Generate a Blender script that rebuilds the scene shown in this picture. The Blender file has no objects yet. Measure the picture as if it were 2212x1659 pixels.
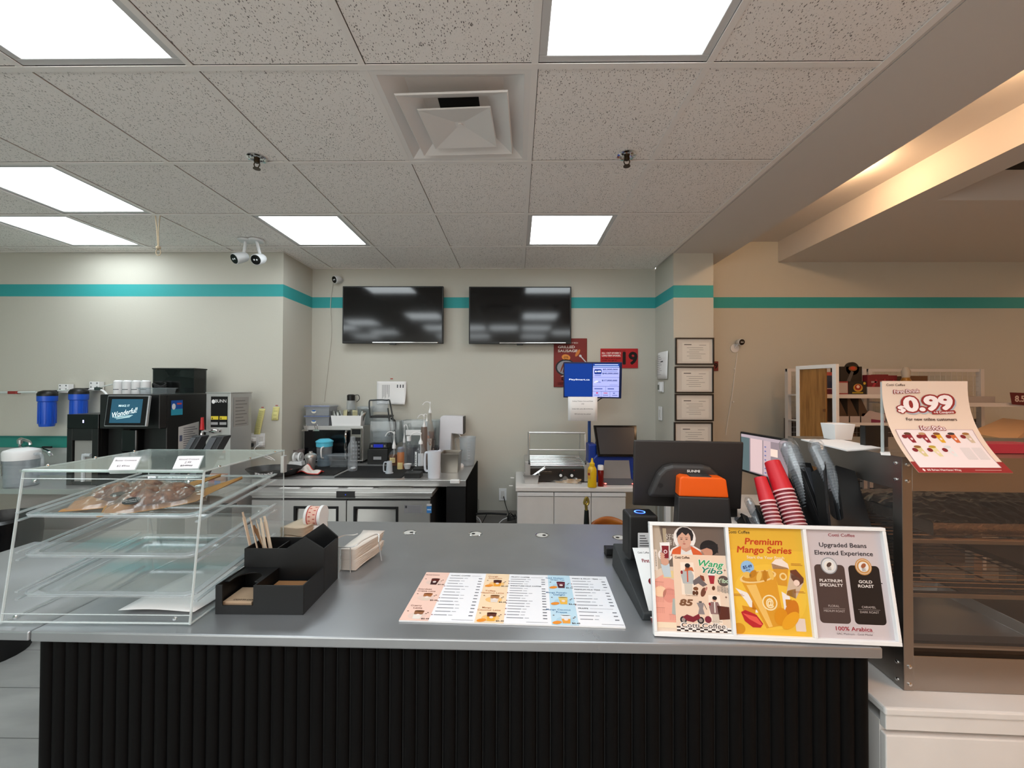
import bpy, bmesh, math, random
from mathutils import Vector, Matrix, Euler
random.seed(7)
SC = bpy.context.scene
COL = SC.collection
PI = math.pi

# ------------------------------------------------------------------ camera
F = 882.0; EYE = 1.55
cam_d = bpy.data.cameras.new('camera'); cam_d.sensor_width = 36; cam_d.lens = F / 2212 * 36
cam_d.clip_start = .02; cam_d.clip_end = 60
cam = bpy.data.objects.new('camera', cam_d); COL.objects.link(cam)
ROT = Matrix.Rotation(.01126, 3, 'Z') @ Matrix.Rotation(PI/2 + .01226, 3, 'X') @ Matrix.Rotation(.0029, 3, 'Z')
cam.matrix_world = Matrix.Translation((0, 0, EYE)) @ ROT.to_4x4()
SC.camera = cam
SC.view_settings.view_transform = 'Standard'; SC.view_settings.look = 'None'
SC.view_settings.gamma = 1; SC.view_settings.use_curve_mapping = False
SC.view_settings.exposure = 1.95
SC.cycles.transparent_max_bounces = 40; SC.cycles.max_bounces = 12; SC.cycles.diffuse_bounces = 7; SC.cycles.sample_clamp_indirect = 6

# ------------------------------------------------------------------ world
SKY_E = 1.15             # daylight through unseen windows added behind the camera to lift the ambient light
wd = bpy.data.worlds.new('world'); SC.world = wd; wd.use_nodes = True
wd.node_tree.nodes['Background'].inputs[0].default_value = (1, .97, .94, 1)
wd.node_tree.nodes['Background'].inputs[1].default_value = SKY_E

PANEL_E = 2.35           # luminance of the cool ceiling panels
WARM_E = 11            # luminance of the warm ceiling panels of the shop behind
COVE_W = 2.4             # watts of each cove spot

def at(u, v, X=None, Y=None, Z=None):
    """point of the room seen at picture position u, v on a plane X=, Y= or Z="""
    d = ROT @ Vector(((u-1106)/F, -(v-829.5)/F, -1))
    t = X/d.x if X is not None else Y/d.y if Y is not None else (Z-EYE)/d.z
    return Vector((0, 0, EYE)) + t*d

# ------------------------------------------------------------------ materials
def lin(c):
    if isinstance(c, str):
        c = [int(c[i:i+2], 16)/255 for i in (0, 2, 4)]
        c = [x/12.92 if x <= .04045 else ((x+.055)/1.055)**2.4 for x in c]
    return (c[0], c[1], c[2], 1)
_mc = {}
def mt(name, col, rough=.5, metal=0, spec=.5, trans=0, emit=0, ior=1.45, coat=0, noise=0, nscale=20, ncol=None, bump=0, stretch=None, alpha=1):
    if name in _mc: return _mc[name]
    m = bpy.data.materials.new(name); m.use_nodes = True
    nt = m.node_tree; b = nt.nodes['Principled BSDF']
    c = lin(col)
    b.inputs['Base Color'].default_value = c
    b.inputs['Roughness'].default_value = rough; b.inputs['Metallic'].default_value = metal
    b.inputs['Specular IOR Level'].default_value = spec; b.inputs['IOR'].default_value = ior
    b.inputs['Transmission Weight'].default_value = trans; b.inputs['Coat Weight'].default_value = coat
    b.inputs['Alpha'].default_value = alpha
    if emit:
        b.inputs['Emission Color'].default_value = c; b.inputs['Emission Strength'].default_value = emit
    if noise or bump:
        tc = nt.nodes.new('ShaderNodeTexCoord'); mp = nt.nodes.new('ShaderNodeMapping'); nz = nt.nodes.new('ShaderNodeTexNoise')
        nt.links.new(tc.outputs['Object'], mp.inputs[0]); nt.links.new(mp.outputs[0], nz.inputs['Vector'])
        nz.inputs['Scale'].default_value = nscale; nz.inputs['Detail'].default_value = 6
        if stretch: mp.inputs['Scale'].default_value = stretch
        if noise:
            mx = nt.nodes.new('ShaderNodeMix'); mx.data_type = 'RGBA'
            mx.inputs[6].default_value = c
            mx.inputs[7].default_value = lin(ncol) if ncol else tuple(x*(1-noise) for x in c[:3]) + (1,)
            rp = nt.nodes.new('ShaderNodeMapRange'); rp.inputs[1].default_value = .35; rp.inputs[2].default_value = .68
            nt.links.new(nz.outputs[0], rp.inputs[0])
            nt.links.new(rp.outputs[0], mx.inputs[0]); nt.links.new(mx.outputs[2], b.inputs['Base Color'])
        if bump:
            bp = nt.nodes.new('ShaderNodeBump'); bp.inputs['Strength'].default_value = bump; bp.inputs['Distance'].default_value = .002
            nt.links.new(nz.outputs[0], bp.inputs['Height']); nt.links.new(bp.outputs[0], b.inputs['Normal'])
    _mc[name] = m; return m
def clear(name, tint='ffffff', gloss=.5, rough=.04, haze=0, hcol='ffffff'):
    """thin clear plastic or glass: see-through, with fresnel reflection and a little haze of its own"""
    if name in _mc: return _mc[name]
    m = bpy.data.materials.new(name); m.use_nodes = True; nt = m.node_tree; nt.nodes.clear()
    N = nt.nodes.new; L = nt.links.new
    out = N('ShaderNodeOutputMaterial'); tr = N('ShaderNodeBsdfTransparent'); gl = N('ShaderNodeBsdfGlossy'); df = N('ShaderNodeBsdfDiffuse')
    tr.inputs[0].default_value = lin(tint); gl.inputs['Roughness'].default_value = rough; df.inputs[0].default_value = lin(hcol)
    m1 = N('ShaderNodeMixShader'); m1.inputs[0].default_value = haze; L(tr.outputs[0], m1.inputs[1]); L(df.outputs[0], m1.inputs[2])
    lw0 = N('ShaderNodeLayerWeight'); lw0.inputs[0].default_value = .5
    pw = N('ShaderNodeMath'); pw.operation = 'POWER'; pw.inputs[1].default_value = 4; L(lw0.outputs['Facing'], pw.inputs[0])
    lw = N('ShaderNodeMath'); lw.operation = 'MULTIPLY_ADD'; lw.inputs[1].default_value = .7; lw.inputs[2].default_value = .035; L(pw.outputs[0], lw.inputs[0])
    mu = N('ShaderNodeMath'); mu.operation = 'MULTIPLY'; mu.inputs[1].default_value = gloss; L(lw.outputs[0], mu.inputs[0])
    m2 = N('ShaderNodeMixShader'); L(mu.outputs[0], m2.inputs[0]); L(m1.outputs[0], m2.inputs[1]); L(gl.outputs[0], m2.inputs[2])
    L(m2.outputs[0], out.inputs[0]); _mc[name] = m; return m
def pc(c, emit=0, rough=.55):
    return mt('print_%s_%s' % (c, emit), c, rough=rough, emit=emit, spec=.3)

def wall_mat(name, col, stripe=True, teal_below=None):
    m = mt(name, col, rough=.6, bump=.25, nscale=90, spec=.3); nt = m.node_tree; b = nt.nodes['Principled BSDF']
    if not stripe: return m
    N = nt.nodes.new; L = nt.links.new
    g = N('ShaderNodeNewGeometry'); sx = N('ShaderNodeSeparateXYZ'); L(g.outputs['Position'], sx.inputs[0])
    a = N('ShaderNodeMath'); a.operation = 'GREATER_THAN'; a.inputs[1].default_value = 2.318; L(sx.outputs[2], a.inputs[0])
    c = N('ShaderNodeMath'); c.operation = 'LESS_THAN'; c.inputs[1].default_value = 2.421; L(sx.outputs[2], c.inputs[0])
    d = N('ShaderNodeMath'); d.operation = 'MULTIPLY'; L(a.outputs[0], d.inputs[0]); L(c.outputs[0], d.inputs[1])
    mx = N('ShaderNodeMix'); mx.data_type = 'RGBA'; mx.inputs[6].default_value = lin(col); mx.inputs[7].default_value = lin('389c9c')
    L(d.outputs[0], mx.inputs[0]); L(mx.outputs[2], b.inputs['Base Color']); return m

STEEL = mt('stainless_steel', 'c9c8c6', rough=.3, metal=.75, bump=.05, nscale=60, stretch=(1, 1, 14))
STEELR = mt('brushed_steel', 'c0bfbd', rough=.42, metal=.7, bump=.06, nscale=90, stretch=(1, 1, 12))
CHROME = mt('chrome', 'd8d8d8', rough=.1, metal=1)
BLACK = mt('black_plastic', '141414', rough=.4)
BLACKM = mt('matt_black', '0d0d0e', rough=.6)
GLOSSB = mt('gloss_black', '060607', rough=.08)
WHITE = mt('white_plastic', 'e6e6e6', rough=.4)
WHITEM = mt('white_laminate', 'd9d6d3', rough=.45, noise=.06, nscale=7)
PAPER = mt('white_paper', 'e9e7e6', rough=.75, spec=.2)
KRAFT = mt('kraft_paper', 'a9783f', rough=.8, noise=.15, nscale=60)
NAPK = mt('recycled_napkin', 'c9b7a2', rough=.9, spec=.1)
NAPW = mt('napkin_white', 'd7d0c8', rough=.9, spec=.1)
BNAP = mt('brown_napkin', '7d5a3c', rough=.9, spec=.1)
ACR = clear('acrylic', 'fefefe', gloss=.45, haze=.006)
ACRE = clear('acrylic_edge', 'eef3f3', gloss=1.2, haze=.4, hcol='e8eeee', rough=.1)
CLR = clear('clear_plastic', 'f4f6f7', gloss=.9, haze=.05, hcol='dfe4e8')
CLRD = clear('clear_plastic_cloudy', 'f0f3f5', gloss=.9, haze=.16, hcol='e4eaf0')
GLASS = clear('glass', 'f2f6f4', gloss=1.0, haze=.0)
FROST = mt('frosted_plastic', 'ccd3da', rough=.35, alpha=.72)

# ------------------------------------------------------------------ mesh building
class MB:
    def __init__(s): s.v = []; s.f = []; s.mi = []; s.sm = []; s.mats = []
    def _m(s, m):
        if m not in s.mats: s.mats.append(m)
        return s.mats.index(m)
    def add(s, vs, fs, m, smooth=False):
        o = len(s.v); k = s._m(m); s.v += [Vector(p) for p in vs]
        for f in fs: s.f.append([o+i for i in f]); s.mi.append(k); s.sm.append(smooth)
        return s
    def box(s, x0, x1, y0, y1, z0, z1, m, M=None, tx=1, ty=1):
        """tx, ty: scale of the bottom face about its centre (a tapered box)"""
        cx, cy = (x0+x1)/2, (y0+y1)/2
        vs = [(cx+(x-cx)*(tx if z == z0 else 1), cy+(y-cy)*(ty if z == z0 else 1), z) for z in (z0, z1) for x, y in ((x0, y0), (x1, y0), (x1, y1), (x0, y1))]
        if M: vs = [M @ Vector(p) for p in vs]
        return s.add(vs, [(3, 2, 1, 0), (4, 5, 6, 7), (0, 1, 5, 4), (1, 2, 6, 5), (2, 3, 7, 6), (3, 0, 4, 7)], m)
    def open_box(s, x0, x1, y0, y1, z0, z1, t, m, tx=1, ty=1):
        """a tub: walls and floor with thickness t"""
        cx, cy = (x0+x1)/2, (y0+y1)/2
        def ring(z, d, k):
            kx, ky = (tx, ty) if k else (1, 1)
            return [(cx+(x-cx)*kx, cy+(y-cy)*ky, z) for x, y in ((x0+d, y0+d), (x1-d, y0+d), (x1-d, y1-d), (x0+d, y1-d))]
        vs = ring(z0, 0, 1) + ring(z1, 0, 0) + ring(z1, t, 0) + ring(z0+t, t, 1)
        fs = [(3, 2, 1, 0)] + [(a+i, a+(i+1) % 4, a+4+(i+1) % 4, a+4+i) for a in (0, 4, 8) for i in range(4)] + [(12, 13, 14, 15)]
        return s.add(vs, fs, m)
    def lathe(s, prof, m, c=(0, 0, 0), n=24, ax='Z', M=None, sx=1, sy=1, smooth=True):
        vs = []; fs = []
        for r, z in prof:
            for i in range(n):
                a = 2*PI*i/n; p = (r*math.cos(a)*sx, r*math.sin(a)*sy, z)
                if ax == 'X': p = (p[2], p[0], p[1])
                if ax == 'Y': p = (p[0], p[2], p[1])
                vs.append(Vector(p)+Vector(c))
        for j in range(len(prof)-1):
            for i in range(n): fs.append((j*n+i, j*n+(i+1) % n, (j+1)*n+(i+1) % n, (j+1)*n+i))
        if prof[0][0] > 1e-5: fs.append(tuple(reversed(range(n))))
        if prof[-1][0] > 1e-5: fs.append(tuple(range((len(prof)-1)*n, len(prof)*n)))
        if M: vs = [M @ p for p in vs]
        return s.add(vs, fs, m, smooth)
    def cyl(s, p0, p1, r0, m, r1=None, n=16, smooth=True):
        p0, p1 = Vector(p0), Vector(p1); r1 = r0 if r1 is None else r1
        q = (p1-p0).to_track_quat('Z', 'Y'); vs = []
        for p, r in ((p0, r0), (p1, r1)):
            for i in range(n): vs.append(p + q @ Vector((r*math.cos(2*PI*i/n), r*math.sin(2*PI*i/n), 0)))
        return s.add(vs, [(i, (i+1) % n, n+(i+1) % n, n+i) for i in range(n)] + [tuple(reversed(range(n))), tuple(range(n, 2*n))], m, smooth)
    def tube(s, pts, r, m, n=8, sub=0):
        pts = [Vector(p) for p in pts]
        if sub:
            q = []
            for i in range(len(pts)-1):
                a, b, c, d = pts[max(i-1, 0)], pts[i], pts[i+1], pts[min(i+2, len(pts)-1)]
                for k in range(sub):
                    t = k/sub
                    q.append(.5*((2*b)+(-a+c)*t+(2*a-5*b+4*c-d)*t*t+(-a+3*b-3*c+d)*t**3))
            pts = q + [pts[-1]]
        vs = []; nrm = None
        for i, p in enumerate(pts):
            t = (pts[min(i+1, len(pts)-1)] - pts[max(i-1, 0)]).normalized()
            if nrm is None: nrm = t.orthogonal().normalized()
            nrm = (nrm - t*nrm.dot(t)).normalized(); b = t.cross(nrm)
            for k in range(n): a = 2*PI*k/n; vs.append(p + r*(math.cos(a)*nrm + math.sin(a)*b))
        L = len(pts)
        fs = [(i*n+k, i*n+(k+1) % n, (i+1)*n+(k+1) % n, (i+1)*n+k) for i in range(L-1) for k in range(n)]
        return s.add(vs, fs + [tuple(reversed(range(n))), tuple(range((L-1)*n, L*n))], m, True)
    def prism(s, poly, d, m, M=None, smooth=False):
        """poly in x,z extruded in y from 0 to d"""
        n = len(poly); vs = [Vector((x, 0, z)) for x, z in poly] + [Vector((x, d, z)) for x, z in poly]
        if M: vs = [M @ p for p in vs]
        s.add(vs, [tuple(range(n)), tuple(reversed(range(n, 2*n)))], m)
        k = len(s.v)-2*n
        for i in range(n): s.f.append([k+i, k+n+i, k+n+(i+1) % n, k+(i+1) % n]); s.mi.append(s._m(m)); s.sm.append(smooth)
        return s
    def grid(s, fn, nx, ny, m, smooth=True):
        vs = [fn(i/nx, j/ny) for j in range(ny+1) for i in range(nx+1)]
        return s.add(vs, [(j*(nx+1)+i, j*(nx+1)+i+1, (j+1)*(nx+1)+i+1, (j+1)*(nx+1)+i) for j in range(ny) for i in range(nx)], m, smooth)
    def obj(s, name, parent=None, bev=0, loc=None, rot=None, sol=0, seg=2, fix=True):
        me = bpy.data.meshes.new(name); me.from_pydata([tuple(p) for p in s.v], [], s.f)
        for m in s.mats: me.materials.append(m)
        me.polygons.foreach_set('material_index', s.mi); me.polygons.foreach_set('use_smooth', s.sm); me.update()
        if fix:
            bm = bmesh.new(); bm.from_mesh(me); bmesh.ops.recalc_face_normals(bm, faces=bm.faces); bm.to_mesh(me); bm.free()
        if any(s.sm): me.set_sharp_from_angle(angle=.7)
        o = bpy.data.objects.new(name, me); COL.objects.link(o)
        if parent: o.parent = parent
        if loc is not None: o.location = loc
        if rot is not None: o.rotation_euler = rot
        if sol: md = o.modifiers.new('sol', 'SOLIDIFY'); md.thickness = sol; md.offset = 0
        if bev:
            md = o.modifiers.new('bev', 'BEVEL'); md.width = bev; md.segments = seg; md.limit_method = 'ANGLE'; md.angle_limit = .6
        return o
def tag(o, label, cat, group=None, kind=None):
    if label: o['label'] = label
    if cat: o['category'] = cat
    if group: o['group'] = group
    if kind: o['kind'] = kind
    return o
def thing(name, label, cat, loc=(0, 0, 0), rz=0, group=None, rot=None):
    o = bpy.data.objects.new(name, None); COL.objects.link(o); o.empty_display_size = .05
    o.location = loc; o.rotation_euler = rot if rot else (0, 0, rz)
    return tag(o, label, cat, group)
def struct(o): o['kind'] = 'structure'; return o
def dup(root, loc, label, rz=None):
    r = root.copy(); COL.objects.link(r); r.location = loc; r['label'] = label
    if rz is not None: r.rotation_euler = (0, 0, rz)
    for ch in list(root.children):
        c = ch.copy(); COL.objects.link(c); c.parent = r
        for g in ch.children: d = g.copy(); COL.objects.link(d); d.parent = c
    return r

# ------------------------------------------------------------------ flat print (posters, labels, screens)
_tc = {}
def text_geo(s, bold, shear):
    k = (s, bold, shear)
    if k not in _tc:
        cu = bpy.data.curves.new('t', 'FONT'); cu.body = s; cu.size = 1; cu.offset = bold; cu.shear = shear
        cu.resolution_u = 3; cu.align_x = 'CENTER'; cu.align_y = 'CENTER'
        o = bpy.data.objects.new('t', cu); me = o.to_mesh()
        vs = [(p.co.x, p.co.y) for p in me.vertices]; fs = [tuple(p.vertices) for p in me.polygons]
        o.to_mesh_clear(); bpy.data.objects.remove(o); bpy.data.curves.remove(cu)
        _tc[k] = (vs, fs)
    return _tc[k]
class Print:
    def __init__(s, fn=None, emit=0): s.fn = fn or (lambda x, y, h: (x, -h, y)); s.mb = MB(); s.emit = emit
    def put(s, pts, fs, c, l): s.mb.add([s.fn(x, y, .0002+l*.00016) for x, y in pts], fs, pc(c, s.emit)); return s
    def rect(s, x0, y0, x1, y1, c, l=0, n=1, ny=1):
        pts = [(x0+(x1-x0)*i/n, y0+(y1-y0)*j/ny) for j in range(ny+1) for i in range(n+1)]
        return s.put(pts, [(j*(n+1)+i, j*(n+1)+i+1, (j+1)*(n+1)+i+1, (j+1)*(n+1)+i) for j in range(ny) for i in range(n)], c, l)
    def rr(s, x0, y0, x1, y1, r, c, l=1):
        pts = []
        for cx, cy, a in ((x1-r, y1-r, 0), (x0+r, y1-r, 1), (x0+r, y0+r, 2), (x1-r, y0+r, 3)):
            pts += [(cx+r*math.cos(PI/2*(a+k/4)), cy+r*math.sin(PI/2*(a+k/4))) for k in range(5)]
        return s.poly(pts, c, l)
    def poly(s, pts, c, l=1): return s.put(pts, [tuple(range(len(pts)))], c, l)
    def ell(s, cx, cy, rx, ry, c, l=1, a=0, n=20):
        ca, sa = math.cos(a), math.sin(a)
        return s.poly([(cx+rx*math.cos(t)*ca-ry*math.sin(t)*sa, cy+rx*math.cos(t)*sa+ry*math.sin(t)*ca) for t in [2*PI*i/n for i in range(n)]], c, l)
    def line(s, x0, y0, x1, y1, w, c, l=1):
        d = Vector((x1-x0, y1-y0)); d.normalize(); q = Vector((-d.y, d.x))*w/2
        return s.poly([(x0-q.x, y0-q.y), (x1-q.x, y1-q.y), (x1+q.x, y1+q.y), (x0+q.x, y0+q.y)], c, l)
    def text(s, t, x, y, w, h, c, l=2, bold=0, rot=0, shear=0):
        """text centred on x, y, fitted to width w and cap height about h"""
        heavy = bold > .014
        vs, fs = text_geo(t, 0 if heavy else min(bold, .005), shear)
        if not vs: return s
        x0 = min(p[0] for p in vs); x1 = max(p[0] for p in vs)
        kx = w/(x1-x0); ky = h/.72; cx = (x0+x1)/2; ca, sa = math.cos(rot), math.sin(rot)
        pts = [((p[0]-cx)*kx, p[1]*ky) for p in vs]
        n = (16 if bold > .06 else 8) if heavy else 1
        for k in range(n):
            dx, dy = (bold*kx*math.cos(2*PI*k/n), bold*ky*math.sin(2*PI*k/n)) if heavy else (0, 0)
            s.put([(x+dx+a*ca-b*sa, y+dy+a*sa+b*ca) for a, b in pts], fs, c, l+.12*k)
        if heavy: s.put([(x+a*ca-b*sa, y+a*sa+b*ca) for a, b in pts], fs, c, l+.12*n)
        return s
    def obj(s, name, parent, **k): return s.mb.obj(name, parent, fix=False, **k)

# ================================================================== the room
CZ = 2.69
X0, Y0, T = .061, 1.43, .61
LIGHTS = {(-3, -1), (0, -1), (-5, 1), (-6, 2), (-3, 2), (0, 2), (-3, -5), (0, -5), (-6, -3), (-3, -3), (0, -3), (-5, -2), (-1, -3), (1, -4), (-2, -5), (-6, -5), (-2, -3), (-5, -4)}  # unseen rows behind the camera include extra panels added to lift the ambient light
VENT = (-1, 0)
def tile_mat():
    m = mt('acoustic_tile', 'b5b1ae', rough=.9, spec=.1); nt = m.node_tree; b = nt.nodes['Principled BSDF']
    N = nt.nodes.new; L = nt.links.new
    g = N('ShaderNodeNewGeometry')
    outs = []
    for sc, rot, th in ((150, .5, .20), (150, -.8, .20), (300, .2, .24)):
        mp = N('ShaderNodeMapping'); mp.inputs['Rotation'].default_value = (0, 0, rot); mp.inputs['Scale'].default_value = (1, .42, 1)
        L(g.outputs['Position'], mp.inputs[0])
        vo = N('ShaderNodeTexVoronoi'); vo.inputs['Scale'].default_value = sc; L(mp.outputs[0], vo.inputs['Vector'])
        nz = N('ShaderNodeTexNoise'); nz.inputs['Scale'].default_value = 60; L(mp.outputs[0], nz.inputs['Vector'])
        ml = N('ShaderNodeMath'); ml.operation = 'MULTIPLY'; ml.inputs[1].default_value = th*1.9; L(nz.outputs[0], ml.inputs[0])
        sb = N('ShaderNodeMath'); sb.operation = 'SUBTRACT'; sb.inputs[1].default_value = .19 if sc < 200 else .1; L(ml.outputs[0], sb.inputs[0])
        lt = N('ShaderNodeMath'); lt.operation = 'LESS_THAN'; L(vo.outputs['Distance'], lt.inputs[0])
        ad = N('ShaderNodeMath'); ad.operation = 'ADD'; ad.inputs[1].default_value = .17 if sc < 200 else .06; L(sb.outputs[0], ad.inputs[0])
        L(ad.outputs[0], lt.inputs[1]); outs.append(lt)
    mxm = N('ShaderNodeMath'); mxm.operation = 'MAXIMUM'; L(outs[0].outputs[0], mxm.inputs[0]); L(outs[1].outputs[0], mxm.inputs[1])
    m3 = N('ShaderNodeMath'); m3.operation = 'MULTIPLY'; m3.inputs[1].default_value = .35; L(outs[2].outputs[0], m3.inputs[0])
    m4 = N('ShaderNodeMath'); m4.operation = 'MAXIMUM'; L(mxm.outputs[0], m4.inputs[0]); L(m3.outputs[0], m4.inputs[1])
    mx = N('ShaderNodeMix'); mx.data_type = 'RGBA'; mx.inputs[6].default_value = lin('f4eeea'); mx.inputs[7].default_value = lin('6a6360')
    L(m4.outputs[0], mx.inputs[0]); L(mx.outputs[2], b.inputs['Base Color'])
    return m
TILE = tile_mat()
GRIDM = mt('ceiling_bar_white', 'f0eae6', rough=.5)
PAINT = mt('soffit_paint', 'd2ccc7', rough=.8, spec=.2)
DARKV = mt('dark_void', '0a0a0a', rough=.9)
ceil = MB(); bars = MB()
XE = 1.29
for i in range(-9, 3):
    for j in range(-9, 4):
        if (i, j) in LIGHTS or (i, j) == VENT: continue
        xa, ya = X0+i*T, Y0+j*T; xb, yb = xa+T, ya+T
        if xa >= XE: continue
        if ya > 3.3 and xb < -2.0: pass
        xb = min(xb, XE-.002)
        ceil.box(xa+.0145, xb-.008, ya+.008, yb-.0135, CZ+.004, CZ+.018, TILE)
ceil_o = struct(ceil.obj('ceiling'))
for i in range(-9, 3):
    x = X0+i*T; bars.box(x-.012, x+.012, Y0-9*T, 3.87, CZ, CZ+.003, GRIDM); bars.box(x-.0015, x+.0015, Y0-9*T, 3.87, CZ+.003, CZ+.04, GRIDM)
for j in range(-9, 5):
    y = Y0+j*T - (.012 if j == 4 else 0); bars.box(X0-9*T, XE, y-.012, y+.012, CZ-.0005, CZ+.0025, GRIDM)
bars.box(XE-.022, XE+.004, Y0-9*T, 3.87, CZ-.003, CZ+.002, GRIDM)
bars.box(-1.965, -1.94, 3.37, 3.87, CZ-.002, CZ+.002, GRIDM); bars.box(-5.4, -1.95, 3.355, 3.38, CZ-.002, CZ+.002, GRIDM)
bars.obj('suspension_grid', ceil_o)
pl = MB(); pl.box(-5.5, 1.3, -4.2, 4.0, CZ+.12, CZ+.14, DARKV); struct(pl.obj('ceiling_plenum'))

# lay-in light panels
PANEL = mt('light_panel_glow', 'f2fbff', emit=PANEL_E)
WPANEL = mt('warm_panel_glow', 'ffb478', emit=WARM_E)
FRAMEW = mt('light_frame_white', 'cfcdcc', rough=.5)
def light_panel(x, y, w, d, mat, label, group):
    t = thing('ceiling_light', label, 'ceiling light', (x, y, CZ), group=group)
    fr = MB(); e = .03
    for a in ((0, w, 0, e), (0, w, d-e, d), (0, e, e, d-e), (w-e, w, e, d-e)): fr.box(a[0], a[1], a[2], a[3], .004, .022, FRAMEW)
    fr.obj('frame', t, bev=.003)
    df = MB(); df.add([(e, e, .008), (w-e, e, .008), (w-e, d-e, .008), (e, d-e, .008)], [(0, 3, 2, 1)], mat); df.obj('diffuser', t, fix=False)
    bk = MB(); bk.box(e, w-e, e, d-e, .016, .05, FRAMEW); bk.obj('housing', t)
    return t
lab = {(-3, -1): 'bright white square ceiling light at the upper left, cut off by the top edge', (0, -1): 'bright white square ceiling light at the top, right of the air diffuser',
       (-5, 1): 'white square ceiling light at the left edge, the nearer of two close together', (-6, 2): 'white square ceiling light at the far left, nearest the left wall corner',
       (-3, 2): 'white square ceiling light in front of the left television', (0, 2): 'white square ceiling light in front of the right television'}
for (i, j) in sorted(LIGHTS):
    light_panel(X0+i*T+.012, Y0+j*T+.012, T-.024, T-.024, PANEL, lab.get((i, j), 'unseen white square ceiling light behind the camera, in a set filled out for ambient light'), 'square ceiling lights' if (i, j) in lab else 'ceiling lights behind the camera')
for y in (-.9, -2.2):
    for x in (2.9, 4.6):
        t = light_panel(x, y, 1.19, .28, WPANEL, 'warm white ceiling light in the shop part behind the camera', 'warm ceiling lights'); t.location.z = 2.72

# air diffuser: tilted pyramidal plates
VW = mt('diffuser_white_metal', 'ebe6e3', rough=.45)
t = thing('air_diffuser', 'white square stepped ceiling air diffuser with a hanging crooked inner plate', 'air vent', (X0-T+T/2, Y0+T/2, CZ))
def ring(mb, s0, z0, s1, z1, m, rot=0, cx=0, cy=0, tilt=None):
    q = []
    for s_, z in ((s0, z0), (s1, z1)):
        q += [Vector((x*s_, y*s_, z)) for x, y in ((-1, -1), (1, -1), (1, 1), (-1, 1))]
    if tilt: q = [tilt @ p for p in q]
    q = [p+Vector((cx, cy, 0)) for p in q]
    mb.add(q, [(i, (i+1) % 4, 4+(i+1) % 4, 4+i) for i in range(4)], m)
o = MB(); ring(o, .296, .002, .27, .002, VW); ring(o, .27, .002, .19, .055, VW); ring(o, .19, .055, .085, .06, VW); o.obj('outer_frame', t, sol=.002)
tl = Matrix.Rotation(-.035, 3, 'Z') @ Matrix.Rotation(.03, 3, 'X')
o = MB(); ring(o, .216, -.016, .212, -.02, VW, tilt=tl); ring(o, .212, -.02, .13, .022, VW, tilt=tl); o.obj('middle_cone', t, sol=.002)
tl2 = Matrix.Rotation(-.05, 3, 'Z') @ Matrix.Rotation(.05, 3, 'X')
o = MB(); ring(o, .146, -.026, .142, -.028, VW, tilt=tl2); ring(o, .142, -.028, .02, -.006, VW, tilt=tl2); ring(o, .02, -.006, .0, -.006, VW, tilt=tl2)
o.obj('centre_plate', t, sol=.002, loc=(.0, -.0, 0))
o = MB(); o.lathe([(0, 0), (.012, 0), (.012, .004)], VW, c=(0, 0, -.012)); o.obj('centre_screw', t)
o = MB(); o.lathe([(.12, .0605), (.12, .11), (0, .11)], DARKV); o.obj('duct', t)

# walls, floor
WALL = wall_mat('wall_paint', 'bfbcb1'); WALLN = wall_mat('wall_plain', 'bfbcb1', False)
TEAL = mt('teal_bounce', '9ab8b0', rough=.6, bump=.2, nscale=90)  # unseen left wall tinted teal so its bounce gives a greenish cast
def wbox(name, *a, m=WALL): return struct(MB().box(*a, m).obj(name))
wbox('wall_back', -1.955, 1.31, 3.87, 3.95, 0, 3.0)
wbox('wall_back_left', -5.3, -1.955, 3.385, 3.47, 0, 3.0)
wbox('wall_left_return', -2.03, -1.955, 3.47, 3.87, 0, 3.0)
wbox('wall_pillar', 1.31, 1.642, 3.42, 3.95, 0, CZ)
wbox('wall_back_right', 1.642, 6.6, 3.86, 3.95, 0, 3.2)
wbox('wall_left', -5.38, -5.3, -4.2, 3.47, 0, 3.0, m=TEAL)
wbox('wall_right', 6.6, 6.68, -4.2, 3.95, 0, 3.2, m=WALLN)
wf = MB(); wf.box(-5.3, 6.6, -4.28, -4.2, 0, .3, WALLN); wf.box(-5.3, 6.6, -4.28, -4.2, 2.3, 3.2, WALLN); wf.box(-5.3, -4.6, -4.28, -4.2, .3, 2.3, WALLN); wf.box(.2, 6.6, -4.28, -4.2, .3, 2.3, WALLN); struct(wf.obj('wall_front'))
wn = MB()  # unseen shop window, added so soft daylight evens out walls and ceiling
for k in range(5): wn.box(-4.6+1.185*k, -4.54+1.185*k, -4.27, -4.21, .3, 2.3, BLACK)
wn.box(-4.6, .2, -4.27, -4.21, .3, .36, BLACK); wn.box(-4.6, .2, -4.27, -4.21, 2.24, 2.3, BLACK); wn = struct(wn.obj('added_window'))
MB().add([(-4.6, -4.24, .3), (.2, -4.24, .3), (.2, -4.24, 2.3), (-4.6, -4.24, 2.3)], [(0, 1, 2, 3)], GLASS).obj('pane', wn, fix=False)
pt = bpy.data.lights.new('added_window_portal', 'AREA'); pt.shape = 'RECTANGLE'; pt.size = 4.8; pt.size_y = 2; pt.cycles.is_portal = True
po = bpy.data.objects.new('added_window_portal', pt); COL.objects.link(po); po.location = (-2.2, -4.3, 1.3); po.rotation_euler = (PI/2, 0, PI)
FL = mt('floor_tile', 'a3a4a2', rough=.35, noise=.18, nscale=3, stretch=(1, 3, 1)); nt = FL.node_tree
br = nt.nodes.new('ShaderNodeTexBrick'); g = nt.nodes.new('ShaderNodeNewGeometry'); nt.links.new(g.outputs['Position'], br.inputs['Vector'])
br.inputs['Scale'].default_value = 1; br.inputs['Brick Width'].default_value = 1.2; br.inputs['Row Height'].default_value = .3; br.inputs['Mortar Size'].default_value = .002
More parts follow.
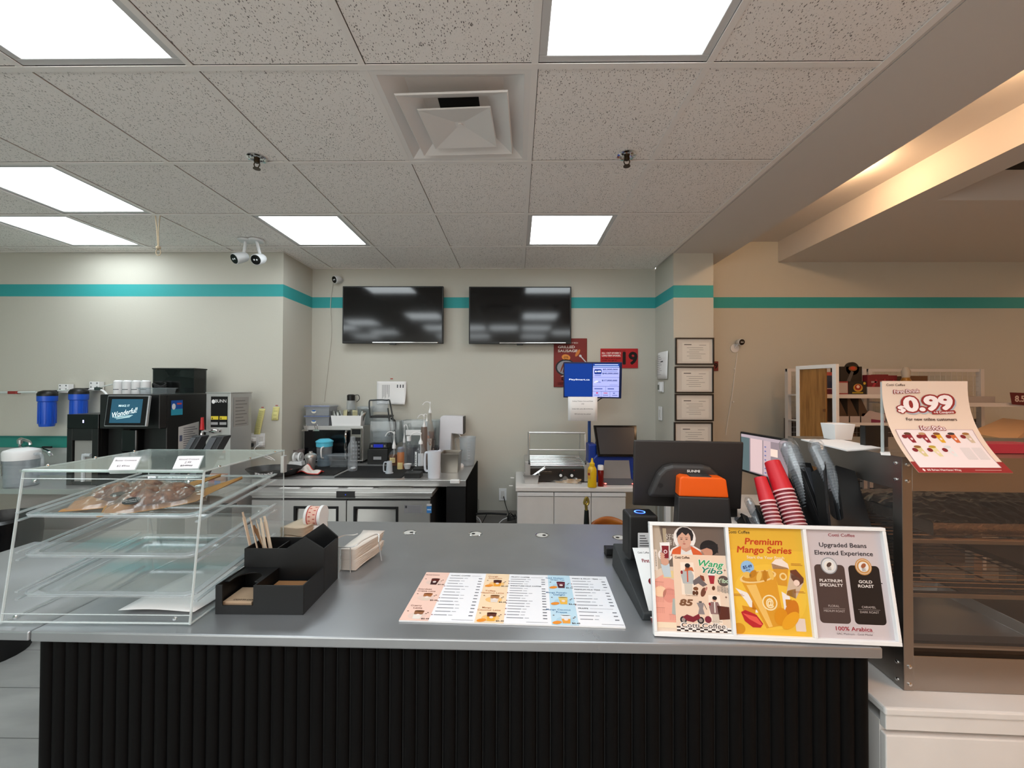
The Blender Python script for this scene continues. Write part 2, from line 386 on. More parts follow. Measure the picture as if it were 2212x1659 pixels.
br.inputs['Color1'].default_value = (1, 1, 1, 1); br.inputs['Color2'].default_value = (.93, .93, .93, 1); br.inputs['Mortar'].default_value = (.3, .3, .3, 1)
mm = nt.nodes.new('ShaderNodeMix'); mm.data_type = 'RGBA'; mm.blend_type = 'MULTIPLY'; mm.inputs[0].default_value = 1
src = nt.nodes['Principled BSDF'].inputs['Base Color'].links[0].from_socket
nt.links.new(src, mm.inputs[6]); nt.links.new(br.outputs[0], mm.inputs[7]); nt.links.new(mm.outputs[2], nt.nodes['Principled BSDF'].inputs['Base Color'])
wbox('floor', -5.3, 6.6, -4.2, 3.95, -.08, 0, m=FL)
# bulkhead, cove and soffit on the right
SOF2 = 2.752; CV = 2.945
wbox('trim_1', 1.29, 1.80, -4.2, 3.86, CZ, CZ+.0, m=PAINT) if False else None
struct(MB().box(1.312, 1.80, -4.2, 3.86, CZ, CV, PAINT).obj('trim_1'))
struct(MB().box(1.80, 2.46, -4.2, 3.86, CV, CV+.05, PAINT).obj('ceiling_cove'))
s2 = MB(); s2.box(2.46, 2.655, -4.2, 2.6, SOF2, CV, PAINT); s2.box(2.46, 5.6, 2.6, 3.86, SOF2, CV, PAINT); struct(s2.obj('trim_2'))
struct(MB().box(2.655, 6.6, -4.2, 2.6, CV, CV+.05, mt('recess_dark', '2a2420', rough=.9)).obj('ceiling_recess'))
struct(MB().box(5.6, 6.6, 2.6, 3.86, CV, CV+.05, PAINT).obj('ceiling_recess_end'))
struct(MB().box(1.29, 1.31, -4.2, 3.42, CZ+.002, 3.0, PAINT).obj('trim_3'))
# low ledge and skirting at the foot of the back wall
lz = at(1060, 1113, Y=3.72).z
struct(MB().box(-.36, .05, 3.70, 3.87, 0, lz, mt('ledge_grey', '7e7a75', rough=.7)).obj('trim_4'))
struct(MB().box(.05, 1.31, 3.855, 3.87, 0, .1, mt('skirting_grey', '77736f', rough=.6)).obj('baseboard_back'))
struct(MB().box(1.642, 6.6, 3.848, 3.86, 0, .1, mt('skirting_grey', '77736f')).obj('baseboard_right'))

# cove spot heads on a track
for y, nm in ((1.62, 'nearer'), (2.55, 'farther'), (.4, 'nearest')):
    t = thing('track_spotlight', 'white track spotlight in the warm ceiling cove, the %s one' % nm, 'spotlight', (2.05, y, CV), group='cove spotlights')
    MB().box(-.02, .02, -.12, .12, -.012, 0, WHITE).obj('track_adapter', t, bev=.002)
    MB().cyl((0, 0, -.012), (0, 0, -.03), .008, WHITE).obj('stem', t)
    MB().lathe([(0, -.028), (.03, -.03), (.036, -.05), (.036, -.062), (.028, -.062), (.026, -.05), (0, -.048)], WHITE).obj('lamp_head', t)
    l = bpy.data.lights.new('cove_lamp', 'POINT'); l.energy = COVE_W; l.color = (1, .62, .33); l.shadow_soft_size = .03
    lo = bpy.data.objects.new('cove_lamp', l); COL.objects.link(lo); lo.location = (2.09, y, CV-.085)
for y in (1.2, 3.1):
    l = bpy.data.lights.new('cove_lamp', 'POINT'); l.energy = COVE_W; l.color = (1, .66, .4); l.shadow_soft_size = .03
    lo = bpy.data.objects.new('cove_lamp', l); COL.objects.link(lo); lo.location = (5.95, y, CV-.085)
# ================================================================== back wall and its equipment
WT = .88                 # worktop height
def sp(u0, u1, v0, v1, Z=WT, Y=None):
    """site of a thing standing on height Z: base point, width, height"""
    p = at((u0+u1)/2, v1, Z=Z) if Y is None else at((u0+u1)/2, v1, Y=Y)
    w = (u1-u0)*p.y/F; h = at((u0+u1)/2, v0, Y=p.y).z - p.z
    return p, w, h

# ---- televisions
def tv(u0, u1, v0, v1, label):
    Y = 3.785
    a, b = at(u0, v0, Y=Y), at(u1, v1, Y=Y); w = b.x-a.x; h = a.z-b.z
    t = thing('television', label, 'television', ((a.x+b.x)/2, Y, b.z), group='wall televisions')
    MB().box(-w/2, w/2, 0, .035, 0, h, BLACK).obj('casing', t, bev=.004)
    MB().box(-w/2+.012, w/2-.012, -.0015, 0, .02, h-.012, mt('tv_screen', '040405', rough=.09, spec=.6)).obj('screen', t)
    MB().box(-w/2+.3*w, w/2-.05, -.004, .0, .003, .013, CHROME).obj('chrome_trim', t, bev=.002)
    MB().box(-.03, .03, 0, .02, -.012, 0, BLACK).obj('sensor', t, bev=.003)
    MB().box(-.2, .2, .035, .083, h*.3, h*.7, BLACKM).obj('wall_bracket', t)
    return t
tv(740, 957, 618, 742, 'black flat television on the back wall, the left of the two')
tv(1013, 1234, 619, 743, 'black flat television on the back wall, the right one next to the sausage poster')

# ---- security cameras
CAMW = mt('camera_white', 'd6d8da', rough=.35)
def seccam(name, label, p, look, ceiling=True, base=None, r=.035, ln=.10):
    t = thing('security_camera', label, 'camera', p, group='security cameras' if ceiling else None)
    d = Vector(look).normalized(); q = d.to_track_quat('Z', 'Y').to_matrix()
    M = q.to_4x4()
    MB().lathe([(0, -ln), (r*.7, -ln), (r*.9, -ln*.8), (r, -ln*.3), (r, 0), (r*.9, .004)], CAMW, M=M).obj('body', t)
    MB().lathe([(r*.9, 0), (r*.86, .006), (0, .007)], GLOSSB, M=M).obj('lens_face', t)
    e = MB()
    for sx in (-1, 1): e.lathe([(r*.16, .0072), (0, .0095)], mt('lamp_bead', 'e8ecef', rough=.2), c=(sx*r*.24, 0, 0), n=10, M=M @ Matrix.Translation((0, -r*.0, 0)))
    e.obj('indicator', t)
    b = Vector(base)
    MB().tube([-d*ln*.7, -d*ln*.7*.4+b*.6, b*.95], r*.28, CAMW, sub=4).obj('arm', t)
    return t, b
for u, v, lk, lb, bs in ((507, 559, (-.45, -1, -.55), 'white bullet camera with black face under the ceiling, the left of a pair', (.05, .05, .085)),
                     (553, 561, (.05, -1, -.45), 'white bullet camera with black face under the ceiling, the right of a pair', (-.03, .05, .09))):
    p = at(u, v, Y=3.05); t, b = seccam('c', lb, p, lk, base=(bs[0], bs[1], CZ-p.z-.002), r=.041)
    MB().lathe([(0, 0), (.055, 0), (.05, -.014), (0, -.016)], CAMW, c=(bs[0], bs[1], CZ-p.z-.0005)).obj('ceiling_plate', t)
p = at(723, 604, Y=3.80); t, b = seccam('c', 'small white camera on the back wall above the left television', p, (-.6, -1, -.35), False, base=(.02, .07, .01), r=.036, ln=.06)
MB().lathe([(0, 0), (.03, 0), (.03, .01), (0, .01)], CAMW, ax='Y', c=(.02, .058, .01)).obj('wall_plate', t)
o = MB().tube([at(719, 612, Y=3.862), at(714, 660, Y=3.862), at(716, 720, Y=3.862), at(709, 790, Y=3.862), at(700, 868, Y=3.862)], .003, mt('cable_wall_white', 'c4c0b6'), n=6, sub=6).obj('camera_cable')
tag(o, 'thin white cable running down the wall left of the left television', 'cable')
p = at(1602, 739, Y=3.79); t, b = seccam('c', 'small white camera on the beige wall right of the pillar', p, (.15, -1, -.15), False, base=(-.03, .06, -.05), r=.032, ln=.05)
MB().lathe([(0, 0), (.04, 0), (.04, .008), (0, .008)], CAMW, ax='Y', c=(-.03, .06, -.05)).obj('wall_plate', t)
o = MB().tube([at(1593, 762, Y=3.85), at(1588, 800, Y=3.85), at(1582, 850, Y=3.85), at(1572, 910, Y=3.85), at(1568, 940, Y=3.85)], .003, WHITE, n=6, sub=4)
o = o.obj('camera_cable'); tag(o, 'thin white cable clipped down the beige wall below its camera', 'cable')
for u, v in ((1587, 797), (1584, 868)):
    MB().box(-.006, .006, -.004, .004, -.006, .006, WHITE).obj('cable_clip', o, loc=at(u, v, Y=3.852))

# ---- sprinklers
BRASS = mt('tarnished_brass', '3f3222', rough=.35, metal=.8)
for u, v, lb in ((555, 341, 'chrome ceiling sprinkler on the left side, left of the air diffuser'), (1354, 335, 'chrome ceiling sprinkler on the right side, right of the air diffuser')):
    p = at(u, v, Z=CZ); t = thing('sprinkler', lb, 'sprinkler', p, group='ceiling sprinklers')
    MB().lathe([(.018, .003), (.044, .003), (.046, -.003), (.036, -.005), (.032, -.002), (.024, -.006), (.018, -.004)], CHROME, n=28).obj('escutcheon', t)
    MB().lathe([(.013, .0), (.014, -.02), (.009, -.026), (0, -.026)], BRASS).obj('body', t)
    a = MB()
    for s_ in (-1, 1): a.tube([(s_*.01, 0, -.022), (s_*.014, 0, -.035), (s_*.004, 0, -.052)], .0025, BRASS, sub=3)
    a.obj('frame_arm', t)
    MB().lathe([(0, -.051), (.017, -.053), (.017, -.056), (0, -.056)], BRASS, n=16).obj('deflector', t)

# ---- knotted string from the ceiling
ST = mt('twine', 'b9a88e', rough=.9); p = at(342, 466, Z=CZ); b = at(342, 535, Y=p.y)
k = b - Vector(p)
o = MB().tube([(-.02, 0, .006), (-.008, 0, -.1), (-.002, 0, k.z*.85), k*1.0], .003, ST, n=6, sub=4)
o.tube([(.012, 0, .006), (.002, 0, -.1), (.006, 0, k.z*.85), k], .003, ST, n=6, sub=4)
o.lathe([(0, -.014), (.012, -.008), (.015, 0), (.012, .008), (0, .014)], ST, c=k, n=10)
lp = [k+Vector((.016*math.sin(a), 0, -.03-.022*math.cos(a)*1.0)) for a in [PI+2*PI*i/12 for i in range(13)]]
o.tube(lp, .003, ST, n=6)
o = o.obj('hanging_string', loc=p); tag(o, 'beige knotted string with a small loop hanging from the ceiling at left', 'string')

# ---- paper notes and posters
def sheet(name, label, cat, u0, v0, u1, v1, Y, col=PAPER, curl=0, rz=0, grp=None):
    a, b = at(u0, v1, Y=Y), at(u1, v0, Y=Y); w, h = b.x-a.x, b.z-a.z
    t = thing(name, label, cat, (a.x, Y, a.z), group=grp)
    def fn(x, y, hh):
        return (x, -hh-(curl*max(0, x/w-.35)*max(0, 1-y/h)**2), y)
    MB().grid(lambda i, j: Vector(fn(i*w, j*h, 0)), 10, 10, col).obj('sheet', t, sol=.0006)
    return t, w, h, Print(lambda x, y, hh: fn(x, y, hh+.0005))
t, w, h, P = sheet('wall_notice', 'white printed sheet on the back wall with a curling lower corner', 'notice', 814, 824, 878, 873, 3.862, curl=.09)
for i in range(9): P.rect(w*(.18+.03*i), h*(.25+.04*(i % 3)), w*(.19+.03*i), h*.85, '6a6a70')
for i, s_ in enumerate((.68, .78, .87)): P.rect(w*s_, h*.72, w*(s_+.04), h*.86, '55555a')
P.obj('printing', t)
tag(MB().box(-.012, .012, -.001, .001, -.004, .004, mt('red_tape', 'a8362c')).obj('tape_strip', loc=at(846, 818, Y=3.865)), 'tiny strip of red tape above the curled wall sheet', 'tape')
# sausage poster
t, w, h, P = sheet('sausage_poster', 'dark red grilled sausage poster partly behind the right television', 'poster', 1196, 731, 1268, 836, 3.862, mt('poster_red', '7e2f2a', rough=.4))
P.rect(.004, .004, w-.004, h-.004, '7a2c28'); P.text('ROASTED', w*.5, h*.905, w*.46, h*.03, 'd8cfc8', 2, .01)
P.text('GRILLED', w*.38, h*.82, w*.50, h*.052, 'e6ddd6', 2, .025); P.text('SAUSAGE', w*.42, h*.74, w*.58, h*.052, 'e6ddd6', 2, .025)
P.ell(w*.37, h*.61, w*.13, h*.06, 'd78a3f', 2, -.2); P.text('Only', w*.37, h*.625, w*.12, h*.02, '5a2a1a', 3, .03); P.text('$3.49', w*.37, h*.597, w*.14, h*.02, '5a2a1a', 3, .03)
P.ell(w*.36, h*.40, w*.31, h*.17, '26262a', 2); P.ell(w*.37, h*.40, w*.27, h*.145, '8e8f96', 3)
for i in range(4): P.ell(w*(.26+.07*i), h*(.41-.01*i), w*.022, h*.115, '7a3320', 4, -.35)
P.ell(w*.72, h*.70, w*.045, h*.085, 'c8783c', 3, -.55); P.line(w*.78, h*.655, w*.97, h*.51, w*.03, 'c8ccd2', 2); P.ell(w*.80, h*.64, w*.04, h*.025, 'c8ccd2', 3, -.6)
P.poly([(w*.2, h*.21), (w*.34, h*.25), (w*.48, h*.21), (w*.34, h*.225)], 'e6ddd6'); P.rect(w*.24, h*.14, w*.42, h*.155, 'e6ddd6'); P.rect(w*.24, h*.18, w*.42, h*.192, 'e6ddd6'); P.rect(w*.24, h*.14, w*.265, h*.19, 'e6ddd6'); P.rect(w*.395, h*.14, w*.42, h*.19, 'e6ddd6')
for i in range(3): P.rect(w*.12, h*(.09-.022*i), w*.42, h*(.098-.022*i), 'c9a9a0')
P.obj('printing', t)
# age notice
t, w, h, P = sheet('age_sign', 'bright red sign with a large black 19 on the back wall', 'sign', 1297, 753, 1378, 795, 3.862, mt('sign_red', 'b3262b', rough=.4))
P.rect(0, 0, w, h, 'b3262b'); P.text('19', w*.79, h*.47, w*.36, h*.62, '161213', 2, .04)
P.text('Smoking doctors agree and', w*.35, h*.88, w*.62, h*.06, '3a1414', 2, .02)
P.text('KILL 1 OUT OF EVERY 2', w*.29, h*.76, w*.5, h*.085, 'f0e6e4', 2, .03); P.text('LONG-TERM SMOKERS.', w*.29, h*.63, w*.5, h*.085, 'f0e6e4', 2, .03)
P.text("It's illegal to sell to anyone", w*.29, h*.50, w*.5, h*.07, '3a1414', 2, .02); P.text('under the age of', w*.24, h*.39, w*.38, h*.07, '3a1414', 2, .02)
P.text('19 YEARS OF AGE', w*.27, h*.26, w*.42, h*.085, 'f0e6e4', 2, .03)
P.obj('printing', t)
# yellow sticky notes
YEL = mt('yellow_note', 'd6cf8a', rough=.8)
for (a, b, c, d), lb, n in (((547, 883, 572, 944), 'long strip of yellow sticky notes on the wall above the power outlet', 4), ((586, 879, 603, 908), 'single yellow sticky note taped beside the wall corner', 1)):
    pa, pb = at(a, d, Y=3.375), at(c, b, Y=3.375); w, h = pb.x-pa.x, pb.z-pa.z; lean = w*.45 if n > 1 else .01
    t = thing('sticky_note', lb, 'note', (pa.x, 3.379, pa.z))
    fn = lambda x, y, hh: (x+lean*(y/h), -hh-.004*math.sin(y/h*5), y)
    ww = w-lean
    MB().grid(lambda i, j: Vector(fn(i*ww, j*h, 0)), 2, 12, YEL).obj('paper', t, sol=.0005)
    P = Print(lambda x, y, hh: fn(x, y, hh+.0008))
    for k in range(n*3): yy = h*(.1+.85*k/(n*3)); P.rect(ww*.2, yy, ww*.75, yy+.003, '8f8a5e')
    P.obj('handwriting', t)
    MB().box(-.01, .01, -.001, .001, -.003, .003, mt('red_tape', 'a8362c')).obj('tape', t, loc=(ww*.6+lean, -.002, h+.012))
# power outlets and switches
def outlet(name, label, u, v, Y, w=.072, h=.115, rz=0, X=None, cat='outlet'):
    p = at(u, v, Y=Y) if X is None else at(u, v, X=X)
    t = thing(name, label, cat, p, rz)
    MB().box(-w/2, w/2, -.006, 0, -h/2, h/2, WHITE).obj('plate', t, bev=.002)
    return t
t = outlet('power_outlet', 'white wall outlet left of the white cabinet with a black plug wire', 1086, 1068, 3.868)
MB().box(-.017, .017, -.009, -.006, -.034, .034, mt('insert_white', 'd2d0cc')).obj('socket', t, bev=.001)
t = outlet('power_outlet', 'white double wall outlet with white plugs beside the hot water machine', 558, 951, 3.383, w=.115)
s_ = MB()
for x in (-.03, .03): s_.box(x-.017, x+.017, -.009, -.006, -.034, .034, mt('insert_white', 'd2d0cc'))
s_.obj('socket', t, bev=.001)
def plug(name, label, p, pts, col, r=.0035):
    t = thing(name, label, 'plug', p)
    MB().box(-.018, .018, -.035, -.0, -.015, .015, col).obj('plug_body', t, bev=.004)
    MB().tube(pts, r, col, sub=5).obj('cord', t)
p = at(549, 949, Y=3.37); plug('power_plug', 'white plug in the left socket of the double outlet', p, [(0, -.035, 0), (-.02, -.07, -.03), (.0, -.06, -.09), (.1, -.05, -.13), (.18, -.05, -.16)], WHITE)
p = at(568, 958, Y=3.37); plug('power_plug', 'white round plug in the right socket of the double outlet', p, [(0, -.035, 0), (-.03, -.06, -.03), (-.02, -.06, -.07), (.08, -.05, -.10), (.13, -.05, -.13)], WHITE)
p = at(544, 961, Y=3.36); plug('power_plug', 'black plug with its cord beside the hot water machine', p, [(0, -.03, 0), (-.04, -.06, -.03), (-.05, -.06, -.1)], BLACK)
t = outlet('light_switch', 'white light switch plate on the side of the pillar', 1427, 893, 0, X=1.305, rz=-PI/2, w=.09, h=.125, cat='switch')
MB().box(-.017, .017, -.010, -.006, -.034, .034, mt('insert_white', 'd2d0cc')).obj('rocker', t, bev=.001)
t = outlet('thermostat', 'white thermostat with a grey display on the side of the pillar', 1429, 836, 0, X=1.305, rz=-PI/2, w=.115, h=.095, cat='thermostat')
MB().box(-.03, .03, -.022, -.006, -.04, .04, WHITE).obj('case', t, bev=.003)
MB().box(-.035, .0, -.0245, -.0225, -.025, .02, mt('lcd', '5f655a', rough=.3)).obj('display', t)
# sheets on the pillar side
pa = at(1431, 790, X=1.305)
t = thing('wall_note', 'white receipt-like sheets pinned to the side of the pillar', 'note', pa, -PI/2)
MB().grid(lambda i, j: Vector((-.13+.26*i+.02*j, -.004-.012*math.sin(i*3), -.12+.24*j)), 6, 4, PAPER).obj('sheet', t, sol=.0006)
P = Print(lambda x, y, hh: (x, -.017-hh, y))
for i in range(11): P.rect(-.09, .09-.017*i, -.02+.05*((i*7) % 3)/2, .093-.017*i, '7a7a80')
P.rect(.0, .03, .06, .04, '3c3c40'); P.rect(-.118, -.1, -.112, .06, '44444a'); P.obj('printing', t)
# framed certificates
def certificate(u0, v0, u1, v1, label, glare=False):
    Y = 3.418; a, b = at(u0, v1, Y=Y), at(u1, v0, Y=Y); w, h = b.x-a.x, b.z-a.z
    t = thing('framed_certificate', label, 'picture frame', (a.x, Y, a.z), group='framed certificates on the pillar')
    e = .011; f = MB()
    for q in ((0, w, 0, e), (0, w, h-e, h), (0, e, e, h-e), (w-e, w, e, h-e)): f.box(q[0], q[1], -.018, 0, q[2], q[3], BLACK)
    f.obj('frame', t, bev=.001)
    P = Print(lambda x, y, hh: (x, -.008-hh*.5, y)); P.rect(e, e, w-e, h-e, 'e2d8d6'); P.rect(w*.18, h*.12, w*.88, h*.82, 'efe6e4', 1)
    P.rect(w*.23, h*.73, w*.42, h*.76, '5c5558', 2)
    for i in range(6): x0 = w*(.3+.06*(i % 2)); P.rect(x0, h*(.62-.075*i), x0+w*(.42-.05*(i % 3)), h*(.632-.075*i), '8c8486', 2)
    P.rect(w*.62, h*.72, w*.8, h*.735, '8c8486', 2); P.obj('certificate', t)
    MB().add([(e, -.0125, e), (w-e, -.0125, e), (w-e, -.0125, h-e), (e, -.0125, h-e)], [(0, 1, 2, 3)], GLASS).obj('glass', t, fix=False)
for q, lb in (((1458, 730, 1541, 788), 'topmost of the four black framed certificates on the pillar'), ((1457, 792, 1540, 849), 'second from the top of the black framed certificates on the pillar'),
              ((1457, 851, 1540, 909), 'third from the top of the black framed certificates on the pillar'), ((1455, 912, 1538, 971), 'lowest black framed certificate, half hidden by the monitor')):
    certificate(*q, lb)
p = at(1546, 791, Y=3.855); t = thing('small_sign', 'small dark red sign peeking out behind the framed certificates', 'sign', p)
MB().box(-.07, .022, -.006, 0, -.045, .045, mt('sign_dark_red', '6e1f1f')).obj('board', t, bev=.001); P = Print(lambda x, y, hh: (x, -.007-hh, y)); P.text('9', 0.0, 0, .03, .05, '1a0f10', 1, .03); P.obj('printing', t)

# ---- middle worktop and undercounter fridge
SLAT = mt('black_slat', '060505', rough=.65, spec=.12)
t = thing('worktop_counter', 'stainless worktop against the back wall with a black slatted end panel', 'counter', (0, 0, 0))
w_ = MB(); w_.box(-1.95, -.37, 3.0, 3.868, WT-.006, WT, STEEL); w_.box(-1.95, -.37, 2.995, 3.004, WT-.045, WT, STEEL); w_.box(-1.95, -.51, 3.004, 3.86, WT-.05, WT-.006, STEELR)
w_.obj('steel_top', t, bev=.002)
e_ = MB(); e_.box(-.515, -.375, 3.01, 3.03, 0, WT-.007, BLACKM); e_.box(-.395, -.375, 3.03, 3.865, 0, WT-.007, BLACKM); e_.obj('end_panel', t)
e_ = MB()
for i in range(24): y = 3.03+i*.0345; e_.lathe([(.0165, 0), (.0165, WT-.008)], SLAT, c=(-.376, y+.017, 0), n=10, sx=.8)
e_.obj('slats', t)
MB().box(-1.94, -1.92, 3.05, 3.86, 0, WT-.007, STEELR).obj('side_leg', t)
# fridge
fx0, fx1, fy = -1.86, -.6, 2.86
t = thing('undercounter_fridge', 'stainless two-door undercounter fridge below the middle worktop', 'fridge', (0, 0, 0))
FT = at(770, 1063, Y=fy).z
b_ = MB(); b_.box(fx0, fx1, fy+.02, 3.75, .1, FT-.03, mt('fridge_dark', '1d1d1f', rough=.6)); b_.obj('body', t)
MB().box(fx0-.01, fx1+.012, fy-.005, 3.78, FT-.03, FT, STEEL).obj('top_panel', t, bev=.003)
zb = at(770, 1077, Y=fy).z
MB().box(fx0, fx1, fy, fy+.03, zb, FT-.031, STEELR).obj('control_band', t, bev=.002)
pa, pb = at(727, 1075, Y=fy-.002), at(767, 1061, Y=fy-.002)
MB().box(pa.x, pb.x, fy-.007, fy, pa.z, pb.z, GLOSSB).obj('temperature_display', t)
P = Print(lambda x, y, hh: (pa.x+x, fy-.0075-hh, pa.z+y)); P.ell((pb.x-pa.x)/2, .022, .004, .004, '3a5cff', 1); P.obj('indicator_light', t)
xm = at(749, 1100, Y=fy).x; zd = zb-.014
for x0, x1, h0, h1 in ((fx0+.004, xm-.004, 635, 732), (xm+.004, fx1-.004, 764, 861)):
    hx0, hx1 = at(h0, 1100, Y=fy).x, at(h1, 1100, Y=fy).x; hz1 = at(700, 1093, Y=fy).z; hz0 = hz1-.17
    d_ = MB(); 
    d_.box(x0, hx0, fy-.005, fy+.018, .12, zd, STEELR); d_.box(hx1, x1, fy-.005, fy+.018, .12, zd, STEELR)
    d_.box(hx0, hx1, fy-.005, fy+.018, hz1, zd, STEELR); d_.box(hx0, hx1, fy-.005, fy+.018, .12, hz0, STEELR)
    d = d_.obj('door', t)
    r_ = MB(); e = .018
    for q in ((hx0, hx0+e, hz0, hz1), (hx1-e, hx1, hz0, hz1), (hx0+e, hx1-e, hz1-e, hz1)): r_.box(q[0], q[1], fy-.009, fy+.014, q[2], q[3], BLACKM)
    r_.obj('handle_surround', d, bev=.003)
    MB().add([(hx0+e, fy+.016, hz1-e), (hx1-e, fy+.016, hz1-e), (hx1-e, fy+.004, hz0), (hx0+e, fy+.004, hz0)], [(0, 3, 2, 1)], STEEL).obj('handle_recess', d, sol=.002)
pa, pb = at(873, 1108, Y=fy-.006), at(912, 1091, Y=fy-.006)
P = Print(lambda x, y, hh: (pa.x+x, fy-.0055-hh, pa.z+y)); w, h = pb.x-pa.x, pb.z-pa.z; P.rect(0, 0, w, h, '8a8a8e'); P.rect(w*.05, h*.6, w*.16, h*.9, '3c3c40', 1)
for i in range(5): P.rect(w*.2, h*(.1+.17*i), w*.9, h*(.13+.17*i), '6a6a70', 1)
P.rect(w*1.25, h*.0, w*1.52, h*.85, '3f7fc0', 0); P.rect(w*1.28, h*.35, w*1.49, h*.5, 'b8cfe6', 1); P.rect(w*1.25, h*.9, w*1.52, h*1.15, 'c8c8cc', 0); P.obj('rating_label', t)
for i, (a, b) in enumerate(((603, 644), (672, 727), (750, 803), )):
    q = [at(a, 1055, Z=FT), at(b, 1056, Z=FT)]
    o = MB().box(q[0].x, q[1].x, q[0].y, q[0].y+.03, FT, FT+.001, PAPER).obj('shelf_label')
    tag(o, ('white label strip on the fridge top, leftmost', 'white label strip on the fridge top, the middle one', 'white label strip on the fridge top, rightmost')[i], 'label', 'label strips on the fridge')
q = at(850, 1055, Z=FT); o = MB().box(q.x-.11, q.x+.13, q.y-.02, q.y+.06, FT, FT+.001, mt('faded_sheet', '8e8c88', rough=.6)).obj('taped_sheet'); tag(o, 'faded grey printed sheet taped on the right part of the fridge top', 'sheet')

# ---- things on the middle worktop
RUB = mt('rubber_mat', '0f0f10', rough=.75, bump=.3, nscale=300)
for (a, b, c, d), lb in (((604, 1027, 722, 1007), 'black rubber bar mat on the worktop, left one under the red-edged cloth'), ((722, 1032, 868, 1008), 'black rubber bar mat on the worktop, right one under the measuring cup')):
    p, q = at(a, b, Z=WT), at(c, d, Z=WT); q2 = at(c, b, Z=WT)
    tag(MB().box(p.x, q2.x, p.y, q.y, WT, WT+.006, RUB).obj('bar_mat', bev=.002), lb, 'mat', 'bar mats')
MT = WT+.0065
# microwave
my = 3.64; p = at(655, 920, Y=my); q = at(783, 1000, Y=my); w = q.x-p.x; mz = p.z
t = thing('microwave', 'stainless microwave oven with a dark door carrying storage boxes on top', 'microwave', (p.x, my, WT)); h = mz-WT
m_ = MB(); m_.box(0, w, .01, .22, .02, h, STEELR); m_.obj('casing', t, bev=.003)
m_ = MB()
for x in (.03, w-.06):
    for y in (.03, .17): m_.box(x, x+.03, y, y+.03, 0, .02, BLACK)
m_.obj('feet', t)
MB().box(.012, w*.79, -.006, .01, .03, h-.035, mt('oven_glass', '0b0d10', rough=.12)).obj('door', t, bev=.003)
MB().box(w*.8, w-.006, -.004, .01, .03, h-.02, mt('mw_panel', '77766f', rough=.35, metal=.8)).obj('control_panel', t, bev=.002)
P = Print(lambda x, y, hh: (x, -.0045-hh, y)); P.rect(w*.82, h*.78, w*.97, h*.92, '0c0d0e', 1)
P.rect(w*.82, h*.1, w*.97, h*.7, '232323', 1)
for i in range(5):
    for j in range(3): P.rect(w*(.835+.045*j), h*(.15+.1*i), w*(.865+.045*j), h*(.2+.1*i), '6b6b6b', 2)
P.obj('buttons', t)
MB().tube([(w*.74, -.006, h*.12), (w*.74, -.03, h*.2), (w*.74, -.034, h*.5), (w*.74, -.03, h*.8), (w*.74, -.006, h*.88)], .011, CHROME, sub=4).obj('handle', t)
MWT = mz
for u, lb in ((660, 'metal bulldog clip on the top left edge of the microwave'), (684, 'metal bulldog clip on the microwave edge, right of another')):
    p = at(u, 921, Y=my); t = thing('bulldog_clip', lb, 'clip', (p.x, my, MWT), group='bulldog clips')
    MB().prism([(-.03, -.045), (.03, -.045), (.02, -.03), (-.02, -.03)], .012, CHROME, M=Matrix.Translation((0, -.012, 0))).obj('jaw', t)
    MB().tube([(-.008, -.006, -.03), (-.014, -.01, .0), (-.008, -.006, .012), (.008, -.006, .012), (.014, -.01, 0), (.008, -.006, -.03)], .0025, CHROME).obj('grip', t)
def tub(name, label, cat, u0, u1, v0, v1, Z, dp, m, tap=.92, t_=.003, lid=None, Y=None, grp=None, rim=True):
    p, w, h = sp(u0, u1, v0, v1, Z, Y); z = Z if Z else p.z
    t = thing(name, label, cat, (p.x, p.y+dp/2, z), group=grp)
    MB().open_box(-w/2, w/2, -dp/2, dp/2, 0, h, t_, m, tap, tap).obj('body', t, bev=.004)
    if rim:
        r = MB(); e = .006
        for q in ((-w/2-e, w/2+e, -dp/2-e, -dp/2), (-w/2-e, w/2+e, dp/2, dp/2+e), (-w/2-e, -w/2, -dp/2, dp/2), (w/2, w/2+e, -dp/2, dp/2)): r.box(q[0], q[1], q[2], q[3], h-.006, h, m)
        r.obj('rim', t)
    if lid: MB().box(-w/2-.006, w/2+.006, -dp/2-.006, dp/2+.006, h, h+.012, lid).obj('lid', t, bev=.004)
    return t, w, h
BOXC = clear('storage_plastic', 'e6e8ea', gloss=.8, haze=.32, hcol='c8cbd0')
BL = mt('lid_blue_edge', '6f7fb4', rough=.4)
bx, w, h = tub('storage_box', 'clear lidded plastic storage box, lower of two stacked on the microwave', 'storage box', 659, 711, 899, 918, MWT, .17, BOXC, .96, lid=CLRD, grp='stacked storage boxes', Y=None if False else my+.02)
MB().box(-w/2-.007, w/2+.007, -.085-.009, -.085-.006, h+.004, h+.009, BL).obj('blue_edge', bx)
P = Print(lambda x, y, hh: (x, -.087-hh, y)); P.ell(-.03, h*.45, .022, .016, 'd8d8c8', 1); P.ell(-.03, h*.55, .018, .007, '2f62a8', 2); P.obj('sticker', bx)
b2 = dup(bx, (bx.location.x, bx.location.y, MWT+h+.0125), 'clear lidded plastic storage box, upper of two stacked on the microwave')
t, w, h = tub('basket', 'white plastic basket full of silver pouches on the microwave', 'basket', 714, 781, 896, 918, MWT, .10, WHITE, .93, Y=my+.02, rim=False)
FOIL = mt('silver_pouch', '8f918c', rough=.25, metal=.7, bump=.6, nscale=25); bz = MWT
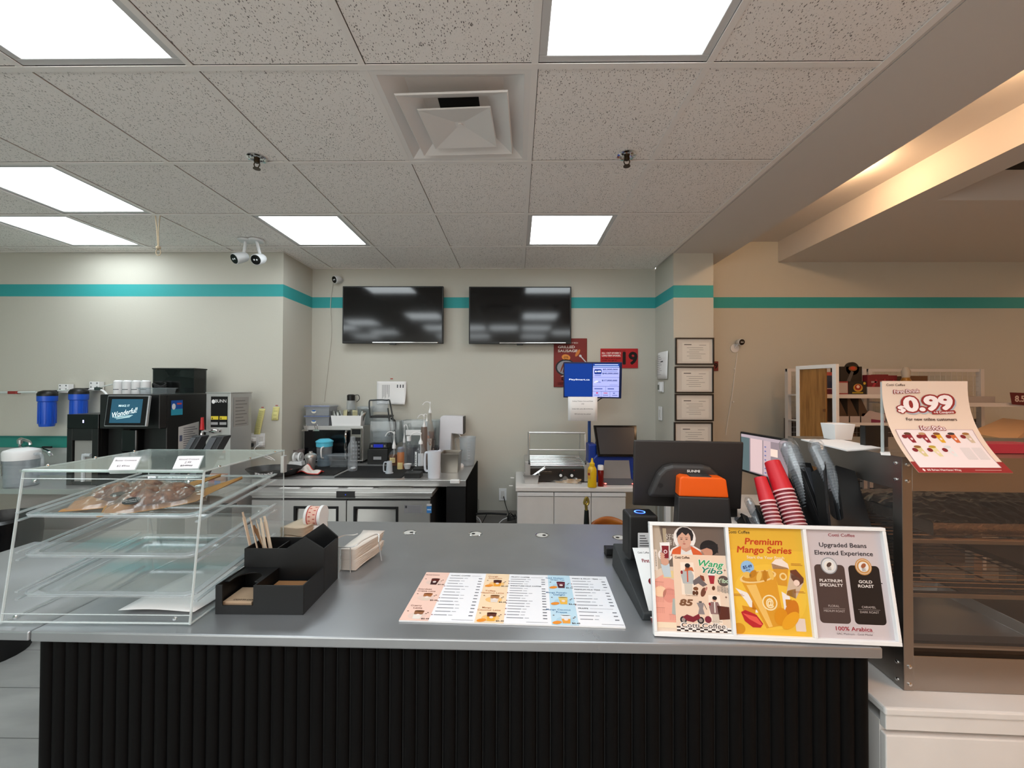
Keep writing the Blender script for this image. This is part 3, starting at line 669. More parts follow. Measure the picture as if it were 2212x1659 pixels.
for i in range(7):
    x = t.location.x-w*.36+w*.12*i; a = .5-.14*i+random.uniform(-.1, .1)
    o = MB().grid(lambda u, v: Vector(((u-.5)*.05, .012*math.sin(PI*u)*math.sin(PI*v)*(1 if i % 2 else -1), v*.13)), 5, 6, FOIL if i not in (2, 5) else mt('pale_pouch', 'b9b38e', rough=.5)).obj('coffee_pouch', loc=(x, t.location.y+random.uniform(-.02, .02), bz+.012), rot=(random.uniform(-.2, .2), -a*.9, random.uniform(-.5, .5)), sol=.003)
    tag(o, 'silver foil pouch standing in the white basket on the microwave', 'pouch', 'foil pouches in the white basket')
t, w, h = tub('lidded_container', 'clear food container behind the white basket on the microwave', 'container', 772, 800, 877, 914, None, .09, CLR, .9, Y=my+.12, lid=CLRD); t.location.z = MWT
p, w, h = sp(748, 768, 852, 912, None, my+.17); t = thing('sport_bottle', 'clear bottle with a black flip cap on the microwave', 'bottle', (p.x, p.y, MWT)); h = at(758, 852, Y=p.y).z-MWT
MB().lathe([(0, 0), (w*.45, 0), (w*.45, h*.72), (w*.38, h*.8)], CLRD).obj('body', t); MB().lathe([(w*.4, h*.8), (w*.42, h*.97), (w*.3, h), (0, h)], BLACK).obj('cap', t)
MB().tube([(w*.3, 0, h*.97), (w*.8, 0, h*.98), (w*.9, 0, h*.84), (w*.6, 0, h*.75)], .003, BLACK, sub=3).obj('strap', t)
# lathe helper for vessels
def vessel(name, label, cat, u0, u1, v0, v1, prof, m, Z=WT, part='body', grp=None, Y=None, inner=None):
    p, w, h = sp(u0, u1, v0, v1, Z, Y); t = thing(name, label, cat, (p.x, p.y, Z if Z is not None else p.z), group=grp)
    w *= math.cos(math.atan((((u0+u1)/2)-1116)/F))
    MB().lathe([(r*w/2, z*h) for r, z in prof], m).obj(part, t); return t, w, h
t, w, h = vessel('tape_dispenser', 'white tape dispenser with two wheels on the black mat', 'tape dispenser', 622, 651, 990, 1006, [(0, 0)], WHITE, Z=MT)
t = t; ww = w
for c in list(t.children): bpy.data.objects.remove(c)
p, w, h = sp(622, 651, 977, 1006, MT)
MB().prism([(-w*.55, 0), (w*.55, 0), (w*.5, h*.3), (-w*.42, h*.3)], .06, WHITE).obj('base', t, bev=.003)
for x in (-.01, .035): MB().lathe([(h*.12, -.006), (h*.36, -.008), (h*.36, .008), (h*.12, .006)], WHITE, ax='X', c=(x, .03, h*.6), n=24).obj('wheel', t)
MB().cyl((-.02, .03, h*.6), (.045, .03, h*.6), h*.16, mt('tape_roll_w', 'c8c8c6')).obj('hub', t)
t, w, h = vessel('cocktail_shaker', 'small stainless shaker with a grooved body on the black mat', 'shaker', 657, 685, 975, 1014, [(0, 0), (.62, 0), (.66, .1), (.78, .5), (.95, .62), (1, .72), (.92, .82), (.5, .9), (.3, .92), (.28, 1), (0, 1)], STEEL, Z=MT)
BLUE = mt('light_blue_lid', '55b8d2', rough=.35)
t, w, h = vessel('lidded_pitcher', 'clear pitcher with a light blue lid in front of the microwave', 'pitcher', 673, 711, 956, 1006, [(0, .01), (.8, 0), (.83, .02), (.95, 1)], CLRD, Z=MT)
t.location.y = 3.5; t.location.x *= 3.5/3.57
MB().lathe([(.78*w/2, .02*h), (.86*w/2, .45*h), (0, .45*h)], clear('water', 'c8dbe4', gloss=.6, haze=.25, hcol='a8c4d4')).obj('water', t)
MB().lathe([(.98*w/2, .84*h), (.99*w/2, 1.0*h), (1.05*w/2, 1.02*h), (1.05*w/2, 1.07*h), (.9*w/2, 1.1*h), (.6*w/2, 1.16*h), (0, 1.16*h)], BLUE).obj('lid', t)
MB().tube([(w*.15, -w*.46, .85*h), (w*.15, -w*.75, .8*h), (w*.15, -w*.72, .45*h), (w*.13, -w*.43, .38*h)], .006, WHITE, sub=4).obj('handle', t)
tub('food_container', 'clear plastic food container with a ridged lid left of the tall shaker bottle', 'container', 709, 749, 986, 1010, MT, .10, CLR, .88, lid=CLRD)
t, w, h = vessel('shaker_bottle', 'tall clear plastic shaker bottle in front of the microwave controls', 'bottle', 750, 773, 942, 1016, [(0, 0), (.9, 0), (.95, .03), (.95, .6), (1, .64), (.98, .68), (.8, .78), (.5, .86), (.48, .98), (0, 1)], CLRD, Z=MT)
p, w, h = sp(640, 660, 950, 985, WT); o = MB().lathe([(0, 0), (.7*.05, 0), (.05, .10), (.047, .10), (.66*.05, .005)], mt('smoky_cup', '8a7d7a', alpha=.6, rough=.3)).obj('smoky_cup', loc=at(645, 985, Y=3.6)*1.0); o.location.z = WT; tag(o, 'smoky clear cup behind the white tape dispenser', 'cup')
o.scale = (1, 1, 1.3)
# cloth
p = at(662, 1021, Z=MT); rr = random.Random(4)
CL = mt('dishcloth', 'd9cfc8', rough=.95, bump=.5, nscale=40); CR = mt('cloth_red', 'c4473f', rough=.95)
def clothf(u, v):
    x = (u-.5)*.25; y = (v-.5)*.10
    z = .004+.022*max(0, math.sin(u*7.5+v*2))*math.sin(PI*min(1, max(0, v)))+.05*math.exp(-((u-.42)/.13)**2)*(.3+.7*v)
    return Vector((x+.01*math.sin(v*6), y+.02*math.sin(u*5), z))
t = thing('dishcloth', 'crumpled white cloth with a red hem on the black mat', 'cloth', p)
MB().grid(clothf, 28, 12, CL).obj('fabric', t, sol=.003)
e_ = MB()
for vv in (0, 1): e_.tube([clothf(i/24, vv) for i in range(25)], .004, CR, n=6)
for uu in (0, 1): e_.tube([clothf(uu, i/8) for i in range(9)], .004, CR, n=6)
e_.obj('red_hem', t)
# spoon
a, b = at(729, 1027, Z=MT), at(758, 1015, Z=MT); t = thing('spoon', 'white spoon lying across the black mat', 'spoon', a)
d = b-a; MB().tube([(0, 0, .006), d+Vector((0, 0, .008))], .0028, mt('grey_handle', '9a9a9a')).obj('handle', t); MB().lathe([(0, .0), (.016, .006), (.022, .016), (.018, .02), (0, .012)], WHITE, c=d+Vector((.018, 0, 0))).obj('bowl', t)
# blender
p, w, h = sp(793, 838, 957, 1003, WT); t = thing('blender', 'black blender with a sound cover and clear jug right of the microwave', 'blender', p)
MB().box(-w/2, w/2, 0, .2, 0, h*.72, BLACK).prism([(-w/2+.006, h*.72), (w/2-.006, h*.72), (w/2-.012, h*.98), (-w/2+.014, h*.98)], .17, BLACK, M=Matrix.Translation((0, .015, 0))).obj('base', t, bev=.006)
P = Print(lambda x, y, hh: (x, .012-hh, y)); P.rect(-w*.22, h*.78, w*.24, h*.93, '2438c8', 1); P.rect(-w*.35, h*.8, -w*.26, h*.9, '7a7a80', 1); P.rect(w*.28, h*.8, w*.36, h*.9, '7a7a80', 1); P.obj('display', t)
P = Print(lambda x, y, hh: (x, -.001-hh, y)); P.rect(-w*.2, h*.22, w*.18, h*.36, '9a9a9c', 1); P.obj('name_plate', t)
jt = at(815, 880, Y=p.y+.1).z-p.z; jb = h
j = MB(); wj = .075
j.open_box(-wj, wj+.01, .03, .18, jb, jt-.08, .003, CLR, .72, .8); j = j.obj('jug', t)
MB().box(-wj-.004, wj+.014, .028, .182, jt-.09, jt-.07, BLACK).obj('jug_lid', t, bev=.006)
MB().tube([(wj+.01, .1, jt-.1), (wj+.05, .1, jt-.13), (wj+.04, .1, jb+.08), (wj*.8, .1, jb+.05)], .008, BLACK, sub=4).obj('jug_handle', t)
c_ = MB(); c_.open_box(-.07, .19, .005, .2, jb+.002, jt-.12, .003, CLR, 1, 1); c_.obj('sound_cover', t)
c_ = MB(); zt = at(830, 864, Y=p.y+.1).z-p.z
c_.tube([(-.075, .02, jt-.09), (-.085, .02, zt-.02), (-.06, .03, zt), (.07, .03, zt), (.10, .03, zt-.03), (.155, .03, jb+.02), (.15, .03, jb-.02), (.12, .03, jb+.0), (.08, .03, zt-.07)], .007, mt('dark_grey_frame', '3a3f40', rough=.35), sub=3)
c_.obj('cover_frame', t)
MB().grid(lambda u, v: Vector((-.06+.14*u, .03-.0*v, zt-.005-.10*v)), 2, 2, CLRD).obj('cover_flap', t, sol=.002)
t, w, h = vessel('measuring_cup', 'small frosted measuring cup with a handle on the right black mat', 'measuring cup', 833, 849, 996, 1022, [(0, 0), (1.1, 0), (1.1, .06), (.9, .08), (.7, 1), (.65, 1), (.82, .1), (0, .1)], FROST, Z=MT)
MB().tube([(-w*.36, 0, h*.9), (-w*.75, 0, h*.85), (-w*.8, 0, h*.2), (-w*.45, 0, h*.12)], .005, FROST, sub=4).obj('handle', t)
# bottles
AMB = clear('amber_syrup', 'c27a18', gloss=.5, haze=.3, hcol='a8641a')
def pump(t, z0, h, r, dirx, m=WHITE, ring=True, dr=.05):
    MB().lathe([(r*1.15, z0), (r*1.15, z0+h*.16), (r*.9, z0+h*.22), (r*.35, z0+h*.42), (r*.3, z0+h*.5), (0, z0+h*.5)], m, n=18).obj('collar', t)
    n_ = MB(); n_.cyl((0, 0, z0+h*.4), (0, 0, z0+h*.8), r*.22, m, n=10)
    n_.tube([(0, 0, z0+h*.82), (dirx*dr*.35, 0, z0+h*.92), (dirx*dr*.8, -.003, z0+h*.86), (dirx*dr*1.1, -.004, z0+h*.66)], r*.28, m, n=8, sub=3)
    n_.lathe([(r*.5, z0+h*.78), (r*.5, z0+h*.9), (0, z0+h*.93)], m, n=14); n_.obj('pump_head', t)
    MB().cyl((0, 0, max(.02, z0-.09)), (0, 0, z0), r*.2, m, n=8).obj('dip_tube', t)
def bottle(name, label, u0, u1, v0, v1, vb, m, prof, dirx=-1, liq=None, lf=.5, Z=WT, Y=None, cat='pump bottle', lab=None, dr=.05, pumpm=WHITE):
    """v0 pump top, vb bottle neck top, v1 base"""
    p, w, h = sp(u0, u1, vb, v1, Z if Y is None else None, Y); z = Z
    h = at((u0+u1)/2, vb, Y=p.y).z-z; ht = at((u0+u1)/2, v0, Y=p.y).z-z
    t = thing(name, label, cat, (p.x, p.y, z))
    MB().lathe([(r*w/2, zz*h) for r, zz in prof], m).obj('body', t)
    if liq: MB().lathe([(0, .004)]+[(r*w/2*.95, min(zz, lf)*h) for r, zz in prof if zz < lf and r > .1]+[(prof[1][0]*w/2*.93, lf*h), (0, lf*h)], liq).obj('contents', t)
    if ht > h*1.02: pump(t, h*.98, ht-h*.98, w*.16, dirx, pumpm, dr=dr)
    if lab: P = Print(lambda x, y, hh: ((w/2+.0006+hh)*math.sin(x/(w/2)), -(w/2+.0006+hh)*math.cos(x/(w/2)), y)); lab(P, w, h); P.obj('label', t)
    return t, w, h
SYR = [(0, 0), (.95, 0), (1, .03), (1, .55), (.9, .68), (.55, .82), (.32, .9), (.32, 1), (0, 1)]
TALL = [(0, 0), (.95, 0), (1, .02), (1, .6), (.75, .72), (.38, .85), (.35, 1), (0, 1)]
def tagn(P, w, h): P.rect(-w*.3, h*.22, w*.25, h*.5, 'd8c690', 1, n=5); [P.rect(-w*.2, h*(.3+.05*i), w*.15, h*(.315+.05*i), '8a7a50', 2, n=3) for i in range(3)]
bottle('syrup_bottle', 'round pump bottle half full of amber syrup with a cream tag', 840, 862, 929, 1006, 968, CLR, SYR, -1, AMB, .62, lab=tagn, dr=.07)
def lab2(P, w, h): P.rect(-w*.4, h*.03, w*.4, h*.42, 'dfcb90', 1, n=6); [P.rect(-w*.25, h*(.12+.08*i), w*.2, h*(.135+.08*i), '8a7a50', 2, n=3) for i in range(3)]
t, w, h = bottle('sauce_bottle', 'orange squeeze bottle with grey cap and cream label', 858, 873, 966, 1014, 976, mt('orange_sauce', 'b5744a', rough=.35), [(0, 0), (.95, 0), (1, .03), (1, .92), (.9, 1), (0, 1)], lab=lab2, cat='bottle')
for c in list(t.children):
    if c.name.split('.')[0] in ('collar', 'pump_head', 'dip_tube'): bpy.data.objects.remove(c)
MB().lathe([(w*.46, h), (w*.46, h*1.22), (w*.3, h*1.28), (0, h*1.28)], mt('grey_cap', '7d828c')).obj('cap', t)
t, w, h = bottle('glass_bottle', 'clear round glass bottle with a white screw cap between the pump bottles', 873, 893, 950, 1010, 950, CLR, SYR, cat='bottle')
MB().lathe([(w*.24, h*.96), (w*.24, h*1.13), (0, h*1.13)], WHITE).obj('cap', t)
bottle('cocoa_bottle', 'small dark chocolate pump bottle behind the amber syrup bottle', 866, 880, 914, 985, 955, clear('smoke_clear', 'b8b4b0', haze=.2), SYR, 1, mt('chocolate', '140c08', rough=.3), .7, Y=3.62, dr=.03)
def scale_lab(P, w, h): P.rect(-w*.5, h*.08, -w*.22, h*.68, 'e6e6e6', 1, n=3); P.rect(-w*.1, h*.1, w*.35, h*.62, 'c9cdd2', 1, n=5); [P.rect(-w*.05, h*(.15+.06*i), w*.15, h*(.16+.06*i), '8a9098', 2, n=2) for i in range(7)]; [P.rect(-w*.42, h*(.14+.075*i), -w*.3, h*(.18+.075*i), '1c1c1e', 2) for i in range(6)]
bottle('syrup_bottle', 'clear pump bottle with a marked scale and black lettering on the black block', 896, 921, 932, 1010, 958, CLR, SYR, -1, None, lab=scale_lab, Z=WT+.035, Y=3.30, dr=.075)
bottle('chocolate_bottle', 'brown sauce bottle with a blue collar and a white pump', 907, 925, 893, 965, 922, mt('mocha_bottle', '71625a', rough=.35), [(0, 0), (.95, 0), (1, .05), (.95, .35), (.7, .5), (.75, .7), (.8, .9), (.7, 1), (0, 1)], -1, Z=WT, Y=3.41, dr=.05)
def leaf(P, w, h): P.rect(-w*.4, h*.1, w*.3, h*.5, 'b9b4ac', 1, n=6); P.ell(-w*.1, h*.5, w*.16, h*.06, 'b86a2a', 2); P.ell(w*.1, h*.42, w*.14, h*.05, '8a4a1a', 2)
bottle('syrup_bottle', 'tall glass syrup bottle with leaf label and amber contents, highest of the pump bottles', 919, 938, 866, 990, 890, clear('glass_tall', 'd8d4cc', haze=.15), TALL, -1, AMB, .62, Y=3.64, lab=leaf, dr=.06)
bottle('syrup_bottle', 'tall narrow clear bottle with black-ringed white pump before the amber syrup bottle', 915, 928, 893, 985, 908, CLRD, TALL, -1, None, Y=3.54, dr=.03)
for nm, ar in (('block_stand', (888, 919, 1008, 1026, .07, 'black block standing under the clear marked pump bottle')), ('scale', (873, 908, 1022, 1033, .09, 'small flat black kitchen scale at the front edge of the worktop'))):
    p, w, h = sp(ar[0], ar[1], ar[2], ar[3]); t_ = MB().box(-w/2, w/2, 0, ar[4], 0, min(h, .04), BLACK).obj(nm, loc=p, bev=.003)
    tag(t_, ar[5], 'scale' if nm == 'scale' else 'block')
bk = bpy.data.objects['block_stand']; bk.location.y = 3.24
bk.scale = (1.1, 1.9, .9)
t, w, h = vessel('small_bowl', 'small white bowl beside the clear glass bottle', 'bowl', 871, 889, 1002, 1014, [(0, 0), (.6, 0), (1, .95), (1.04, 1), (.95, 1), (.55, .12), (0, .1)], WHITE)
# white jug
p, w, h = sp(922, 953, 970, 1032); t = thing('jug', 'tall white plastic jug at the front edge of the worktop', 'jug', p)
MB().lathe([(0, .0), (w*.4, 0), (w*.42, h*.02), (w*.47, h*.93), (w*.44, h*.93), (w*.39, h*.03), (0, .02)], mt('translucent_white', 'd3d6de', rough=.4), n=28, sy=.75).prism([(w*.1, h*.9), (w*.47, h*.9), (w*.46, h*1.0), (w*.3, h*.97)], .004, mt('translucent_white', 'd3d6de'), M=Matrix.Translation((0, -.002, 0))).obj('body', t)
MB().tube([(-w*.42, 0, h*.88), (-w*.62, 0, h*.82), (-w*.62, 0, h*.3), (-w*.42, 0, h*.24)], .009, mt('translucent_white', 'd3d6de'), sub=4).obj('handle', t)
# steel pan
t, w, h = tub('steam_pan', 'deep stainless steel pan with a white paper inside', 'pan', 950, 990, 980, 1022, WT, .2, mt('pan_steel', 'a39c92', rough=.3, metal=1), .9)
MB().box(-w*.4, w*.4, -.06, .06, h*.8, h*.84, PAPER).obj('paper_liner', t)
# dispenser
p, w, h = sp(947, 1000, 898, 985, None, 3.71); z = WT; h = at(970, 898, Y=3.71).z-z; t = thing('powder_dispenser', 'white L-shaped countertop dispenser beside the tall jug', 'dispenser', (p.x-w/2, 3.71, z))
a = w*.42; pts = [(0, 0), (a*1.1, 0), (w*.53, h*.62), (w, h*.6), (w, h*.99)]+[(w*.2-w*.15*math.sin(k*PI/8), h*(1-.08*(1-math.cos(k*PI/8)))) for k in range(5)]
MB().prism(pts, .13, mt('glossy_white', 'd4d4da', rough=.2)).obj('body', t, bev=.006)
MB().box(w, w+.008, .005, .125, h*.61, h*.985, BLACK).obj('end_cap', t, bev=.002)
MB().cyl((w*.78, .06, h*.62), (w*.86, .06, h*.54), .014, STEEL).obj('nozzle', t)
# beaker
t, w, h = vessel('measuring_jug', 'large clear measuring jug at the right end of the worktop', 'jug', 992, 1028, 944, 1006, [(0, 0), (.78, 0), (.82, .03), (1, 1), (1.05, 1.01), (1, .98), (.78, .04), (0, .03)], CLRD)
MB().tube([(-w*.48, 0, h*.95), (-w*.75, 0, h*.9), (-w*.6, 0, h*.4), (-w*.42, 0, h*.35)], .006, CLR, sub=4).obj('handle', t)
P = Print(lambda x, y, hh: ((w*.45+hh)*math.sin(x), -(w*.45+hh)*math.cos(x), y))
for i in range(6): P.rect(.1, h*(.3+.09*i), .45, h*(.31+.09*i), 'd8dade', 1)
P.obj('scale_marks', t)
# wire rack
p = at(934, 985, Y=3.42); t = thing('wire_rack', 'small folding black wire rack behind the white jug', 'rack', (p.x, 3.42, WT))
r_ = MB(); zt = at(934, 925, Y=3.42).z-WT
for y in (0, .05): r_.tube([(-.035, y, 0), (.018, y, zt), (.022, y, 0)], .004, BLACK)
for k in range(4): f = (k+.6)/5; r_.tube([(-.035+.053*f, 0, zt*f), (.022, 0, zt*f)], .003, BLACK); r_.tube([(.021, 0, zt*f), (.021, .05, zt*f)], .003, BLACK)
r_.obj('wire_frame', t)
# clear box with white lid, right behind bottles
t, w, h = tub('display_box', 'wide clear box with a white band behind the pump bottles', 'container', 868, 948, 917, 975, None, .15, CLR, .98, Y=3.68); t.location.z = WT+.14
MB().box(-w*.4, w*.25, -.08, -.05, h*.45, h*.65, WHITE).obj('white_band', t, bev=.004)
t2, w, h = tub('ingredient_bin', 'low grey bin beneath the wide clear box', 'bin', 870, 946, 955, 990, None, .16, mt('grey_bin', '4d4e55', rough=.5), .98, Y=3.68); t2.location.z = WT
t2.children[0].scale = (1, 1, .14/h*1.0); t2.children[1].location.z = .14-h
o = MB().lathe([(0, 0), (.03, 0), (.032, .015), (.02, .03), (0, .032)], WHITE).obj('white_puck', loc=at(994, 1009, Z=WT)); tag(o, 'small white rounded cap right of the steel pan', 'cap')
p = at(983, 1041, Y=2.99); t = MB().box(-.035, .035, -.022, .0, -.02, .008, WHITE).obj('corner_clip', loc=(p.x, 2.994, WT), bev=.005); tag(t, 'white plastic clip on the front corner of the worktop', 'clip')
# ================================================================== left side
LY = 2.67
t = thing('left_worktop_counter', 'stainless worktop run along the left wall with grey panels below', 'counter', (0, 0, 0))
MB().box(-5.2, -1.957, LY, 3.38, WT-.035, WT, STEEL).obj('steel_top', t, bev=.002)
pa = at(38, 1200, Y=LY+.06).x
MB().box(pa, -1.96, LY+.06, 3.3, .08, WT-.036, mt('warm_grey_panel', '8d8682', rough=.5)).obj('cabinet_body', t)
pb_ = at(140, 1200, Y=LY+.055); 
MB().box(pb_.x-.30, -2.3, LY+.045, LY+.058, .1, at(100, 1150, Y=LY).z, mt('light_grey_panel', '9d9691', rough=.5)).obj('lower_panel', t, bev=.002)
hp = at(85, 1266, Y=LY+.045); MB().lathe([(.03, 0), (0, .001)], mt('hole_dark', '4e4640', rough=.8), ax='Y', c=(hp.x, LY+.043, hp.z)).obj('cable_hole', t)
MB().box(-4.9, -4.86, LY+.05, 3.3, 0, WT-.036, STEELR).obj('support_leg', t)
# teal splash strip and steel splash panel behind the sink
z1 = at(60, 943, Y=3.38).z; z2 = at(60, 966, Y=3.38).z
struct(MB().box(-5.28, -2.5, 3.374, 3.384, z2, z1, mt('teal_splash', '2b8478', rough=.35)).obj('trim_5'))
struct(MB().box(-5.28, -2.5, 3.366, 3.374, z1-.008, z1+.006, mt('dark_teal_trim', '1e6a62', rough=.4)).obj('trim_6'))
t = thing('sink', 'stainless sink splash panel and basin behind the plastic pitcher', 'sink', (0, 0, 0))
MB().box(-4.8, -2.95, 3.355, 3.365, WT, z2, STEELR).obj('splash_panel', t)
MB().open_box(-4.6, -3.2, 2.95, 3.3, WT-.0, WT+.03, .012, STEEL).obj('basin_rim', t, bev=.003)
p = at(45, 966, Y=3.3); t = thing('wall_faucet', 'chrome faucet above the sink, left of the tap handle', 'faucet', p)
MB().tube([(0, .05, 0), (0, 0, 0), (0, -.0, .045), (.02, 0, .06), (.07, 0, .045), (.08, 0, .02)], .012, CHROME, sub=4).obj('spout', t)
MB().lathe([(0, 0), (.022, 0), (.024, .03), (.012, .045), (0, .05)], CHROME, c=(0, 0, .03)).obj('handle', t)
p = at(95, 972, Y=3.3); t = thing('tap_valve', 'chrome tap with a dark lever right of the faucet', 'faucet', p)
MB().tube([(-.06, .05, 0), (-.05, 0, 0), (.0, 0, 0), (.04, 0, -.02), (.06, 0, -.05)], .013, CHROME, sub=4).obj('pipe', t); MB().box(-.01, .06, -.01, .01, .015, .03, BLACK).obj('lever', t, bev=.003)
# water filters on the wall
FB = mt('filter_blue', '1f52bd', rough=.3)
for u0, u1, lb in ((78, 126, 'blue water filter canister on the left wall, left of the two'), (146, 194, 'blue water filter canister on the left wall, right of the two')):
    Yf = 3.27; a, b = at(u0, 921, Y=Yf), at(u1, 843, Y=Yf); r = (b.x-a.x)/2*.68; h = b.z-a.z
    if u0 > 100: h = at(100, 838, Y=Yf).z - a.z
    t = thing('water_filter', lb, 'water filter', ((a.x+b.x)/2, Yf, a.z), group='blue water filters')
    MB().lathe([(0, 0), (r*.72, 0), (r*.78, h*.05), (r*.86, h*.68), (r*.98, h*.7), (r, h*.84)], FB, n=20).obj('canister', t)
    rb = MB()
    for k in range(10): a_ = 2*PI*k/10; rb.box(-.004, .004, r*.8, r*.88, h*.08, h*.66, FB, M=Matrix.Rotation(a_, 4, 'Z'))
    rb.obj('ribs', t)
    MB().lathe([(r*.98, h*.84), (r, h*.9), (r*.85, h*.96), (r*.4, h), (0, h)], BLACK, n=20).obj('cap', t)
    MB().box(.02, .10, .06, .105, h*.93, h*1.17, WHITE).box(-.02, .02, -.0, .1, h*.93, h*1.0, BLACK).obj('bracket', t, bev=.002)
    sc = MB()
    for x in (.035, .085):
        for z in (h*1.03, h*1.13): sc.lathe([(.006, 0), (0, -.003)], mt('screw_grey', '55585a'), ax='Y', c=(x, .059, z), n=8)
    sc.obj('bracket_screws', t)
PIPE = mt('white_pipe', 'c9cfcb', rough=.4); pm = lambda u, v: at(u, v, Y=3.33)
t = thing('water_pipe', 'white water pipe with a red valve running along the left wall', 'pipe', (0, 0, 0))
MB().tube([pm(-60, 848), pm(0, 848), pm(78, 847)], .009, PIPE).obj('left_pipe', t); MB().tube([pm(122, 845), pm(147, 843)], .009, PIPE).obj('middle_pipe', t)
MB().tube([pm(192, 842), pm(212, 841), pm(225, 846), pm(234, 860), pm(240, 885)], .008, WHITE, sub=4).obj('right_pipe', t)
MB().box(-.035, .035, -.02, .02, -.012, .012, mt('valve_red', '8e2e2a')).obj('red_valve', t, loc=pm(31, 848), bev=.004)
MB().box(-.02, .03, -.012, .012, -.012, .014, mt('valve_dark', '33403c')).obj('black_valve', t, loc=pm(211, 840), bev=.004)
MB().tube([pm(213, 839), pm(225, 834), pm(244, 830)], .005, PIPE).obj('thin_tube', t)
# pitcher and tray on left worktop
p, w, h = sp(12, 80, 984, 1050, WT); w *= .8; t = thing('water_pitcher', 'large cloudy plastic pitcher with a white lid at the left edge', 'pitcher', p)
MB().lathe([(0, 0), (w*.46, 0), (w*.48, h*.03), (w*.52, 1.0*h), (w*.5, h), (w*.45, h*.04), (0, h*.03)], CLRD, n=32).obj('body', t)
MB().lathe([(w*.525, h*.88), (w*.535, h*1.12), (w*.5, h*1.18), (w*.3, h*1.24), (0, h*1.25)], WHITE, n=32).prism([(-w*.48, h*1.0), (-w*.68, h*1.12), (-w*.48, h*1.14)], .05, WHITE, M=Matrix.Translation((0, -.025, 0))).obj('lid', t)
MB().tube([(w*.5, 0, h*1.05), (w*.8, 0, h*1.02), (w*.82, 0, h*.5), (w*.5, 0, h*.4)], .010, CLRD, sub=4).obj('handle', t)
P = Print(lambda x, y, hh: ((w*.515+hh)*math.sin(x), -(w*.515+hh)*math.cos(x), y))
P.rect(-1.15, h*.38, -.5, h*.92, 'd6cfc2', 1, n=5); P.rect(-1.15, h*.78, -.5, h*.92, '3d4a8c', 2, n=5); P.rect(-.85, h*.52, -.6, h*.7, 'a8612f', 2, n=3); [P.rect(-1.1, h*(.44+.08*k), -.95, h*(.47+.08*k), '8a857a', 2) for k in range(4)]
P.obj('sticker', t)
t, w, h = tub('plastic_tray', 'flat clear plastic tray beside the large pitcher', 'tray', 75, 150, 1010, 1036, WT, .22, CLRD, .9)
p = at(4, 1250, Y=2.2); t = thing('trash_bin', 'black waste bin with a bag at the left edge behind the case', 'bin', (p.x-.27, 2.35, 0)); zt = at(4, 1130, Y=2.3).z
MB().lathe([(0, 0), (.17, 0), (.2, zt*.95), (.19, zt*.95), (.16, .02), (0, .02)], BLACKM).obj('bin', t)
MB().lathe([(.205, zt*.78), (.212, zt*.9), (.208, zt), (.19, zt*1.02), (.17, zt*.9)], mt('bin_bag', '0c0c0e', rough=.25, bump=.8, nscale=18), n=30).obj('bag', t)
# coffee machine
cy = 2.78; xl = at(215, 900, Y=cy).x; xr = at(345, 900, Y=cy).x; zt = at(280, 852, Y=cy).z
t = thing('coffee_machine', 'large black automatic coffee machine with a tilted touch screen', 'coffee machine', (xl, cy, WT)); W_ = xr-xl; H_ = zt-WT
m_ = MB(); m_.box(0, W_, .06, .43, 0, H_, BLACK); m_.box(0, W_, 0, .06, H_*.62, H_, BLACK); m_.box(0, W_, -.02, .06, 0, .05, BLACK); m_.obj('body', t, bev=.006)
MB().box(W_*.36, W_*.62, .0, .06, H_*.36, H_*.62, GLOSSB).obj('spout', t, bev=.01)
sc = MB(); sa = at(224, 921, Y=cy-.09); sb = at(316, 854, Y=cy-.09)
w, h = sb.x-sa.x, sb.z-sa.z
st = thing('x', None, None); bpy.data.objects.remove(st)
d = MB(); M_ = Matrix.Translation((sa.x-xl, -.09, sa.z-WT)) @ Matrix.Rotation(-.12, 4, 'X')
d.box(0, w, 0, .018, 0, h, mt('screen_shell', 'a9adb0', rough=.3, metal=.5), M=M_); d = d.obj('touch_screen', t, bev=.004)
def scr(x, y, hh): return M_ @ Vector((x, -hh-.0012, y))
P = Print(scr); P.rect(.006, .006, w-.008, h-.006, '08090a', 1); P.obj('bezel', d)
P = Print(scr, emit=.3); P.rect(w*.12, h*.11, w*.86, h*.88, '1d4152', 2); P.text('MAKE IT', w*.43, h*.66, w*.26, h*.07, 'b9d3d6', 3, .01); P.text('Wonderful!', w*.47, h*.44, w*.6, h*.17, 'cfe3e4', 3, .008, .22, .35)
for k in range(3): P.line(w*(.2+.04*k), h*(.30-.03*k), w*(.66-.03*k), h*(.36-.03*k), .003, 'a9c6c9', 3)
P.obj('display', d)
P = Print(lambda x, y, hh: (x, -.0205*0-hh-.001, y)); P.rect(W_*.45, H_*.66, W_*.62, H_*.69, 'c2c6c8', 2); P.obj('front_badge', t)
# side stickers (on right side face x = W_)
sd = lambda x, y, hh: (W_+.0012+hh, x, y)
P = Print(sd); P.rect(.09, H_*.76, .19, H_*.93, '1d4f9c', 1); P.rect(.09, H_*.76, .19, H_*.83, '2f8fa8', 2); P.ell(.112, H_*.86, .016, .022, 'd8dde4', 3); P.rect(.14, H_*.88, .18, H_*.9, 'c04848', 3); P.obj('service_sticker', t)
P = Print(sd); P.poly([(.155, H_*.27), (.345, H_*.33), (.345, H_*.66), (.155, H_*.62)], 'c3c0bd', 1)
for k in range(11): P.rect(.20, H_*(.335+.026*k), .33-.02*(k % 3), H_*(.345+.026*k), '77757a', 2)
P.rect(.165, H_*.45, .19, H_*.52, '5a6078', 2); P.obj('info_sheet', t)
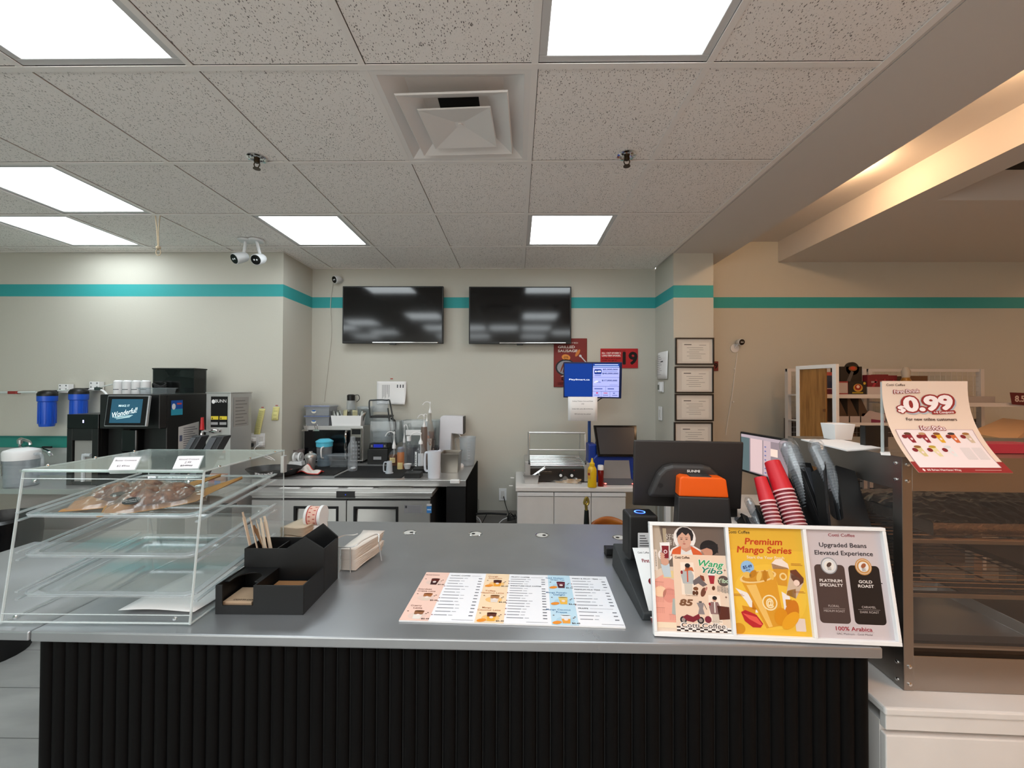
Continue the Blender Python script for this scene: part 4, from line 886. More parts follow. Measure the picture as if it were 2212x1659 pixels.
# hopper
ya = .30; x0 = at(330, 800, Y=cy+ya).x-xl; x1 = W_-.005; z1 = at(370, 795, Y=cy+ya).z-WT
h_ = MB(); SMK = clear('smoked_plastic', 'a2a6a6', gloss=1, haze=.06, hcol='2a2e30')
h_.open_box(x0, x1, ya, .425, H_+.002, z1-.01, .004, SMK); h_.obj('bean_hopper', t)
MB().box(x0-.004, x1+.004, ya-.004, .43, z1-.01, z1, BLACK).obj('hopper_lid', t, bev=.002)
MB().prism([(x0+.01, H_+.012), (x1-.01, H_+.012), (x1-.01, H_+.12), (x1-.1, H_+.13), (x0+.12, H_+.14), (x0+.05, H_+.08), (x0+.01, H_+.05)], .10, mt('coffee_beans', '17110e', rough=.5, bump=1, nscale=120), M=Matrix.Translation((0, ya+.012, 0))).obj('coffee_beans', t)
MB().prism([((x0+x1)/2-.10, z1-.012), ((x0+x1)/2-.0, z1-.012), ((x0+x1)/2-.035, z1-.06), ((x0+x1)/2-.035, H_+.14), ((x0+x1)/2-.07, H_+.14), ((x0+x1)/2-.07, z1-.06)], .03, mt('funnel_grey', '34383a', rough=.4), M=Matrix.Translation((0, ya+.04, 0))).obj('funnel', t)
# milk cooler
xa, xb = at(145, 900, Y=cy).x, at(214, 900, Y=cy).x; zt2 = at(180, 895, Y=cy).z
t = thing('milk_cooler', 'narrow black milk cooler with a glass door left of the coffee machine', 'cooler', (xa, cy, WT)); w = xb-xa-.003; h = zt2-WT
m_ = MB(); m_.box(0, w, .02, .40, 0, h, BLACK); m_.box(0, w, 0, .02, h*.80, h, GLOSSB)
for q in ((0, w*.17, 0, h*.8), (w*.8, w, 0, h*.8), (w*.17, w*.8, h*.63, h*.8), (w*.17, w*.8, 0, h*.05)): m_.box(q[0], q[1], 0, .02, q[2], q[3], BLACK)
m_.obj('body', t, bev=.002)
MB().box(w*.19, w*.79, .014, .019, h*.05, h*.63, mt('cooler_inside', '8e8e8a', rough=.4)).obj('glass_panel', t)
MB().tube([(w*.5, .008, h*.05), (w*.5, .008, h*.40), (w*.56, .008, h*.42), (w*.74, .008, h*.42)], .012, mt('milk_tube', 'b9bfc2', rough=.4), sub=3).obj('milk_tube', t)
P = Print(lambda x, y, hh: (x, -hh-.001, y), emit=.8); P.rect(w*.5, h*.88, w*.54, h*.92, 'b8b8ff', 1); P.obj('status_light', t)
# cups in shrink wrap, clear tray, cable coil on top
CUPW = mt('shrink_white', 'd9d9da', rough=.35, bump=.3, nscale=40)
pk = at(243, 853, Y=2.95)
for k in range(4):
    q = at(256+19.5*k, 853, Y=2.95); t = thing('paper_cup_sleeve', 'shrink-wrapped white roll in the row on top of the coffee machine', 'cup sleeve', (q.x, 2.95, WT+H_+.001), group='white rolls on the coffee machine')
    MB().lathe([(0, 0), (.029, 0), (.029, .09), (.02, .10), (0, .10)], CUPW, n=16).obj('roll', t)
    P = Print(lambda x, y, hh: ((.0292+hh)*math.sin(x), -(.0292+hh)*math.cos(x), y)); P.rect(-.8, .03, .8, .035, '55585c', 1, n=6); P.obj('print_line', t)
t, w, h = tub('clear_tray', 'small clear plastic tray on the coffee machine', 'tray', 296, 362, 838, 852, None, .08, CLR, .9, Y=2.84); t.location.z = WT+H_+.001
o = MB(); c0 = at(343, 832, Y=2.87)
o.tube([c0+Vector((.045*math.cos(a)*(1+.1*math.sin(3*a)), .02*math.sin(a), .012*math.sin(2*a)+.0007*k)) for k, a in enumerate([i*.5 for i in range(30)])], .004, BLACKM, n=6)
o = o.obj('coiled_cable'); o.location.z = -.014; tag(o, 'black cable coiled on the clear tray on the coffee machine', 'cable')
# hot water dispenser
hy = 3.0; xa, xb = at(445, 900, Y=hy).x, at(498, 900, Y=hy).x; zt = at(470, 849, Y=hy).z
t = thing('hot_water_dispenser', 'stainless hot water dispenser with a red tap handle beside the coffee machine', 'water dispenser', (xa, hy, WT)); w = xb-xa; h = zt-WT
MB().box(0, w, 0, .24, 0, h, STEELR).obj('tank', t, bev=.003)
MB().box(-.003, w+.003, -.004, .244, h, h+.006, STEEL).obj('top_cover', t)
P = Print(lambda x, y, hh: (x, -hh-.001, y)); P.rect(w*.2, h*.6, w*.88, h*.96, '0c0c0d', 1); P.ell(w*.3, h*.90, w*.07, h*.025, 'e6e6e6', 2); P.text('BUNN', w*.6, h*.905, w*.45, h*.038, 'e6e6e6', 2, .01)
for x in (.21, .56): P.rect(w*x, h*.69, w*(x+.3), h*.73, 'd6c23a', 2); P.rect(w*x, h*.63, w*(x+.28), h*.66, '9a9a9a', 2); P.poly([(w*(x+.03), h*.695), (w*(x+.08), h*.695), (w*(x+.055), h*.725)], '1a1a1a', 3)
P.obj('brand_panel', t); P = Print(lambda x, y, hh: (x, -hh-.001, y)); P.rect(w*.22, h*.22, w*.82, h*.34, '101010', 1); P.rect(w*.22, h*.305, w*.82, h*.34, 'b34a2c', 2); P.rect(w*.3, h*.24, w*.45, h*.27, 'c8c8c8', 2); P.rect(w*.55, h*.24, w*.75, h*.27, 'c8c8c8', 2); P.obj('warning_label', t)
P = Print(lambda x, y, hh: (w+.001+hh, x, y)); P.rect(.03, h*.6, .2, h*.95, '9b9792', 1); [P.rect(.05, h*(.62+.04*k), .18-.02*(k % 3), h*(.63+.04*k), '716e6a', 2) for k in range(8)]; P.obj('side_sheet', t)
MB().tube([(w*.6, 0, h*.56), (w*.3, -.03, h*.56), (w*.06, -.05, h*.56), (w*.06, -.05, h*.48)], .011, CHROME, sub=3).lathe([(.014, -.02), (.017, 0), (.014, .02)], CHROME, ax='X', c=(w*.5, -.03, h*.56)).obj('tap', t)
MB().cyl((w*.06, -.05, h*.58), (w*.06, -.05, h*.72), .014, mt('tap_red', 'b8262a', rough=.35), r1=.009).obj('tap_handle', t)
# black slanted lid holders
for u0, lb in ((398, 'slanted black cup lid holder in front of the hot water dispenser, the left one'), (440, 'slanted black cup lid holder in front of the hot water dispenser, the right one')):
    q = at(u0+8, 943, Y=2.45); t = thing('lid_holder', lb, 'holder', (q.x-.06, 2.45, WT*0+.0), group='slanted lid holders')
    t.location.z = q.z-.14
    w = .065 if u0 < 420 else .085
    m_ = MB(); sh = Matrix(((1, 0, .42, 0), (0, 1, .2, 0), (0, 0, 1, 0), (0, 0, 0, 1)))
    m_.box(0, w, 0, .07, -.25, .14, mt('dark_holder', '2c2d30', rough=.4), M=sh); m_.obj('sleeve', t, bev=.008)
    MB().box(.004, w*.55, -.006, .0, -.2, .13, mt('holder_face', '55585d', rough=.35), M=sh).obj('face_strip', t, bev=.003)
    MB().box(-.13, w-.08, -.02, .1, -.3, -.24, BLACK).obj('foot', t, bev=.004); t.location.z += 0
lhb = thing('holder_shelf', 'low black stand holding the slanted lid holders behind the pastry case', 'stand', (at(420, 1000, Y=2.45).x, 2.48, 0))
zz = at(406, 943, Y=2.45).z-.14-.3
MB().box(-.2, .16, -.1, .12, zz-.02, zz-.001, BLACKM).obj('shelf', lhb, bev=.003)
for x in (-.18, .12): MB().box(x, x+.02, -.08, .1, 0, zz-.02, BLACKM).obj('leg', lhb)
# airpot tray with brand strip and bags at the corner of the worktops
p = at(600, 1000, Z=WT); t = thing('brewer_tray', 'black curved brewer part with a white lettered strip by the wall corner', 'brewer', (-1.86, 3.12, WT))
MB().lathe([(0, 0), (.07, 0), (.12, .015), (.15, .06), (.14, .062), (.11, .02), (0, .012)], BLACK, sx=1.35, c=(.0, 0, 0), n=30).obj('tray', t)
P = Print(lambda x, y, hh: (x, -.138-hh, y+.03)); P.rect(-.06, 0, .075, .03, '8a8a8a', 1); P.text('FETCO', .008, .015, .12, .02, 'f0f0f0', 2, .02); P.obj('lettering', t)
for i, (x, y, z, cols, lb) in enumerate(((-2.02, 2.76, 0, ('b98c78', 'a33a44', '3f5fb0'), 'small printed snack bag in red and blue behind the pastry case'), (-2.16, 2.74, 0, ('b2a79c', '8a5a3a', 'b2a79c'), 'small pale paper bag behind the pastry case'))):
    t = thing('snack_bag', lb, 'bag', (x, y, WT))
    MB().grid(lambda u, v: Vector(((u-.5)*.12, -.02-.02*math.sin(PI*u)*math.sin(PI*min(1, v*1.1)), v*.09)), 8, 8, pc(cols[0])).grid(lambda u, v: Vector(((u-.5)*.12, .02-.02*(1-math.sin(PI*u)*math.sin(PI*v)), v*.09)), 8, 8, pc(cols[0])).obj('bag', t, sol=.001)
    P = Print(lambda x, y, hh: (x, -.042-hh, y)); P.rect(-.04, .03, .0, .07, cols[1], 1); P.rect(.0, .02, .04, .05, cols[2], 1); P.obj('printing', t)

# ================================================================== front counter
CT = .90
ax0 = Vector((-1.295, 1.082)); ang = math.atan2(1.047-1.082, .924+1.295)
counter = thing('service_counter', 'long front counter with a steel top and black ribbed front', 'counter', (ax0.x, ax0.y, 0), ang)
CL_ = 2.22; CD = .925
CTOP = mt('counter_steel', 'a9abae', rough=.33, metal=.8, bump=.05, nscale=35); nt = CTOP.node_tree; b = nt.nodes['Principled BSDF']
nz = nt.nodes.new('ShaderNodeTexNoise'); nz.inputs['Scale'].default_value = 5; nz.inputs['Detail'].default_value = 8; tc = nt.nodes.new('ShaderNodeTexCoord'); nt.links.new(tc.outputs['Object'], nz.inputs['Vector'])
rp = nt.nodes.new('ShaderNodeMapRange'); rp.inputs[3].default_value = .2; rp.inputs[4].default_value = .46; nt.links.new(nz.outputs[0], rp.inputs[0]); nt.links.new(rp.outputs[0], b.inputs['Roughness'])
MB().box(0, CL_, 0, CD, CT-.028, CT, CTOP).obj('steel_top', counter, bev=.004)
bx_ = MB(); bx_.box(.006, CL_-.02, .025, CD-.12, 0, CT-.029, BLACKM); bx_.obj('carcass', counter)
n = 62; e_ = MB(); pw = (CL_-.02)/n
for i in range(n): e_.lathe([(pw*.47, .02), (pw*.47, CT-.03)], SLAT, c=(.002+pw*(i+.5), .024, 0), n=12, sy=.55)
e_.obj('ribbed_front', counter)
# grommets
for k, (u, v) in enumerate(((687, 1146), (885, 1150), (1027, 1153), (1171, 1156), (1338, 1161))):
    q = at(u, v, Z=CT); g_ = thing('cable_grommet', ('metal cable grommet at the back of the counter, behind the tape roll', 'metal cable grommet in the counter, second from left', 'metal cable grommet in the counter, middle of the five', 'metal cable grommet in the counter, second from right', 'metal cable grommet in the counter beside the black receipt printer')[k], 'grommet', (q.x, q.y, CT), group='cable grommets')
    MB().lathe([(.024, .0004), (.029, .0015), (.031, .0004)], CHROME, n=28).cyl((0, 0, .0002), (0, 0, .0009), .0245, mt('grommet_cover', 'c6c6c2', rough=.45), n=28).obj('ring', g_)
    MB().cyl((.009*(1 if k % 2 else -1), -.003, .0009), (.009*(1 if k % 2 else -1), -.003, .0013), .0085, DARKV, n=16).obj('hole', g_)
# flap on the left
t = thing('counter_flap', 'hinged steel flap joining the left end of the front counter', 'counter flap', (ax0.x-.004, ax0.y, 0), ang)
MB().box(-.75, 0, 0, .62, CT-.026, CT-.001, CTOP).obj('steel_top', t, bev=.004)
MB().box(-.022, -.006, .05, .4, CT-.12, CT-.027, STEELR).obj('support_bracket', t)

# ---- acrylic pastry case
x0, x1, y0, y1, zb, zt = -1.415, -.892, 1.115, 1.56, CT, 1.312
case = thing('pastry_case', 'clear acrylic pastry case with three slanted trays on the counter', 'display case', (x0, y0, CT)); w = x1-x0; d = y1-y0; h = zt-CT; sl = .045; e = .006
def plate(name, pts, m, th, par=case):
    return MB().add(pts, [(0, 1, 2, 3)], m).obj(name, par, sol=th)
plate('side_panel', [(0, 0, .002), (0, d, .002), (0, d, h), (0, sl, h)], ACR, .004)
plate('side_panel', [(w, 0, .002), (w, d, .002), (w, d, h), (w, sl, h)], ACR, .004)
plate('front_panel', [(.003, 0, .012), (w-.003, 0, .012), (w-.003, sl, h-.012), (.003, sl, h-.012)], ACR, .004)
plate('top_panel', [(0, sl-.01, h), (w, sl-.01, h), (w, d, h), (0, d, h)], clear('acrylic_top', 'eef5f2', gloss=1, haze=.12, hcol='dfeae4'), .005)
plate('base_panel', [(.004, .004, .004), (w-.004, .004, .004), (w-.004, d, .004), (.004, d, .004)], ACR, .004)
plate('back_door', [(.006, d, .02), (w-.006, d, .02), (w-.006, d, h-.004), (.006, d, h-.004)], ACR, .003)
ed = MB()
def bar(a, b, r=.0028, m=ACRE): ed.cyl(a, b, r, m, n=6)
for x in (0, w):
    bar((x, 0, .004), (x, sl, h), .0034); bar((x, 0, .004), (x, d, .004)); bar((x, sl, h), (x, d, h), .003); bar((x, d, .0), (x, d, h), .002)
bar((0, 0, .006), (w, 0, .006), .0028); bar((0, 0, .028), (w, 0, .028), .0015); bar((0, sl, h), (w, sl, h), .0048); bar((0, d, h), (w, d, h), .002); bar((0, sl-.005, h-.022), (w, sl-.005, h-.022), .0015)
ed.obj('edge_strips', case)
sc = MB()
for x in (0, w):
    for f in (.15, .5, .85): sc.lathe([(.0045, h+.003), (.004, h+.006), (0, h+.007)], CHROME, c=(x, sl+(d-sl)*f, 0), n=10)
for x in (.04, w-.04):
    for z in (.02, h-.028): sc.lathe([(.006, 0), (.005, -.003), (0, -.004)], CHROME, ax='Y', c=(x, sl*(z/h)-.003, z), n=10)
sc.obj('screws', case)
MB().box(w-.008, w+.006, d-.01, d+.012, h-.085, h-.02, STEELR).obj('hinge', case, bev=.002)
# trays
TRC = clear('tray_plastic', 'f2f5f5', gloss=1.1, haze=.05, rough=.06)
TRE = clear('tray_rim_plastic', 'e4e9ea', gloss=1.3, haze=.3, hcol='e6ebee', rough=.08)
tilt = .09
def rrect(x0, x1, y0, y1, r, n=5):
    pts = []
    for cx, cy, a in ((x1-r, y1-r, 0), (x0+r, y1-r, 1), (x0+r, y0+r, 2), (x1-r, y0+r, 3)):
        pts += [(cx+r*math.cos(PI/2*(a+k/n)), cy+r*math.sin(PI/2*(a+k/n))) for k in range(n+1)]
    return pts
TR = {}
for k, zf in enumerate((.272, .160, .050)):
    tr = thing('pastry_tray', ('top clear tray in the pastry case with the bagged croissants', 'middle clear tray in the pastry case', 'lowest clear tray in the pastry case with a white sheet beneath')[k], 'tray', (x0+.014, y0+.028, CT+zf), rot=(tilt, 0, 0), group='trays in the pastry case')
    TR[k] = tr; tw, td = w-.028, .38
    a = rrect(0, tw, 0, td, .03); b_ = rrect(.018, tw-.018, .018, td-.018, .028); c_ = rrect(.03, tw-.03, .03, td-.03, .03)
    n = len(a); m_ = MB()
    m_.add([(x, y, .018) for x, y in b_]+[(x, y, 0) for x, y in c_], [(i, (i+1) % n, n+(i+1) % n, n+i) for i in range(n)]+[tuple(range(n, 2*n))], TRC, True)
    m_.obj('tray_pan', tr, sol=.0018)
    m_ = MB(); m_.add([(x, y, .018) for x, y in a]+[(x, y, .018) for x, y in b_]+[(x, y, .012) for x, y in a], [(i, (i+1) % n, n+(i+1) % n, n+i) for i in range(n)]+[(i, (i+1) % n, 2*n+(i+1) % n, 2*n+i) for i in range(n)], TRE)
    m_.tube([(x, y, .018) for x, y in a]+[(a[0][0], a[0][1], .018)], .002, TRE, n=6)
    m_.obj('rim', tr)
    for x in (-.0125, tw+.0025):
        rl = MB(); rl.box(x, x+.010, .0, td, .000, .004, TRE); rl.box(x, x+.010, .0, td, .022, .026, TRE); rl.obj('slide_rail', tr)
# bagged croissants
def crbag(name, lb, cx, cy, L, Wd, rz, seed, sticker=False):
    t = thing(name, lb, 'pastry bag', (0, 0, 0), group='bagged croissants'); t.parent = None
    M = TR[0].matrix_basis @ Matrix.Translation((cx, cy, .006)) @ Matrix.Rotation(rz, 4, 'Z')
    t.matrix_basis = M; rr = random.Random(seed)
    def base(u, v):
        x = (u*1.38-.5)*L; k = max(0, x/L-.38)/.5; y = (v-.5)*Wd*(1-.85*k)+.03*k
        return Vector((x, y, .002+.012*abs(min(u, .72)-.36)**2*4+.004*math.sin(v*9+seed)+.028*k))
    MB().grid(base, 14, 8, KRAFT).obj('kraft_back', t, sol=.001)
    for j, ox in enumerate((-L*.1, L*.16)):
        c = MB(); pts = []; N = 22
        for i in range(N+1):
            s_ = (i/N-.5)*2; rad = (.026*(1-abs(s_)**2.2)+.006)*(1+.035*math.sin(i*2.4)); pts.append((s_, rad))
        vs = []; fs = []; nn = 14
        for s_, rad in pts:
            cx_ = ox+s_*.052; cy_ = -.012*(s_*s_)+.0
            for q in range(nn): a_ = 2*PI*q/nn; vs.append((cx_, cy_+rad*math.cos(a_), .03+rad*.9*math.sin(a_)))
        for i in range(N):
            for q in range(nn): fs.append((i*nn+q, i*nn+(q+1) % nn, (i+1)*nn+(q+1) % nn, (i+1)*nn+q))
        c.add(vs, fs, mt('croissant_crust', '5a3020', rough=.5, noise=.5, nscale=60, ncol='9a7058', bump=.8), True); c.obj('croissant', t)
    film = clear('cellophane', 'fbf6f2', gloss=1.6, haze=.10, hcol='f0e6e0', rough=.12)
    def top(u, v):
        x = (u-.5)*L*.98; y = (v-.5)*Wd*.98; e_ = math.sin(PI*u)**.6*math.sin(PI*v)**.7
        return Vector((x, y, .006+.05*e_+.006*math.sin(u*31+seed)*e_+.004*math.sin(v*23+u*17)*e_))
    MB().grid(top, 36, 20, film, smooth=False).obj('clear_film', t)
    if sticker:
        P = Print(lambda x, y, hh: (x, y*.9-Wd*.30, .034+hh+y*.25)); P.ell(-L*.22, 0, .021, .021, '17181a', 1); P.text('COTTI', -L*.22, .004, .024, .005, 'd8d8d8', 2, .01); P.text('COFFEE', -L*.22, -.006, .024, .004, 'd8d8d8', 2); P.obj('round_sticker', t)
    else:
        P = Print(lambda x, y, hh: (x, y*.9-Wd*.30, .034+hh+y*.25)); P.ell(-L*.05, 0, .018, .014, '17181a', 1); P.obj('round_sticker', t)
crbag('croissant_bag', 'kraft and cellophane bag of croissants at the back left of the top tray', .16, .16, .27, .16, .5, 1)
crbag('croissant_bag', 'kraft and cellophane bag of croissants with a black round sticker, pointing right', .285, .125, .25, .15, .62, 2, True)
# paper sheet on the case floor
o = MB().grid(lambda u, v: Vector((.0+.22*u+.03*v, .0+.30*v, .002+.004*math.sin(u*4+v*3))), 8, 8, PAPER).obj('paper_liner', loc=(x0+.27, y0+.055, CT+.008), sol=.0005); tag(o, 'white paper sheet lying on the floor of the pastry case', 'paper')
# price tags
for k, (u, v, l1, l2, lb) in enumerate(((262, 1016, 'Butter Croissant', '$2.49/ea', 'white Butter Croissant price tag on top of the pastry case'), (400, 1013, 'Almond Croissant', '2.99', 'white Almond Croissant price tag with a handwritten price on the pastry case'))):
    q = at(u, v, Z=zt+.004); t = thing('price_tag', lb, 'price tag', q, .0, rot=(-.6, 0, .12))
    MB().box(-.032, .036, 0, .0015, 0, .042, ACRE).obj('acrylic_stand', t)
    P = Print(lambda x, y, hh: (x, -.0004-hh, y)); P.rect(-.034, .001, .034, .040, 'dcd6da', 0); P.text(l1, 0, .030, .056, .0052, '2c2c30', 1, .01)
    if k == 0: P.text(l2, 0, .013, .034, .0055, '2c2c30', 1, .01)
    else: P.text('2.99', 0, .020, .018, .006, '18181c', 1, .01, .0, .2); P.text('$3.49/ea', 0, .010, .032, .0055, '2c2c30', 1, .01); P.line(-.017, .010, .017, .011, .0012, '18181c', 2)
    P.obj('card', t)
    MB().box(-.034, .036, -.0, .002, -.012, .0, ACRE, M=Matrix.Rotation(1.1, 4, 'X')).obj('foot', t)
# ---- black organizer
x0, x1, y0, ym, y1 = -.865, -.610, 1.172, 1.296, 1.40
org = thing('cup_organizer', 'matt black counter organizer with gabled back, cup sleeves, napkins and straws', 'organizer', (x0, y0, CT)); w = x1-x0; dm = ym-y0; d = y1-y0; fh = .083; th = .005
OB = mt('organizer_black', '0b0b0c', rough=.5)
m_ = MB(); xm = w*.43
# front wall with notch, side walls, floor
m_.prism([(0, 0), (w, 0), (w, fh), (xm, fh), (xm, .025), (.02, .025), (.02, fh), (0, fh)], th, OB)
m_.box(0, th, th, dm, 0, fh, OB); m_.box(w-th, w, th, dm, 0, fh, OB); m_.box(th, w-th, th, d, 0, th, OB); m_.box(xm-th/2, xm+th/2, th, dm, th, fh-.002, OB)
m_.obj('front_tray', org, bev=.0008)
# top plate of the left compartment with a round cutout
pl_ = MB(); N = 16; R_ = .037; cx, cy_ = .5*(th+xm), .055
arc = [(cx+R_*math.cos(PI*(1-i/N)), cy_-.0+R_*math.sin(PI*(1-i/N))) for i in range(N+1)]
left = [(th, 0.03)]+[(th, dm-.001)]
vs = [(th, .03, fh-.004), (th, dm-.001, fh-.004), (xm-th/2, dm-.001, fh-.004), (xm-th/2, .03, fh-.004)]
ring_ = [(x, y, fh-.004) for x, y in arc]
k0 = [(cx-R_, .03, fh-.004)] + ring_ + [(cx+R_, .03, fh-.004)]
poly = [vs[0], vs[1], vs[2], vs[3]] + list(reversed(k0))
pl_.add(poly, [tuple(range(len(poly)))], OB); pl_.obj('sleeve_cover', org, sol=.003)
bk_ = MB(); H1 = .140; H2 = .178; xs = w*.56; xp = xs+(w-xs)*.45
g1 = [(0, fh*0), (w, 0), (w, H1), (xp, H2), (xs-.01, H1), (0, H1)]
bk_.prism(g1, th, OB, M=Matrix.Translation((0, dm, 0))); bk_.prism([(0, 0), (w, 0), (w, H1+.004), (xp+.01, H2+.01), (xs-.01, H1), (0, H1)], th, OB, M=Matrix.Translation((0, d-th, 0)))
bk_.box(0, th, dm+th, d-th, 0, H1, OB); bk_.box(w-th, w, dm+th, d-th, 0, H1, OB); bk_.box(xs-th, xs, dm+th, d-th, 0, H1, OB); bk_.box(w*.34, w*.34+th, dm+th, d-th, 0, H1-.01, OB)
bk_.obj('gabled_back', org, bev=.0008)
o = MB().box(.012, xm-.012, .012, .10, .0, .024, mt('sleeve_card', 'a88e74', rough=.8)).obj('cup_sleeves', loc=(x0, y0, CT+.006), bev=.002); tag(o, 'stack of pale brown cup sleeves in the front left bay of the black organizer', 'cup sleeves')
P = Print(lambda x, y, hh: (x, y, .0245+hh)); P.text('COTTI COFFEE', .078, .022, .08, .007, '2a2018', 1, .02, .0); P.obj('lettering', o)
o = thing('napkin_stack', 'brown napkins in the front right bay of the black organizer', 'napkins', (x0+xm+.012, y0+.012, CT+.006))
rr = random.Random(3)
nb = MB()
for i in range(12): a_ = rr.uniform(-.03, .03); nb.box(.0, w-xm-.03, .0, .095, .0035*i, .0035*i+.003, BNAP, M=Matrix.Translation((rr.uniform(-.001, .001), 0, 0)) @ Matrix.Rotation(a_*.3, 4, 'Z'))
nb.obj('napkins', o, bev=.001)
# straws
for i, (u, vt, lean, tl_) in enumerate(((524, 1106, -.016, .0), (540, 1117, -.004, .0), (553, 1122, .002, .02), (563, 1119, .008, .01), (571, 1115, .0, .02), (547, 1135, .03, .0))):
    Y = ym+.03+.012*(i % 3); tp = at(u, vt, Y=Y); bx2 = x0+.03+.013*i; 
    t = thing('wrapped_straw', 'pale paper-wrapped straw standing in the black organizer', 'straw', (bx2, Y, CT+.012), group='paper-wrapped straws')
    v = tp-Vector((bx2, Y, CT+.012)); q = v.to_track_quat('Z', 'Y').to_matrix().to_4x4(); L_ = v.length
    col = NAPK if i != 5 else mt('brown_straw', '7c5a3c', rough=.8)
    MB().box(-.0055, .0055, -.0015, .0015, 0, L_*.93, col, M=q @ Matrix.Rotation(.4*i, 4, 'Z')).box(-.004, .004, -.0005, .0005, L_*.93, L_, col, M=q @ Matrix.Rotation(.4*i, 4, 'Z')).obj('wrapper', t, bev=.0012)
# napkins in a wire holder
a, b, c, d_ = at(731, 1236, Z=CT), at(768, 1237, Z=CT), at(812, 1180, Z=CT+.05), at(738, 1152, Z=CT+.06)
t = thing('napkin_stack', 'stack of white napkins right of the black organizer', 'napkins', (a.x, a.y+.01, CT), rot=(0, 0, -.05)); rr = random.Random(5)
for lay in range(2):
    nb = MB()
    for i in range(16):
        z = .004+lay*.038+.0023*i; k = i/16
        nb.grid(lambda u, v: Vector((.0+(.055+.03*v)*u+.012*v*k+.004*rr.random(), .17*v, z+.006*math.sin(v*5+k)*v+.012*v*v)), 3, 6, NAPW)
    nb.obj('napkin_pile', t, sol=.0008)
t = thing('wire_napkin_holder', 'steel wire napkin holder with a curved arm over the white napkins', 'napkin holder', (a.x, a.y, CT))
wr = MB(); wr.tube([(.002, 0, 0), (.002, 0, .088)], .0018, STEEL); wr.tube([(.042, 0, 0), (.042, 0, .088)], .0018, STEEL)
wr.tube([(-.02, 0, .09), (.05, 0, .09), (.08, .03, .105), (.115, .07, .11), (.125, .05, .09)], .0025, STEEL, sub=4); wr.tube([(-.02, .03, .108), (.0, .05, .112), (.03, .055, .112), (.045, .06, .115)], .0022, STEEL, sub=4)
wr.tube([(.125, .05, .09), (.12, .1, .0)], .002, STEEL); wr.tube([(.002, 0, .001), (.002, .18, .001)], .0018, STEEL); wr.obj('wire', t)
# napkins behind the straws
t = thing('napkin_stack', 'pale napkin pile behind the wrapped straws, right of the pastry case', 'napkins', (-.93, 1.60, CT), rot=(0, 0, -.2))
for lay in range(3):
    nb = MB()
    for i in range(14): z = .003+lay*.034+.0022*i; k = i/14; nb.grid(lambda u, v: Vector((.0+.11*u+.004*rr.random(), .14*v, z+.004*math.sin(u*5+k)+.012*u)), 4, 4, NAPK)
    nb.obj('napkin_pile', t, sol=.0009)
# clear lid box with a roll of tape labels
p = at(672, 1160, Z=CT); t = thing('clamshell_lid', 'clear plastic lid lying behind the organizer', 'lid', (p.x, 1.62, CT), rot=(0, 0, -.1))
m_ = MB(); a = rrect(-.10, .12, -.10, .12, .03); b2_ = rrect(-.08, .10, -.08, .10, .025); n = len(a)
m_.add([(x, y, .003) for x, y in a]+[(x*.98, y*.98, .012) for x, y in b2_]+[(x*.85, y*.85, .034) for x, y in b2_], [(i, (i+1) % n, n+(i+1) % n, n+i) for i in range(n)]+[(n+i, n+(i+1) % n, 2*n+(i+1) % n, 2*n+i) for i in range(n)]+[tuple(range(2*n, 3*n))], CLRD, True)
m_.tube([(x, y, .004) for x, y in a]+[(a[0][0], a[0][1], .004)], .002, TRE); m_.obj('lid', t, sol=.001)
c = at(682, 1114, Y=1.66); t = thing('label_tape_roll', 'roll of pink and white label tape standing behind the organizer', 'tape roll', (c.x, 1.66, CT))
ry = c.z-CT; R_ = .038
MB().lathe([(R_*.72, -.034), (R_*1.06, -.032), (R_*1.06, -.022), (R_*.72, -.022)], WHITE, ax='X', c=(0, 0, ry), n=32).lathe([(R_*.72, .022), (R_*1.1, .022), (R_*1.1, .034), (R_*.72, .034)], WHITE, ax='X', c=(0, 0, ry), n=32).obj('side_wheel', t)
MB().lathe([(R_, -.022), (R_, .022)], mt('tape_pink', 'e3b9a8', rough=.6), ax='X', c=(0, 0, ry), n=32).obj('tape', t)
P = Print(lambda x, y, hh: (x, -(R_+.0004+hh)*math.cos(y), ry+(R_+.0004+hh)*math.sin(y)))
for k in range(6):
    for x in (-.014, .004): P.rect(x, -1.2+.45*k+(.2 if x > 0 else 0), x+.009, -1.12+.45*k+(.2 if x > 0 else 0), 'b83a3a', 1, ny=2)
P.rect(-.021, -1.4, -.018, 2.2, 'b5343a', 1, ny=14); P.rect(.018, -1.4, .021, 2.2, 'b5343a', 1, ny=14); P.obj('tape_print', t)
MB().box(-.034, .034, -.03, .03, .0345, max(.05, ry-R_*.8), WHITE, tx=1.1, ty=1.2).obj('stand', t, bev=.004)

